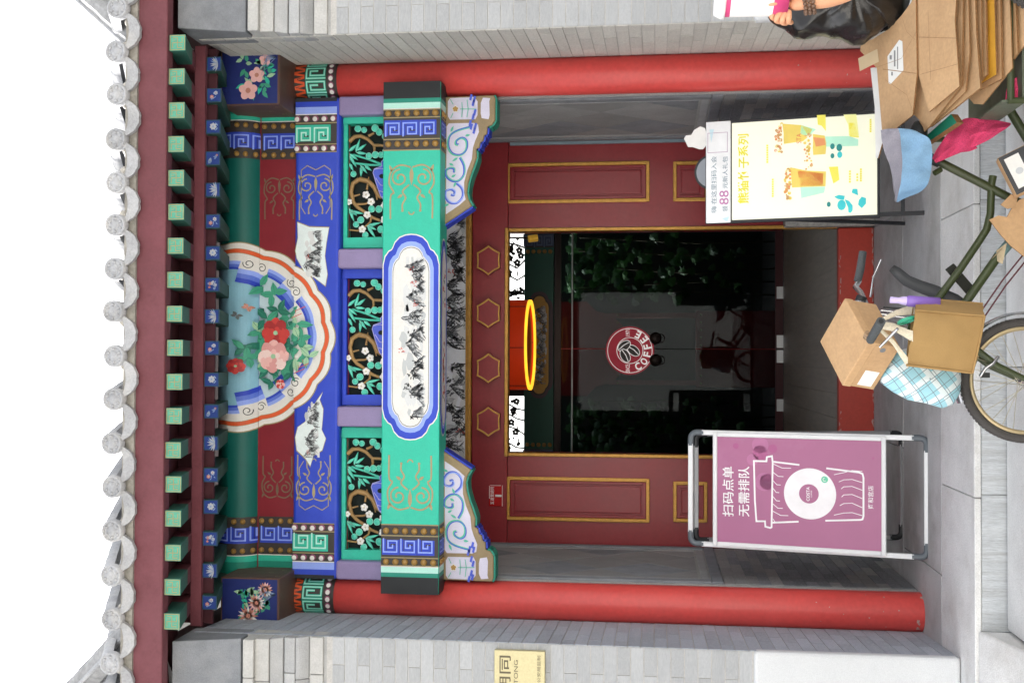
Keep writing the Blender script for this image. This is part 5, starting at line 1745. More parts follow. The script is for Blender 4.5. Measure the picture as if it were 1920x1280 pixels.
# ---- illuminated menu board on the right
lf_y, lt_y, lt_z = -.125, .13, 1.16
n_l = Vector((0, -lt_z, (lt_y - lf_y))).normalized()
up_l = Vector((0, lt_y - lf_y, lt_z)).normalized()
def LPx(px, py):
    return PL(px, py, (0, lf_y, 0), n_l)
c0 = LPx(1643, 406); c1 = LPx(1643, 210); c2 = LPx(1324, 406)
lx0, lx1 = c0.x, c1.x
O_l = Vector((lx0, lf_y, 0))
MBD = thing('menu_board', 'lit white and yellow drinks menu board on black legs, right of the door', 'menu board', ((lx0 + lx1) / 2, lf_y, 0))
def L3(s, t, h=0.0):
    return O_l + X_ * s + up_l * t + n_l * h
LS = lambda px, py: ((LPx(px, py) - O_l).dot(X_), (LPx(px, py) - O_l).dot(up_l))
tb, tt, tm = LS(1645, 406)[1], LS(1324, 406)[1], LS(1371, 406)[1]
WL = lx1 - lx0
def lbox(s0, s1, t0, t1, h0, h1, mat, nm, bevel=.003):
    return MB().prism([(s0, t0), (s1, t0), (s1, t1), (s0, t1)], lambda p: L3(p[0], p[1], h1), lambda p: L3(p[0], p[1], h0), mat).build(nm, MBD, bevel=bevel, seg=2)
lbox(-.006, WL + .006, tb - .012, tt + .004, -.03, .0, dark_pl, 'board_case')
lit = M('lit_screen', (246, 246, 222), rough=.3, var=.01, emit=.06)
lit_y = M('lit_yellow', 'EDE45C', rough=.3, var=.02, emit=.06)
lit_yp = M('lit_pale_yellow', 'F0EFA0', rough=.3, var=.02, emit=.06)
lbox(.010, WL - .010, tb, tm - .004, -.004, .004, lit, 'lit_screen')
for s_ in (.012, WL - .012):
    lbox(s_ - .011, s_ + .011, .0, tb + .05, -.026, -.004, dark_pl, 'leg', .002)
    MB().tube([L3(s_, tb + .55, -.03), Vector((lx0 + s_, .36, .0))], .011, dark_pl, 8).build('rear_leg', MBD)
lbox(.0, WL, .35 * 0 + .10, .12, -.02, -.008, dark_pl, 'cross_bar', .002)
# printed drinks
P = Paint(lambda a, b, h: tuple(L3(a, b, .0045 + h)), .0006, .0004)
E2 = lambda zx, zy: LS(1420 + zx * .1719, 200 + zy * .1719)
tea_o, tea_y, tea_l = M('lit_tea_orange', (226, 152, 100), emit=.06), M('lit_tea_amber', (230, 206, 104), emit=.06), M('lit_mint', 'B8EBD0', emit=.06)
nut = M('lit_nut', (212, 172, 116), emit=.06); teal_l = M('lit_turquoise', '3FC3C8', emit=.06); teal_d = M('lit_deep_teal', '2E8A86', emit=.06)
def pol(pts, m_): P.poly([E2(*p) for p in pts], m_)
pol([(650, 95), (745, 92), (748, 270), (700, 210), (660, 200)], lit_y); pol([(940, 90), (1080, 85), (1110, 330), (1000, 320), (990, 200)], lit_yp); pol([(1000, 180), (1060, 180), (1110, 340), (1010, 330)], lit_y)
P.layer()
pol([(275, 190), (480, 205), (600, 250), (560, 330), (500, 380), (290, 410)], tea_y); pol([(480, 205), (640, 250), (560, 330), (470, 300)], tea_l)
pol([(595, 300), (735, 320), (755, 400), (745, 520), (610, 530)], tea_y); pol([(740, 330), (1000, 325), (1100, 360), (1100, 430), (750, 440)], tea_l)
pol([(360, 665), (540, 700), (750, 710), (745, 870), (470, 880), (380, 885)], tea_y); pol([(440, 700), (720, 730), (715, 860), (470, 865)], tea_o); pol([(470, 880), (740, 875), (730, 940), (480, 1000)], tea_l)
pol([(780, 660), (880, 655), (895, 800), (830, 840)], lit_y)
P.layer()
pol([(610, 335), (735, 350), (748, 420), (640, 440)], tea_o)
R = random.Random(9)
for (a0, a1, b0, b1) in ((200, 270, 190, 500), (515, 595, 300, 690), (300, 360, 680, 1015)):
    for k in range(46):
        P.disc(E2(R.uniform(a0, a1), R.uniform(b0, b1)), R.uniform(.004, .010), R.choice((nut, tea_y, tea_o, lit)), 7)
    P.layer()
P.stroke([E2(*p) for p in ((268, 190), (282, 300), (280, 410))], .006, lit); P.stroke([E2(*p) for p in ((600, 300), (602, 420), (590, 520))], .006, lit)
P.layer()
# black-and-white bear motif as plain turquoise patches
for (a, b, r, ry, m_) in ((820, 437, .016, .012, teal_d), (895, 450, .020, .015, teal_d), (820, 540, .014, .010, teal_d), (900, 527, .018, .013, teal_l), (920, 1075, .028, .022, teal_l), (780, 1068, .014, .010, teal_d)):
    P.disc(E2(a, b), r, m_, 14, ry=ry)
pol([(840, 985), (890, 965), (955, 975), (945, 1020), (880, 1010)], teal_l); pol([(955, 1015), (1000, 1030), (1040, 1080), (1040, 1130), (1020, 1160), (995, 1155), (990, 1100)], teal_l)
pol([(1140, 985), (1185, 1000), (1185, 1060), (1140, 1110), (1100, 1070), (1110, 1020)], teal_l); pol([(1040, 900), (1090, 900), (1100, 970), (1030, 940)], teal_l)
P.layer()
for (zx, y0, y1) in ((110, 410, 615), (170, 780, 985), (1010, 690, 830), (1090, 720, 815), (1130, 670, 815), (1235, 130, 280)):      # lines of small print, too small to read
    n = int((y1 - y0) / 24)
    for k in range(n):
        P.rect(*[q for q in (lambda c: (c[0] - .008, c[0] + .002, c[1] - .005, c[1] + .005))(E2(zx, y0 + (k + .5) * (y1 - y0) / n))], lit_y)
P.build('screen_print', MBD, kind='stuff')
mb = MB()
tx = LS(1394, 300)
lettering(mb, '熊猫竹子系列', L3((LS(1394, 382)[0] + LS(1394, 252)[0]) / 2, tx[1], .0062), LS(1394, 252)[0] - LS(1394, 382)[0], X_, up_l, M('lit_title_yellow', 'D9D23A', emit=.06), .062)
mb.build('screen_lettering', MBD)
mb = MB()
lettering(mb, 'STA', L3(*E2(455, 350), .008), .055, X_, up_l, M('lit_rust', (214, 128, 88), emit=.06), .026)
mb.build('screen_lettering', MBD)
# acrylic plate with the joining offer
PLT = lbox(-.004, WL + .004, tm + .002, tt, .001, .008, paint('white_acrylic', 'F1F3F4', rough=.2, bump=0), 'offer_plate', .006)
P = Paint(lambda a, b, h: tuple(L3(a, b, .008 + h)), .0006, .0004)
q = LS(1346, 268)
P.stroke([(q[0] - .055, q[1] - .055), (q[0] + .055, q[1] - .055), (q[0] + .055, q[1] + .055), (q[0] - .055, q[1] + .055)], .003, paint('thin_plum_line', 'B9A2B8', bump=0), True)
P.poly([(.0, tm + .02), (.03, tm + .01), (.02, tm + .05)], paint('pale_cyan', 'CFEAF2', bump=0))
P.poly([(WL * .80, tt - .03), (WL * .93, tt - .045), (WL * .93, tt - .02)], paint('pale_cyan', 'CFEAF2', bump=0))
P.build('plate_print', MBD, kind='stuff')
mb = MB()
slate = paint('slate_text', '6A8494', bump=0); plumt = paint('pink_text', 'C277AE', bump=0)
ya = LS(1339, 300)[1]; yb_ = LS(1360, 300)[1]
a0, a1 = LS(1339, 399)[0], LS(1339, 294)[0]
lettering(mb, '嗨·在这里扫码入会', L3((a0 + a1) / 2, ya, .0092), a1 - a0, X_, up_l, slate, .030)
b0, b1 = LS(1360, 398)[0], LS(1360, 386)[0]
lettering(mb, '领', L3((b0 + b1) / 2, yb_, .0092), .030, X_, up_l, slate, .030)
b0, b1 = LS(1356, 384)[0], LS(1356, 358)[0]
lettering(mb, '88', L3((b0 + b1) / 2, yb_ + .006, .0092), b1 - b0, X_, up_l, plumt, .052)
b0, b1 = LS(1360, 354)[0], LS(1360, 294)[0]
lettering(mb, '元新人礼包', L3((b0 + b1) / 2, yb_, .0092), b1 - b0, X_, up_l, slate, .028)
mb.build('plate_lettering', MBD)
# grey disc and white cut-out on the top edge
c = LS(1331, 322)
for r, h0, h1, m_, nm in ((.100, -.030, -.012, dark_pl, 'disc_rim'), (.088, -.0125, -.0105, M('grey_disc', '8A9098', rough=.4), 'grey_disc')):
    MB().prism([(c[0] + r * cos(2 * pi * k / 40), c[1] - .01 + r * sin(2 * pi * k / 40)) for k in range(40)], lambda p: L3(p[0], p[1], h1), lambda p: L3(p[0], p[1], h0), m_).build(nm, MBD)
co = [(1325, 272), (1318, 280), (1311, 280), (1299, 276), (1290, 276), (1287, 270), (1282, 260), (1286, 254), (1296, 253), (1301, 244), (1313, 237), (1321, 240), (1325, 248)]
MB().prism([LS(*p) for p in co], lambda p: L3(p[0], p[1], .0), lambda p: L3(p[0], p[1], -.006), paint('white_cutout', 'F0F0EC', bump=0)).build('white_cutout', MBD, bevel=.002)

# ---- red house-number plate
p, q = PY(917, 948, DY - .03), PY(943, 909, DY - .03)
HN = thing('house_number_plate', 'small red enamel house number plate reading 1 on the door surround', 'sign', ((p.x + q.x) / 2, (DY - .03), q.z))
MB().box(p.x, q.x, DY - .038, DY - .0305, q.z, p.z, paint('enamel_red', 'B01C1E', rough=.25)).build('plate', HN, bevel=.002, seg=1)
mb = MB()
ew = paint('enamel_white', 'E0D8D6', bump=0)
h = p.z - q.z; w = q.x - p.x
lettering(mb, '五道营胡同', ((p.x + q.x) / 2, DY - .0395, p.z - h * .24), w * .84, (1, 0, 0), (0, 0, 1), ew, h * .27)
lettering(mb, '1', ((p.x + q.x) / 2, DY - .0395, q.z + h * .31), w * .10, (1, 0, 0), (0, 0, 1), ew, h * .46)
for (a0, a1, b0, b1) in ((0.0, 1, .0, .05), (0.35, .97, .93, .98), (.965, 1, .12, .9)):
    mb.box(p.x + w * a0 + .001, p.x + w * a1 - .001, DY - .0392, DY - .0382, q.z + h * b0 + .001, q.z + h * b1, ew)
mb.build('plate_lettering', HN)
# ---- brass lane plaque on the left pier (it runs out of the picture)
p, q = PY(927, 1217, PF - .03), PY(1022, 1221, PF - .03)
xr_ = (p.x + q.x) / 2
xl_ = xr_ - .60
z1_, z0_ = p.z, q.z
BP = thing('lane_name_plaque', 'brass lane name plaque on the left brick pier', 'plaque', ((xl_ + xr_) / 2, PF - .02, z0_))
brass_p = M('pale_brass', (192, 182, 142), rough=.42, metal=.3, var=.06, scale=3, bump=.03)
MB().box(xl_, xr_, PF - .034, PF - .004, z0_, z1_, brass_p).build('plate', BP, bevel=.003)
mb = MB()
bt = paint('engraved_brown', '5E5642', bump=0)
H_ = z1_ - z0_
lettering(mb, '五道营胡同', (xr_ - .025 - .25, PF - .0352, z1_ - H_ * .21), .50, (1, 0, 0), (0, 0, 1), bt, H_ * .24)
lettering(mb, 'WUDAOYING HUTONG', (xr_ - .045 - .22, PF - .0352, z1_ - H_ * .43), .44, (1, 0, 0), (0, 0, 1), bt, H_ * .08)
lettering(mb, '北京市公安局监制', (xr_ - .02 - .105, PF - .0352, z0_ + H_ * .12), .21, (1, 0, 0), (0, 0, 1), bt, H_ * .07)
mb.box(xr_ - .42, xr_ - .175, PF - .0355, PF - .0345, z0_ + H_ * .10, z0_ + H_ * .52, M('plaque_grey_field', '6E7A76', rough=.4))
mb.build('engraving', BP)
# ================================================================== the cargo tricycle and its load
from mathutils import noise as nz
TY = -1.70
olive = M('olive_green_frame', '3A4426', rough=.38, var=.15, scale=8, bump=.05, dirt='5A5648', dirt_amt=.3)
chrome = M('chrome', 'C9CACC', rough=.18, metal=.9, var=.05)
rubber = M('tyre_rubber', '4A4745', rough=.85, var=.12, bump=.3, bscale=200)
rimgold = M('aged_rim', 'C2B08A', rough=.35, metal=.5, var=.15)
spoke_m = M('spoke_steel', 'BDB7A4', rough=.35, metal=.6)
grip_m = M('grey_rubber_grip', '4E5254', rough=.7, var=.1, bump=.3, bscale=120)
blk = M('black_rubber', '2A2C2D', rough=.6, var=.1)
def T3(px, py, Y=TY):
    return PY(px, py, Y)
hub = T3(1923, 713)
RW = .245
hub.z = STREET_Z + RW + .0006
TR = thing('cargo_tricycle', 'olive green cargo tricycle loaded with cardboard, parked in front of the steps', 'tricycle', (hub.x, TY, STREET_Z))
def wheel(c, R, name='front_wheel', fend=True):
    Wm = MB().tube([c + Vector((0, -.05, 0)), c + Vector((0, .05, 0))], .02, chrome, 12).build(name, TR)
    mb = MB().torus(c, R - .019, .019, rubber, (0, 1, 0), 72, 10)
    for k in range(90):                       # tread blocks
        a = 2 * pi * k / 90
        d = Vector((cos(a), 0, sin(a))); t_ = Vector((-sin(a), 0, cos(a)))
        mb.obox(c + d * (R - .003), t_ * .005, Vector((0, .012, 0)), d * .003, rubber)
    o = mb.build('tyre', Wm); o['kind'] = 'stuff' if False else 'part'
    del o['kind']
    prof = MB()
    n = 72
    vs, fs = [], []
    pr = [(R - .034, -.012), (R - .046, -.012), (R - .050, -.006), (R - .050, .006), (R - .046, .012), (R - .034, .012)]
    for i in range(n):
        a = 2 * pi * i / n
        for (r, y) in pr: vs.append(c + Vector((r * cos(a), y, r * sin(a))))
    m = len(pr)
    for i in range(n):
        for j in range(m): fs.append((i * m + j, ((i + 1) % n) * m + j, ((i + 1) % n) * m + (j + 1) % m, i * m + (j + 1) % m))
    prof.add(vs, fs, rimgold, True)
    prof.build('rim', Wm)
    for k in range(28):
        a = 2 * pi * k / 28
        sd = 1 if k % 2 else -1
        off = .5 * (1 if (k // 2) % 2 else -1)
        p0 = c + Vector((.018 * cos(a + off * 2.6), sd * .03, .018 * sin(a + off * 2.6)))
        p1 = c + Vector(((R - .048) * cos(a), 0, (R - .048) * sin(a)))
        MB().tube([p0, p1], .0014, spoke_m, 5, caps=False).build('spoke', Wm)
    return Wm
wheel(hub, RW)
RX_ = hub.x + 1.55
for yy in (TY - .42, TY + .42):
    wheel(Vector((RX_, yy, hub.z)), RW, 'rear_wheel')
MB().tube([(RX_, TY - .46, hub.z), (RX_, TY + .46, hub.z)], .016, olive, 10).build('rear_axle', TR)
# mudguard
mb = MB(); vs, fs = [], []
pr = [(.0, -.030), (.007, -.022), (.011, 0), (.007, .022), (.0, .030)]
n = 30
for i in range(n + 1):
    a = radians(-8 + 118 * i / n)
    for (dr, y) in pr: vs.append(hub + Vector(((RW + .014 + dr) * cos(a), y, (RW + .014 + dr) * sin(a))))
for i in range(n):
    for j in range(4): fs.append((i * 5 + j, i * 5 + j + 1, (i + 1) * 5 + j + 1, (i + 1) * 5 + j))
mb.add(vs, fs, chrome, True); mb.build('mudguard', TR)
crown = T3(1803, 648)
head_b, head_t, stem = T3(1798, 646), T3(1700, 614), T3(1640, 598)
for sd in (-1, 1):
    o = Vector((0, sd * .052, 0))
    MB().tube([crown + o * .6, crown + o + Vector((-.006, 0, -.03)), crown.lerp(hub, .5) + o + Vector((-.01, 0, 0)), hub + o], [.014, .0145, .013, .010], olive, 10).build('fork_blade', TR)
MB().tube([crown + Vector((0, -.05, 0)), crown + Vector((0, .05, 0))], .014, olive, 10).build('fork_crown', TR)
MB().tube([head_b, head_t], .021, olive, 14).build('head_tube', TR)
MB().tube([head_t, stem], .012, chrome, 12).build('stem', TR)
# rod brake at the rim
mb = MB()
mb.tube([T3(1838, 705, TY - .06), T3(1848, 690, TY - .075), T3(1862, 682, TY - .075), T3(1872, 668, TY - .06)], .0065, chrome, 8)
mb.build('brake_caliper', TR)
MB().obox(T3(1847, 703, TY - .05), (.010, 0, 0), (0, .008, 0), (0, 0, .016), blk).build('brake_block', TR)
# handlebar
HB = MB().tube([T3(1634, 634, TY - .32), T3(1624, 632, TY - .26), T3(1628, 618, TY - .14), stem, T3(1628, 580, TY + .10), T3(1614, 548, TY + .22), T3(1604, 538, TY + .28), T3(1611, 526, TY + .30)], .0115, chrome, 12).build('handlebar', TR)
MB().tube([T3(1608, 527, TY + .30), T3(1613, 505, TY + .31), T3(1618, 472, TY + .32)], [.0165, .0175, .0165], grip_m, 14).build('grip', HB)
gA, gB = T3(1632, 638, TY - .31), T3(1652, 602, TY - .46)
MB().tube([gA, gA.lerp(gB, .5), gB], [.0155, .017, .0165], grip_m, 14).build('grip', HB)
d = (gB - gA).normalized()
MB().tube([gB - d * .002, gB + d * .0008], .0095, blk, 12).build('grip_hole', HB)
MB().tube([T3(1632, 556, TY + .25), T3(1637, 520, TY + .30), T3(1652, 487, TY + .30)], .0045, chrome, 8).build('brake_lever', HB)
MB().tube([T3(1650, 650, TY - .30), T3(1683, 616, TY - .40)], .0055, chrome, 8).build('brake_lever', HB)
c = T3(1612, 571, TY + .16)
MB().ball(c, .030, chrome, 16, 10, (.8, 1, 1)).build('bell', HB)
MB().tube([c + Vector((.008, 0, 0)), c + Vector((.034, 0, -.01))], .022, blk, 12).build('bell_mount', HB)
for k in range(3):
    MB().tube([T3(1646 + 5 * k, 588 - 6 * k, TY - .02 + .03 * k), T3(1700 + 6 * k, 596 - 8 * k, TY - .04 + .03 * k)], .004, chrome if k < 2 else blk, 8).build('brake_rod', TR)
# frame tubes
FRM = MB().tube([T3(1742, 600), T3(1755, 565), T3(1800, 505), T3(1836, 452), T3(1850, 430), T3(1857, 400), T3(1859, 345), T3(1862, 330)], .0148, olive, 12).build('top_tube', TR)
MB().tube([T3(1790, 640), T3(1805, 575), T3(1870, 482), T3(1905, 440), T3(1990, 350), T3(2035, 330)], .0175, olive, 12).build('down_tube', TR)
tape = M('torn_paper_tape', 'B8A88A', rough=.8, var=.25, scale=30)
MB().tube([T3(1872, 480), T3(1890, 459), T3(1906, 439)], .0195, M('blue_grey_tape', '6E8C8C', rough=.6, var=.3, scale=25), 12).build('tape_wrap', TR)
MB().tube([T3(1902, 446), T3(1909, 436)], .0205, M('red_tape', 'C2382C', rough=.5), 12).build('tape_wrap', TR)
mb = MB()
mb.add([T3(1858, 487, TY - .025), T3(1875, 472, TY - .025), T3(1882, 462, TY - .03), T3(1868, 475, TY - .035)], [(0, 1, 2, 3)], tape)
mb.add([T3(1868, 470, TY - .022), T3(1888, 455, TY - .03), T3(1880, 515 - 20, TY - .03), T3(1870, 510 - 20, TY - .02)], [(0, 1, 2, 3)], tape)
mb.build('torn_tape', TR)
bbk = T3(2035, 440)
MB().tube([T3(1742, 296), T3(1760, 303), T3(1895, 372), bbk], .0165, olive, 12).build('seat_tube', TR)
MB().tube([T3(1742, 296), T3(1762, 305)], .0205, blk, 12).build('seat_clamp', TR)
MB().tube([T3(1764, 318, TY - .02), T3(1752, 325, TY - .03)], .011, olive, 10).build('clamp_bolt', TR)
for k in range(2):
    MB().tube([T3(1835 + 8 * k, 590 + 8 * k, TY - .03), T3(1880 + 6 * k, 525 + 10 * k, TY - .03), T3(1985 + 6 * k, 395 + 10 * k, TY - .03)], .0035, M('dark_red_rod', '5A2A30', rough=.5), 6).build('brake_rod', TR)
MB().tube([bbk + Vector((0, -.06, 0)), bbk + Vector((0, .06, 0))], .03, olive, 14).build('bottom_bracket', TR)
MB().torus(bbk + Vector((0, -.065, 0)), .085, .006, chrome, (0, 1, 0), 40, 6).build('chainring', TR)
MB().tube([bbk, Vector((RX_, TY, hub.z))], .014, olive, 10).build('chain_stay', TR)
# flat black strap hooked over the frame
strap = [(1672, 502), (1684, 512), (1700, 526), (1722, 536), (1750, 546), (1790, 562), (1828, 588)]
mb = MB()
vs = []
for i, (a, b) in enumerate(strap):
    w_ = (.014, .02, .022, .024, .026, .024, .02)[i]
    c = T3(a, b, TY + .06)
    q = T3(*strap[min(i + 1, 6)], TY + .06) - T3(*strap[max(i - 1, 0)], TY + .06)
    nrm = Vector((-q.z, 0, q.x)).normalized()
    vs += [c + nrm * w_ + Vector((0, -.006, 0)), c - nrm * w_ + Vector((0, -.010, 0)), c - nrm * w_ + Vector((0, .008, 0)), c + nrm * w_ + Vector((0, .012, 0))]
mb.add(vs, [(i * 4 + j, i * 4 + (j + 1) % 4, i * 4 + 4 + (j + 1) % 4, i * 4 + 4 + j) for i in range(6) for j in range(4)] + [(0, 1, 2, 3)], M('grey_rubber_strap', '4A4C4F', rough=.55, var=.1), True)
mb.build('rubber_strap', TR)
MB().obox(T3(1802, 525, TY + .05), (.055, 0, .045), (0, .006, 0), (-.012, 0, .016), M('black_webbing', '24261F', rough=.7)).build('webbing_strap', TR, bevel=.002, seg=1)
# saddle and cargo bed
sd = T3(1735, 292)
mb = MB().ball(sd + Vector((.02, 0, .03)), .11, blk, 16, 10, (1.1, .75, .35))
mb.build('saddle', TR)
bedg = M('weathered_green_sheet', '4F5A46', rough=.6, var=.25, scale=5, bump=.1, dirt='8A8C80', dirt_amt=.5)
BX0, BX1, BYa, BYb = hub.x + 1.02, hub.x + 2.25, TY - .36, TY + .36
bz = STREET_Z + .34
MB().box(BX0, BX1, BYa, BYb, bz, bz + .02, bedg).build('cargo_bed', TR)
for yy in (BYa, BYb):
    hh = .06 if yy == BYa else .20
    MB().tube([(BX0, yy, bz + hh), (BX1, yy, bz + hh)], .013, olive, 10).build('bed_rail', TR)
    for xx in (BX0, (BX0 + BX1) / 2, BX1):
        MB().tube([(xx, yy, bz), (xx, yy, bz + hh + .01)], .012, olive, 10).build('bed_post', TR)
MB().box(BX0 - .004, BX0 + .004, BYa, BYb, bz + .021, bz + .09, bedg).build('bed_front_panel', TR)
MB().tube([(BX0 + .1, TY, bz - .01), bbk], .018, olive, 10).build('bed_spine', TR)
for xx in (RX_ - .12, RX_ + .12):
    MB().box(xx - .02, xx + .02, TY - .30, TY + .30, hub.z + .01, bz - .001, olive).build('axle_stand', TR)

# ---------------------------------------------------------------- cardboard
card = M('cardboard', (192, 156, 116), rough=.85, var=.08, scale=6, bump=.08, bscale=60, rand=.08, dirt=(170, 132, 92), dirt_amt=.4, dirt_scale=5)
card_d = M('cardboard_darker', (176, 138, 98), rough=.85, var=.1, scale=6, bump=.08, rand=.1)
flute = M('cardboard_edge', '8F6A44', rough=.9, var=.35, scale=120)
lab_w = paint('white_label', 'ECEBE6', bump=0)
lab_g = paint('label_print_grey', '8A8A88', bump=0)
# flattened cartons: planes tilted towards the viewer, resting on one another on the bed
pA, pB, pC = PY(1620, 120, -1.42), PY(1800, 150, -2.02), PY(1800, 0, -2.02)
pn = (pC - pB).cross(pA - pB).normalized()
if pn.z < 0: pn = -pn
def sheet(px_pts, level, mat, name, label, th=.006, grp='flattened cartons piled on the tricycle', cat='cardboard'):
    o = pB - pn * level
    pts = [PL(a, b, o, pn) for a, b in px_pts]
    c = sum(pts, Vector()) / len(pts)
    u = (pts[1] - pts[0]).normalized(); w = pn.cross(u)
    p2 = [((p - c).dot(u), (p - c).dot(w)) for p in pts]
    f = lambda p, h: c + u * p[0] + w * p[1] + pn * h
    mb = MB()
    n = len(p2)
    vs = [f(p, 0) for p in p2] + [f(p, -th) for p in p2]
    mb.add(vs, [list(range(n))], mat); mb.add(vs, [list(range(2 * n - 1, n - 1, -1))], mat)
    mb.add(vs, [(i, (i + 1) % n, n + (i + 1) % n, n + i) for i in range(n)], flute)
    return mb.build(name, None, label=label, cat=cat, group=grp)
carton_1 = sheet([(1614, 80), (1636, 74), (1665, 56), (1690, 30), (1712, 0), (1716, -60), (1719, 138), (1711, 216), (1655, 262), (1650, 200), (1644, 128), (1613, 96)], -.020, card, 'flattened_carton', 'top flattened carton with a white shipping label, left flap raised')
carton_2 = sheet([(1716, 0), (1718, -70), (1798, -80), (1790, 40), (1799, 162), (1742, 210), (1722, 140), (1713, 100)], -.010, card, 'flattened_carton', 'broad flattened carton panel below the shipping label')
Ls = [((1712, 214), (1740, 240), (1803, 160), (1806, -80), (1716, -80), (1700, 120)), ((1722, 200), (1726, 254), (1810, 172), (1818, 100), (1813, -80), (1720, -80)), ((1730, 190), (1745, 238), (1838, 165), (1830, 60), (1826, -80), (1730, -80)),
      ((1740, 180), (1790, 205), (1842, 150), (1838, -80), (1740, -80)), ((1750, 150), (1800, 190), (1850, 140), (1846, -80), (1750, -80)), ((1760, 140), (1838, 158), (1868, 140), (1862, -80), (1760, -80)),
      ((1770, 140), (1835, 170), (1878, 148), (1874, -80), (1770, -80)), ((1780, 140), (1826, 195), (1842, 196), (1898, 128), (1890, -80), (1780, -80)), ((1790, 110), (1880, 140), (1908, 100), (1900, -80), (1790, -80)), ((1800, 60), (1900, 112), (1925, 80), (1920, -80), (1800, -80))]
env = M('yellow_mailer', 'C9932E', rough=.6, var=.15, scale=10)
desc = ('second carton down, just under the labelled sheets', 'third carton down with a long pale front edge', 'fourth carton down in the pile', 'thin fifth carton down in the pile', 'sixth carton down, above the yellow mailer', 'yellow padded mailer squeezed between the cartons',
        'torn grey-brown carton under the yellow mailer', 'wide light carton near the bottom with its corner sticking out', 'dark carton second from the bottom of the pile', 'lowest carton of the pile lying on the bed')
for i, poly in enumerate(Ls):
    sheet(poly, .014 + .016 * i, env if i == 5 else (card_d if i in (3, 6, 8) else card), 'padded_mailer' if i == 5 else 'flattened_carton', desc[i], .005 if i % 2 else .008)
crease = M('carton_crease', (158, 122, 86), rough=.9, var=.3, scale=60)
mb = MB()
oc = pB + pn * .0206
for path, w_ in ((((1655, 130), (1718, 138)), .003), (((1640, 128), (1690, 110), (1718, 60)), .0016), (((1660, 150), (1700, 178), (1712, 210)), .0016), (((1690, 30), (1700, 60), (1716, 75)), .0014)):
    q = [PL(a, b, oc, pn) for a, b in path]
    for i in range(len(q) - 1):
        d_ = (q[i + 1] - q[i]).normalized().cross(pn) * w_ / 2
        mb.add([q[i] + d_, q[i + 1] + d_, q[i + 1] - d_, q[i] - d_], [(0, 1, 2, 3)], crease)
mb.build('fold_creases', carton_1, kind='stuff')
mb = MB()
oc = pB + pn * .0106
for path, w_ in ((((1722, 70), (1795, 72)), .002), (((1725, 140), (1797, 120)), .0016), (((1740, 20), (1745, 150)), .002)):
    q = [PL(a, b, oc, pn) for a, b in path]
    d_ = (q[1] - q[0]).normalized().cross(pn) * w_ / 2
    mb.add([q[0] + d_, q[1] + d_, q[1] - d_, q[0] - d_], [(0, 1, 2, 3)], crease)
mb.build('fold_creases', carton_2, kind='stuff')
# label and tape on the top sheet
o = pB + pn * .0205
mb = MB()
pts = [PL(a, b, o, pn) for a, b in ((1664, 106), (1686, 75), (1692, 78), (1694, 132), (1670, 158), (1666, 156))]
mb.add(pts, [list(range(6))], lab_w)
o2 = pB + pn * .0209
for (a, b, c_, d_) in ((1668, 104, 1672, 112), (1676, 95, 1679, 125), (1682, 88, 1684, 130), (1671, 135, 1674, 142)):
    mb.add([PL(a, b, o2, pn), PL(c_, b, o2, pn), PL(c_, d_, o2, pn), PL(a, d_, o2, pn)], [(0, 1, 2, 3)], lab_g)
mb.build('shipping_label', carton_1)
mb = MB()
mb.add([PL(a, b, o2, pn) for a, b in ((1609, 110), (1645, 92), (1648, 116), (1612, 134))], [(0, 1, 2, 3)], M('beige_parcel_tape', 'D4BC96', rough=.4, var=.06))
mb.build('parcel_tape', carton_1)
sheet([(1632, 128), (1645, 126), (1656, 205), (1656, 262), (1646, 297), (1642, 296), (1640, 200)], -.002, paint('white_printed_board', 'E6E4DE', bump=0), 'white_board', 'white printed board edge left of the top carton', .006, None, 'board')
bx = sheet([(1724, 266), (1783, 214), (1794, 230), (1735, 270)], .07, paint('green_booklet', '1F7A62', rough=.35), 'green_box', 'flat dark green gift box under the cartons', .03, None, 'box')
# printed carton and torn cardboard in the tricycle frame
Yc = TY - .10
q = [PY(1870, 297, Yc), PY(1906, 367, Yc - .03), PY(1990, 325, Yc - .05), PY(1955, 255, Yc - .02)]
nrm = (q[1] - q[0]).cross(q[3] - q[0]).normalized()
if nrm.y > 0: nrm = -nrm
PC = thing('printed_carton', 'black and white printed carton wedged by the seat tube', 'box', tuple(q[2] + Vector((0, 0, -.02))))
mb = MB(); vs = q + [p - nrm * .05 for p in q]
mb.add(vs, [(0, 1, 2, 3), (7, 6, 5, 4), (0, 4, 5, 1), (1, 5, 6, 2), (2, 6, 7, 3), (3, 7, 4, 0)], card); mb.build('carton_body', PC)
def bil(s, t, h): return q[0].lerp(q[1], s).lerp(q[3].lerp(q[2], s), t) + nrm * h
P = Paint(lambda a, b, h: tuple(bil(a, b, h)), .001, .0006)
P.rect(.01, .99, .01, .99, paint('print_charcoal', '3E3F42', bump=0)); P.layer()
for (a0, a1, b0, b1) in ((.10, .88, .10, .42), (.10, .88, .58, .92)): P.rect(a0, a1, b0, b1, lab_w)
P.layer(); P.disc((.5, .28), .08, paint('print_pale_grey', 'C9CCCE', bump=0), 16)
P.build('carton_print', PC)
def flat_piece(pts, Y0, Y1, nm, label, th=.006, mat=card):
    vmin, vmax = min(p[0] for p in pts), max(p[0] for p in pts)
    v3 = [PY(a, b, Y0 + (Y1 - Y0) * (a - vmin) / (vmax - vmin)) for a, b in pts]
    mb = MB(); n = len(v3)
    bk = [p + Vector((0, th, 0)) for p in v3]
    mb.add(v3 + bk, [list(range(n)), list(range(2 * n - 1, n - 1, -1))], mat)
    mb.add(v3 + bk, [(i, (i + 1) % n, n + (i + 1) % n, n + i) for i in range(n)], flute)
    return mb.build(nm, None, label=label, cat='cardboard')
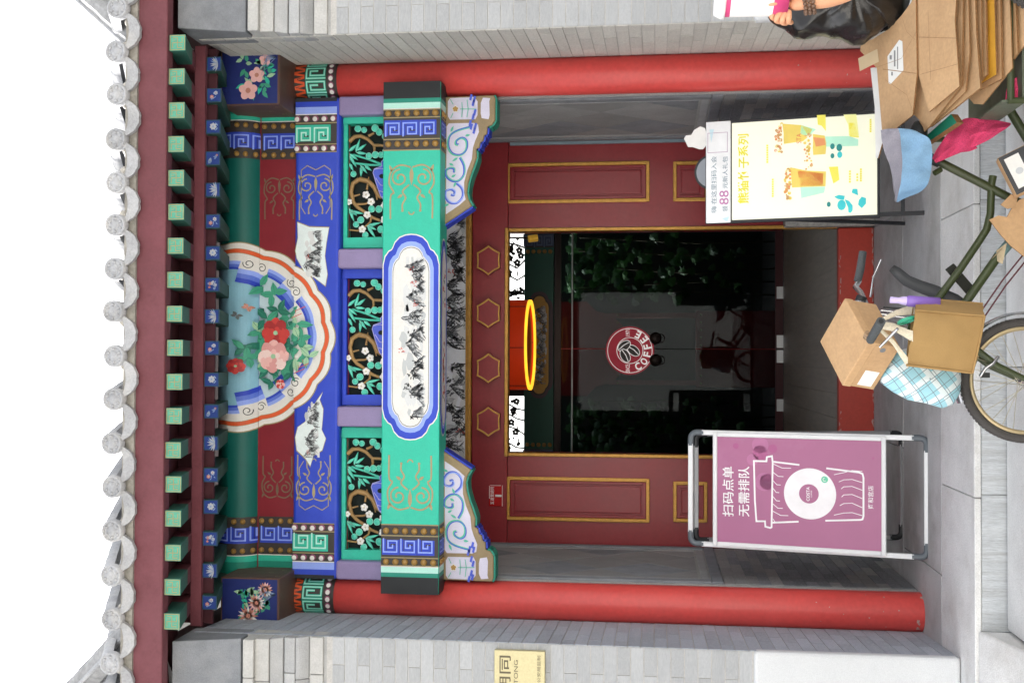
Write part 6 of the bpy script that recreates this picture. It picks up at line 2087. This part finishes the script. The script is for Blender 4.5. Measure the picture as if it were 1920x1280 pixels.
flat_piece([(1855, 412), (1872, 404), (1888, 407), (1898, 388), (1912, 374), (1935, 368), (1990, 380), (1985, 470), (1920, 481), (1896, 462), (1876, 440)], TY - .07, TY - .06, 'torn_cardboard', 'torn cardboard piece hung on the tricycle frame')
flat_piece([(1876, 384), (1896, 364), (1908, 372), (1904, 388), (1890, 392)], TY - .085, TY - .08, 'cardboard_scrap', 'small pale cardboard scrap beside the printed carton', .004)

# ---------------------------------------------------------------- cardboard shoe box on the handlebar
D0, C0, A0, B0 = PY(1629, 641, TY - .24), PY(1579, 723, TY - .11), PY(1584, 558, TY - .11), PY(1543, 638, TY + .02)
e1, e2 = C0 - D0, A0 - D0
e3 = e1.cross(e2).normalized()
if e3.z > 0: e3 = -e3
e3 = e3 * .5 + (PY(1682, 655, TY - .25) - D0).normalized() * .5
e3 = e3.normalized() * .128
SB = thing('shoe_box', 'plain brown cardboard box with a folded lid balanced on the tricycle handlebar', 'box', tuple(D0 + e3))
def par8(o, a, b, c): return [o + a * i + b * j + c * k for i in (0, 1) for j in (0, 1) for k in (0, 1)]
F8 = [(0, 1, 3, 2), (4, 6, 7, 5), (0, 4, 5, 1), (2, 3, 7, 6), (0, 2, 6, 4), (1, 5, 7, 3)]
MB().add(par8(D0 + e3 * .02 + e1 * .012 + e2 * .012, e1 * .976, e2 * .976, e3 * .98), F8, card).build('box_body', SB, bevel=.003, seg=2)
MB().add(par8(D0, e1, e2, e3 * .27), F8, card).build('box_lid', SB, bevel=.004, seg=2)
nf = -(e2.normalized())
mb = MB()
for (a0, a1, b0, b1, m_) in ((.60, .93, .42, .86, lab_w),):
    mb.add([D0 + e1 * a + e3 * b + nf * -.0005 * 0 + e2 * .010 for a, b in ((a0, b0), (a1, b0), (a1, b1), (a0, b1))], [(0, 1, 2, 3)], m_)
mb.build('white_sticker', SB)
mb = MB()
cc = D0 + e1 * .13 + e3 * .55 + e2 * .009
mb.add([cc + e1.normalized() * .011 * cos(t) + e3.normalized() * .011 * sin(t) for t in [2 * pi * k / 16 for k in range(16)]], [list(range(16))], M('shadowy_hole', '77797C', rough=.8))
mb.build('finger_hole', SB)

# ---------------------------------------------------------------- canvas bag, plaid sack, bottle, cloths
def soft(mb_obj, amp, freq, seed=0):
    me = mb_obj.data
    for v in me.vertices:
        p = v.co * freq + Vector((seed, seed * 2.3, 0))
        v.co = v.co + Vector((nz.noise(p), nz.noise(p + Vector((7, 0, 0))), nz.noise(p + Vector((0, 9, 0))))) * amp
canvas = M('tan_canvas', (166, 134, 86), rough=.9, var=.10, scale=5, bump=.08, bscale=320, dirt='9A7A4C', dirt_amt=.5, dirt_scale=3)
cream = M('cream_webbing', 'D8CDB4', rough=.85, var=.08, bump=.2)
fy = TY - .34
bTL, bBL, bBR, bTR = PY(1699, 684, fy), PY(1823, 699, fy + .02), PY(1846, 592, fy + .02), PY(1716, 581, fy)
dep = PY(1716, 559, fy + .13) - bTR
CB = thing('canvas_bag', 'tan canvas bag hanging from the tricycle handlebar', 'bag', tuple((bBL + bBR) / 2))
mb = MB(); N = 9
vs, fs = [], []
def grid(f, nu, nv, mat, mb, smooth=True):
    vs = [f(i / nu, j / nv) for j in range(nv + 1) for i in range(nu + 1)]
    mb.add(vs, [(j * (nu + 1) + i, j * (nu + 1) + i + 1, (j + 1) * (nu + 1) + i + 1, (j + 1) * (nu + 1) + i) for j in range(nv) for i in range(nu)], mat, smooth)
def face(s, t):
    p = bTL.lerp(bTR, s).lerp(bBL.lerp(bBR, s), t)
    b_ = sin(pi * s) * (.25 + .75 * sin(pi * min(1, t * .9 + .1)))
    return p + Vector((0, -.022 * b_, 0))
def backf(s, t):
    p = bTL.lerp(bTR, s).lerp(bBL.lerp(bBR, s), t)
    return p + dep * 1.0 + Vector((0, .015 * sin(pi * s) * sin(pi * t), 0))
grid(face, 12, 12, canvas, mb); grid(lambda s, t: backf(1 - s, t), 12, 12, canvas, mb)
grid(lambda s, t: face(1, t).lerp(backf(1, t), s) + Vector((.010 * sin(pi * s) * sin(pi * t), 0, 0)), 6, 12, canvas, mb)
grid(lambda s, t: backf(0, t).lerp(face(0, t), s) - Vector((.010 * sin(pi * s) * sin(pi * t), 0, 0)), 6, 12, canvas, mb)
grid(lambda s, t: face(s, 1).lerp(backf(s, 1), t), 12, 4, canvas, mb)
o = mb.build('bag_body', CB); soft(o, .006, 16); soft(o, .003, 45, 4)
mb = MB()
for pth in ([face(0, t / 8) for t in range(9)], [face(1, t / 8) for t in range(9)], [face(s / 8, 1) for s in range(9)], [backf(1, t / 8) for t in range(9)]):
    mb.tube([p + Vector((0, -.003, 0)) for p in pth], .0045, canvas, 6)
mb.build('piped_seam', CB)
for s0, s1, yb2 in ((.04, .52, 0), (.30, .80, 1)):
    hk = T3(1644, 612 - 8 * yb2, TY - .26 + .10 * yb2)
    for s_ in (s0, s1):
        base = (face if yb2 == 0 else backf)(s_, .02)
        p = [base, base.lerp(hk, .5) + Vector((.01, -.01, 0)), hk]
        mb = MB(); vs = []
        for i, c in enumerate(p):
            w_ = (.020, .011, .008)[i]
            vs += [c + Vector((-w_, -.002, 0)), c + Vector((w_, -.002, 0)), c + Vector((w_, .002, 0)), c + Vector((-w_, .002, 0))]
        mb.add(vs, [(i * 4 + j, i * 4 + (j + 1) % 4, i * 4 + 4 + (j + 1) % 4, i * 4 + 4 + j) for i in range(2) for j in range(4)], cream, True)
        mb.build('bag_handle', CB)
# clear plastic and rolled green rim inside the bag mouth
mb = MB(); 
c = face(.82, .0) + Vector((0, .06, .012))
mb.torus(c, .030, .0075, paint('green_plastic', '3FB08C', rough=.3), (1, .2, .3), 24, 8)
mb.build('green_ring', None, label='green plastic ring peeking out of the canvas bag', cat='ring')
# spray bottle
pur = M('purple_plastic', '8A6AC0', rough=.25, var=.08); pur_l = M('pale_purple_cap', 'C9B8E6', rough=.3)
b0_, b1_ = PY(1730, 566, fy + .08), PY(1668, 562, fy + .08)
ax = (b1_ - b0_).normalized(); L_ = (b1_ - b0_).length
q_ = ax.to_track_quat('Z', 'Y').to_matrix().to_4x4()
SPB = thing('spray_bottle', 'small purple spray bottle standing in the canvas bag', 'bottle', tuple(b0_))
MB().lathe([(0, -.06), (.021, -.06), (.021, L_ * .42), (.017, L_ * .50)], pur, Matrix.Translation(b0_) @ q_, 16).build('bottle_body', SPB)
MB().lathe([(.017, L_ * .50), (.016, L_ * .62), (.011, L_ * .72), (.0125, L_ * .98), (0, L_)], pur_l, Matrix.Translation(b0_) @ q_, 16).build('bottle_cap', SPB)
# plaid sack
plaid = bpy.data.materials.new('blue_plaid_cloth'); plaid.use_nodes = True
t = plaid.node_tree; p = t.nodes['Principled BSDF']; p.inputs['Roughness'].default_value = .85
tc = t.nodes.new('ShaderNodeTexCoord'); mp = t.nodes.new('ShaderNodeMapping'); mp.inputs['Rotation'].default_value = (0, radians(38), 0)
t.links.new(tc.outputs['Object'], mp.inputs['Vector'])
sx = t.nodes.new('ShaderNodeSeparateXYZ'); t.links.new(mp.outputs[0], sx.inputs[0])
def band(sock, per, off, wd):
    a = t.nodes.new('ShaderNodeMath'); a.operation = 'MULTIPLY_ADD'; a.inputs[1].default_value = 1 / per; a.inputs[2].default_value = off; t.links.new(sock, a.inputs[0])
    b = t.nodes.new('ShaderNodeMath'); b.operation = 'FRACT'; t.links.new(a.outputs[0], b.inputs[0])
    c = t.nodes.new('ShaderNodeMath'); c.operation = 'LESS_THAN'; c.inputs[1].default_value = wd; t.links.new(b.outputs[0], c.inputs[0]); return c.outputs[0]
def mixc(base, fac, col):
    m = t.nodes.new('ShaderNodeMix'); m.data_type = 'RGBA'; t.links.new(fac, m.inputs['Factor']); m.inputs['B'].default_value = (*lin(col), 1)
    if isinstance(base, str): m.inputs['A'].default_value = (*lin(base), 1)
    else: t.links.new(base, m.inputs['A'])
    return m.outputs['Result']
cc_ = mixc('9FD0DC', band(sx.outputs['X'], .085, .1, .26), 'DCE8EA')
cc_ = mixc(cc_, band(sx.outputs['Z'], .085, .3, .26), 'DCE8EA')
for ax_ in ('X', 'Z'):
    for of in ((.1, .22, .62) if ax_ == 'X' else (.3, .42, .82)):
        cc_ = mixc(cc_, band(sx.outputs[ax_], .085, of + .02, .03), '7E929C')
t.links.new(cc_, p.inputs['Base Color'])
out = [(1652, 700), (1650, 716), (1672, 734), (1702, 748), (1735, 757), (1768, 763), (1786, 757), (1798, 738), (1803, 712), (1803, 690), (1780, 660), (1720, 650), (1670, 660)]
Ys = TY - .10
ctr = PY(1735, 708, Ys)
o2 = [PY(a, b, Ys) for a, b in out]
PS_ = thing('plaid_sack', 'light blue plaid cloth sack behind the canvas bag', 'bag', tuple(PY(1803, 712, Ys)))
mb = MB(); n = len(o2); rings = 7
vs = []
for k in range(-rings, rings + 1):
    f_ = k / rings
    sc_ = (1 - abs(f_) ** 2.4) ** .5
    for p_ in o2:
        vs.append(ctr + (p_ - ctr) * max(.02, sc_) + Vector((0, f_ * .085, 0)))
m = n
mb.add(vs, [(k * m + i, k * m + (i + 1) % m, (k + 1) * m + (i + 1) % m, (k + 1) * m + i) for k in range(2 * rings) for i in range(m)], plaid, True)
o = mb.build('sack_cloth', PS_); soft(o, .008, 14, 3)
mb = MB()
nk = PY(1655, 690, Ys)
mb.tube([ctr.lerp(nk, .8), nk, T3(1645, 620, TY - .06)], [.03, .018, .012], plaid, 10)
mb.build('sack_neck', PS_)
# saddle cloth: grey top, light blue skirt
blue_c = M('light_blue_cloth', (124, 160, 190), rough=.9, var=.08, scale=6, bump=.15, bscale=160)
grey_c = M('grey_cloth', '928E96', rough=.9, var=.12, scale=7, bump=.2, bscale=120)
pink_c = M('pink_terry_cloth', (220, 70, 114), rough=.95, var=.15, scale=12, bump=.6, bscale=200)
Yd = TY - .05
top = [(1652, 245), (1654, 262), (1660, 285), (1670, 315), (1676, 345), (1679, 378)]
mid = [(1684, 240), (1688, 258), (1690, 285), (1692, 320), (1688, 350), (1681, 379)]
bot = [(1718, 246), (1742, 262), (1748, 290), (1744, 330), (1728, 356), (1684, 380)]
SC_ = thing('saddle_cloth', 'light blue and grey cloth draped over the tricycle saddle', 'cloth', tuple(PY(1748, 290, Yd)))
def strip(rows, mats, par, nm, sub=8, amp=.008):
    sm = [smooth(r, sub) for r in rows]
    for k in range(len(rows) - 1):
        mb = MB(); n = len(rows[0])
        def P_(s, t):
            i = round(s * (n - 1) * sub)
            p = sm[k][i].lerp(sm[k + 1][i], t)
            w_ = sin(pi * t)
            q = p * 16
            return p + Vector((amp * nz.noise(q), amp * 2.2 * w_ * nz.noise(q + Vector((3, 0, 0))) + amp * w_ * sin(23 * s + 4 * t), amp * .6 * nz.noise(q + Vector((0, 5, 0)))))
        grid(P_, (n - 1) * sub, 10, mats[k], mb)
        mb.build(nm[k], par)
r_b = [PY(a, b, Yd + .14) for a, b in top]; r_t = [PY(a, b, Yd + .02) for a, b in top]
r_m = [PY(a, b, Yd - .07 - .02 * sin(i)) for i, (a, b) in enumerate(mid)]; r_o = [PY(a, b, Yd - .10 - .02 * sin(i * 1.7)) for i, (a, b) in enumerate(bot)]
strip([r_b, r_t, r_m, r_o], (grey_c, grey_c, blue_c), SC_, ('grey_top', 'grey_side', 'blue_skirt'))
PK = thing('pink_cloth', 'pink towelling cloth hanging behind the saddle', 'cloth', tuple(PY(1895, 232, TY - .02)))
a_ = [PY(*p, TY - .06) for p in ((1748, 296), (1768, 262), (1800, 228), (1830, 222), (1862, 226), (1896, 231))]
b_ = [PY(*p, TY - .09) for p in ((1752, 300), (1778, 280), (1808, 262), (1836, 250), (1864, 244), (1896, 233))]
c_ = [PY(*p, TY - .075) for p in ((1754, 304), (1785, 292), (1812, 282), (1834, 272), (1860, 258), (1896, 234))]
strip([a_, b_, c_], (pink_c, pink_c), PK, ('cloth_fold', 'cloth_fold'), amp=.006)
strip([[PY(*p, TY - .06) for p in ((1775, 286), (1800, 276), (1822, 266), (1832, 277))], [PY(*p, TY - .07) for p in ((1778, 288), (1800, 286), (1818, 284), (1832, 278))]], (pink_c,), PK, ('cloth_corner',), amp=.004)
PK2 = thing('red_cloth_strip', 'dark pink cloth strip tied on the cargo bed rail', 'cloth', tuple(PY(1900, 178, TY - .3)))
strip([[PY(*p, TY - .3) for p in ((1884, 190), (1888, 165), (1900, 148), (1930, 130))], [PY(*p, TY - .31) for p in ((1892, 182), (1905, 186), (1920, 186), (1945, 180))]], (pink_c,), PK2, ('cloth_fold',), amp=.006)
# black plastic bag on top of the cartons
bagm = M('black_plastic_film', '1E1C1B', rough=.28, var=.2, scale=6, bump=.35, bscale=26, spec=.6)
Yb = -1.62
out = [(1442, 30), (1462, 46), (1490, 72), (1515, 68), (1545, 66), (1575, 72), (1600, 80), (1622, 80), (1640, 66), (1658, 50), (1664, 58), (1682, 50), (1698, 30), (1706, -10), (1690, -70), (1600, -110), (1520, -90), (1470, -40), (1446, 10)]
o2 = [PY(a, b, Yb) for a, b in out]
ctr = PY(1590, 0, Yb)
BB = thing('plastic_bag', 'crumpled black plastic bag lying on top of the cartons', 'bag', tuple(PY(1690, 20, Yb)))
mb = MB(); rings = 9; n = len(o2); vs = []
sub = 4
fine = []
for i in range(n):
    for k in range(sub): fine.append(o2[i].lerp(o2[(i + 1) % n], k / sub))
m = len(fine)
for k in range(-rings, rings + 1):
    f_ = k / rings
    sc_ = max(.02, (1 - abs(f_) ** 2.0) ** .5)
    for p_ in fine: vs.append(ctr + (p_ - ctr) * sc_ + Vector((0, f_ * .16, 0)))
mb.add(vs, [(k * m + i, k * m + (i + 1) % m, (k + 1) * m + (i + 1) % m, (k + 1) * m + i) for k in range(2 * rings) for i in range(m)], bagm, True)
o = mb.build('bag_film', BB); soft(o, .018, 13, 5); soft(o, .007, 40, 2)
# ================================================================== the person at the right edge: only the hand with the cup shows
skin = M('skin', 'D9A07C', rough=.5, var=.06, scale=20, bump=.06, bscale=300)
HY = -2.62
def H3(px, py, Y=HY): return PY(px, py, Y)
wrist = H3(1502, 6); elbow = H3(1645, -26, HY - .03)
knk = H3(1466, 14)
PX0 = elbow.x + .20                                     # body axis, outside the picture
PYc = HY - .06
foot = STREET_Z
PER = thing('person', 'person in dark clothes holding a white takeaway cup, at the right edge', 'person', (PX0 + .05, PYc, foot))
sh = Vector((PX0 - .02, PYc + .02, foot + 1.40))
pel = Vector((PX0 + .10, PYc, foot + .95))
def skinned(name, nodes, edges, mat, parent, root=0, sub=2):
    me = bpy.data.meshes.new(name)
    me.from_pydata([n[0] for n in nodes], edges, [])
    o = bpy.data.objects.new(name, me); COL.objects.link(o); put(o, parent)
    me.materials.append(mat)
    md = o.modifiers.new('skin', 'SKIN'); md.use_smooth_shade = True
    if not me.skin_vertices: me.skin_vertices.new()
    for i, n in enumerate(nodes):
        r = n[1] if isinstance(n[1], tuple) else (n[1], n[1])
        me.skin_vertices[0].data[i].radius = r
        me.skin_vertices[0].data[i].use_root = (i == root)
    ss = o.modifiers.new('sub', 'SUBSURF'); ss.levels = ss.render_levels = sub
    return o
B = [(pel, .095), (pel + Vector((0, 0, .22)), .085), (pel + Vector((0, 0, .42)), .10), (pel + Vector((0, 0, .53)), .06), (pel + Vector((0, 0, .60)), .052),
     (pel + Vector((-.01, .03, .70)), (.078, .092)), (pel + Vector((-.01, .035, .80)), (.065, .08)),
     (pel + Vector((-.17, .02, .43)), .055), (elbow + Vector((.02, 0, 0)), .043), (wrist.lerp(elbow, .35), .040), (wrist, (.029, .024)), (knk.lerp(wrist, .30), (.036, .022)),
     (pel + Vector((.19, 0, .43)), .055), (pel + Vector((.26, 0, .14)), .042), (pel + Vector((.25, .06, -.12)), .030), (pel + Vector((.25, .08, -.22)), .034),
     (pel + Vector((-.09, 0, -.06)), .085), (pel + Vector((-.10, .02, -.48)), .055), (pel + Vector((-.10, -.01, -.87)), .040), (pel + Vector((-.10, .13, -.915)), .032),
     (pel + Vector((.09, 0, -.06)), .085), (pel + Vector((.10, .02, -.48)), .055), (pel + Vector((.10, -.01, -.87)), .040), (pel + Vector((.10, .13, -.915)), .032)]
E_ = [(0, 1), (1, 2), (2, 3), (3, 4), (4, 5), (5, 6), (2, 7), (7, 8), (8, 9), (9, 10), (10, 11), (2, 12), (12, 13), (13, 14), (14, 15), (0, 16), (16, 17), (17, 18), (18, 19), (0, 20), (20, 21), (21, 22), (22, 23)]
body = skinned('body', B, E_, skin, PER)
# fingers wrapped round the cup
palm = knk.lerp(wrist, .30)
fw = [((1450, 20), (1446, 33), (1458, 38)), ((1458, 30), (1455, 40), (1466, 42)), ((1468, 34), (1466, 43), (1476, 45)), ((1479, 34), (1478, 42), (1486, 43))]
for k, f_ in enumerate(fw):
    base = palm.lerp(H3(*f_[0]), .35) + Vector((0, -.008, 0))
    pts = [base, H3(*f_[0], HY - .012), H3(*f_[1], HY + .012), H3(*f_[2], HY + .035)]
    skinned('finger', [(pts[0], .012), (pts[1], .0105), (pts[2], .0098), (pts[3], .008)], [(0, 1), (1, 2), (2, 3)], skin, body)
skinned('thumb', [(palm, .014), (H3(1470, 2, HY - .035), .0125), (H3(1452, 6, HY - .048), .0105), (H3(1438, 8, HY - .045), .009)], [(0, 1), (1, 2), (2, 3)], skin, body)
# clothing, hair and face
navy = M('dark_shirt', '33363C', rough=.9, var=.1, bump=.2)
Cn = [(pel + Vector((0, 0, -.02)), .165), (pel + Vector((0, 0, .22)), .150), (pel + Vector((0, 0, .40)), .160), (pel + Vector((0, 0, .51)), .085), (pel + Vector((-.17, .02, .43)), .090), ((pel + Vector((-.17, .02, .43))).lerp(elbow, .55), .066), (pel + Vector((.19, 0, .43)), .090), (pel + Vector((.235, 0, .26)), .072)]
skinned('shirt', Cn, [(0, 1), (1, 2), (2, 3), (2, 4), (4, 5), (2, 6), (6, 7)], navy, body)
trs = M('grey_trousers', '4A4A4E', rough=.9, var=.1)
Tn = [(pel + Vector((0, 0, .03)), .145), (pel + Vector((-.09, 0, -.06)), .10), (pel + Vector((-.10, .02, -.48)), .075), (pel + Vector((-.10, -.01, -.83)), .06), (pel + Vector((.09, 0, -.06)), .10), (pel + Vector((.10, .02, -.48)), .075), (pel + Vector((.10, -.01, -.83)), .06)]
skinned('trousers', Tn, [(0, 1), (1, 2), (2, 3), (0, 4), (4, 5), (5, 6)], trs, body)
for sx_ in (-.10, .10):
    MB().ball(pel + Vector((sx_, .07, -.915)), .05, M('dark_shoe', '26262A', rough=.5), 14, 8, (.9, 2.4, .7)).build('shoe', body)
hd = pel + Vector((-.01, .03, .76))
hm = M('black_hair', '1A1816', rough=.5)
MB().ball(hd + Vector((0, .012 * -1, .045)), .100, hm, 18, 12, (.88, 1.0, .92)).build('hair', body)
fc = MB()
for sx_ in (-.032, .032): fc.ball(hd + Vector((sx_, .088, -.005)), .011, M('eye_white', 'E8E4DE', rough=.2), 10, 6)
fc.build('eyes', body)
MB().ball(hd + Vector((0, .104, -.035)), .014, skin, 10, 6, (.8, 1, 1.5)).build('nose', body)
MB().ball(hd + Vector((0, .092, -.072)), .018, M('lips', 'B06A5E', rough=.5), 10, 6, (1.4, .5, .4)).build('mouth', body)
for sx_ in (-.082, .082): MB().ball(hd + Vector((sx_, .0, -.01)), .022, skin, 10, 6, (.35, .7, 1.2)).build('ear', body)
# beaded bracelet
d = (elbow - wrist).normalized(); u = d.orthogonal().normalized(); w = d.cross(u)
bead_d = M('dark_wood_bead', '6E5646', rough=.45, var=.2)
BRC = thing('bead_bracelet', 'brown wooden bead bracelet worn on the wrist', 'bracelet', tuple(wrist))
for row, rad in ((0, .037), (1, .0385), (2, .040)):
    c = wrist + d * (.010 + .013 * row)
    for k in range(18):
        a = 2 * pi * k / 18 + row * .15
        MB().ball(c + (u * cos(a) + w * sin(a)) * rad, .0068, bead_d, 8, 6).build('bead', BRC)
# the cup
cp_t, cp_b = H3(1341, -18), H3(1478, -14)
ax = (cp_t - cp_b); Lc = ax.length; ax.normalize()
q_ = ax.to_track_quat('Z', 'Y').to_matrix().to_4x4()
Tc = Matrix.Translation(cp_b) @ q_
rc = (H3(1400, -16) - H3(1400, 33)).length
CUP = thing('takeaway_cup', 'tall white takeaway cup with pink bands held in the hand', 'cup', tuple(cp_b))
cupw = paint('cup_white', 'EFEDEC', rough=.4, bump=0); cupp = paint('cup_pink', 'D0487E', rough=.4, bump=0)
MB().lathe([(0, 0), (rc * .86, 0), (rc * .90, Lc * .20)], cupp, Tc, 36).build('cup_base_band', CUP)
MB().lathe([(rc * .90, Lc * .20), (rc * .98, Lc * .78)], cupw, Tc, 36).build('cup_body', CUP)
MB().lathe([(rc * .981, Lc * .78), (rc * .99, Lc * .845)], cupp, Tc, 36).build('cup_band', CUP)
MB().lathe([(rc * .99, Lc * .845), (rc * 1.06, Lc * .85), (rc * 1.07, Lc * .90), (rc * 1.0, Lc * .96), (rc * .94, Lc * 1.0), (0, Lc * 1.0)], cupw, Tc, 36).build('cup_lid', CUP)
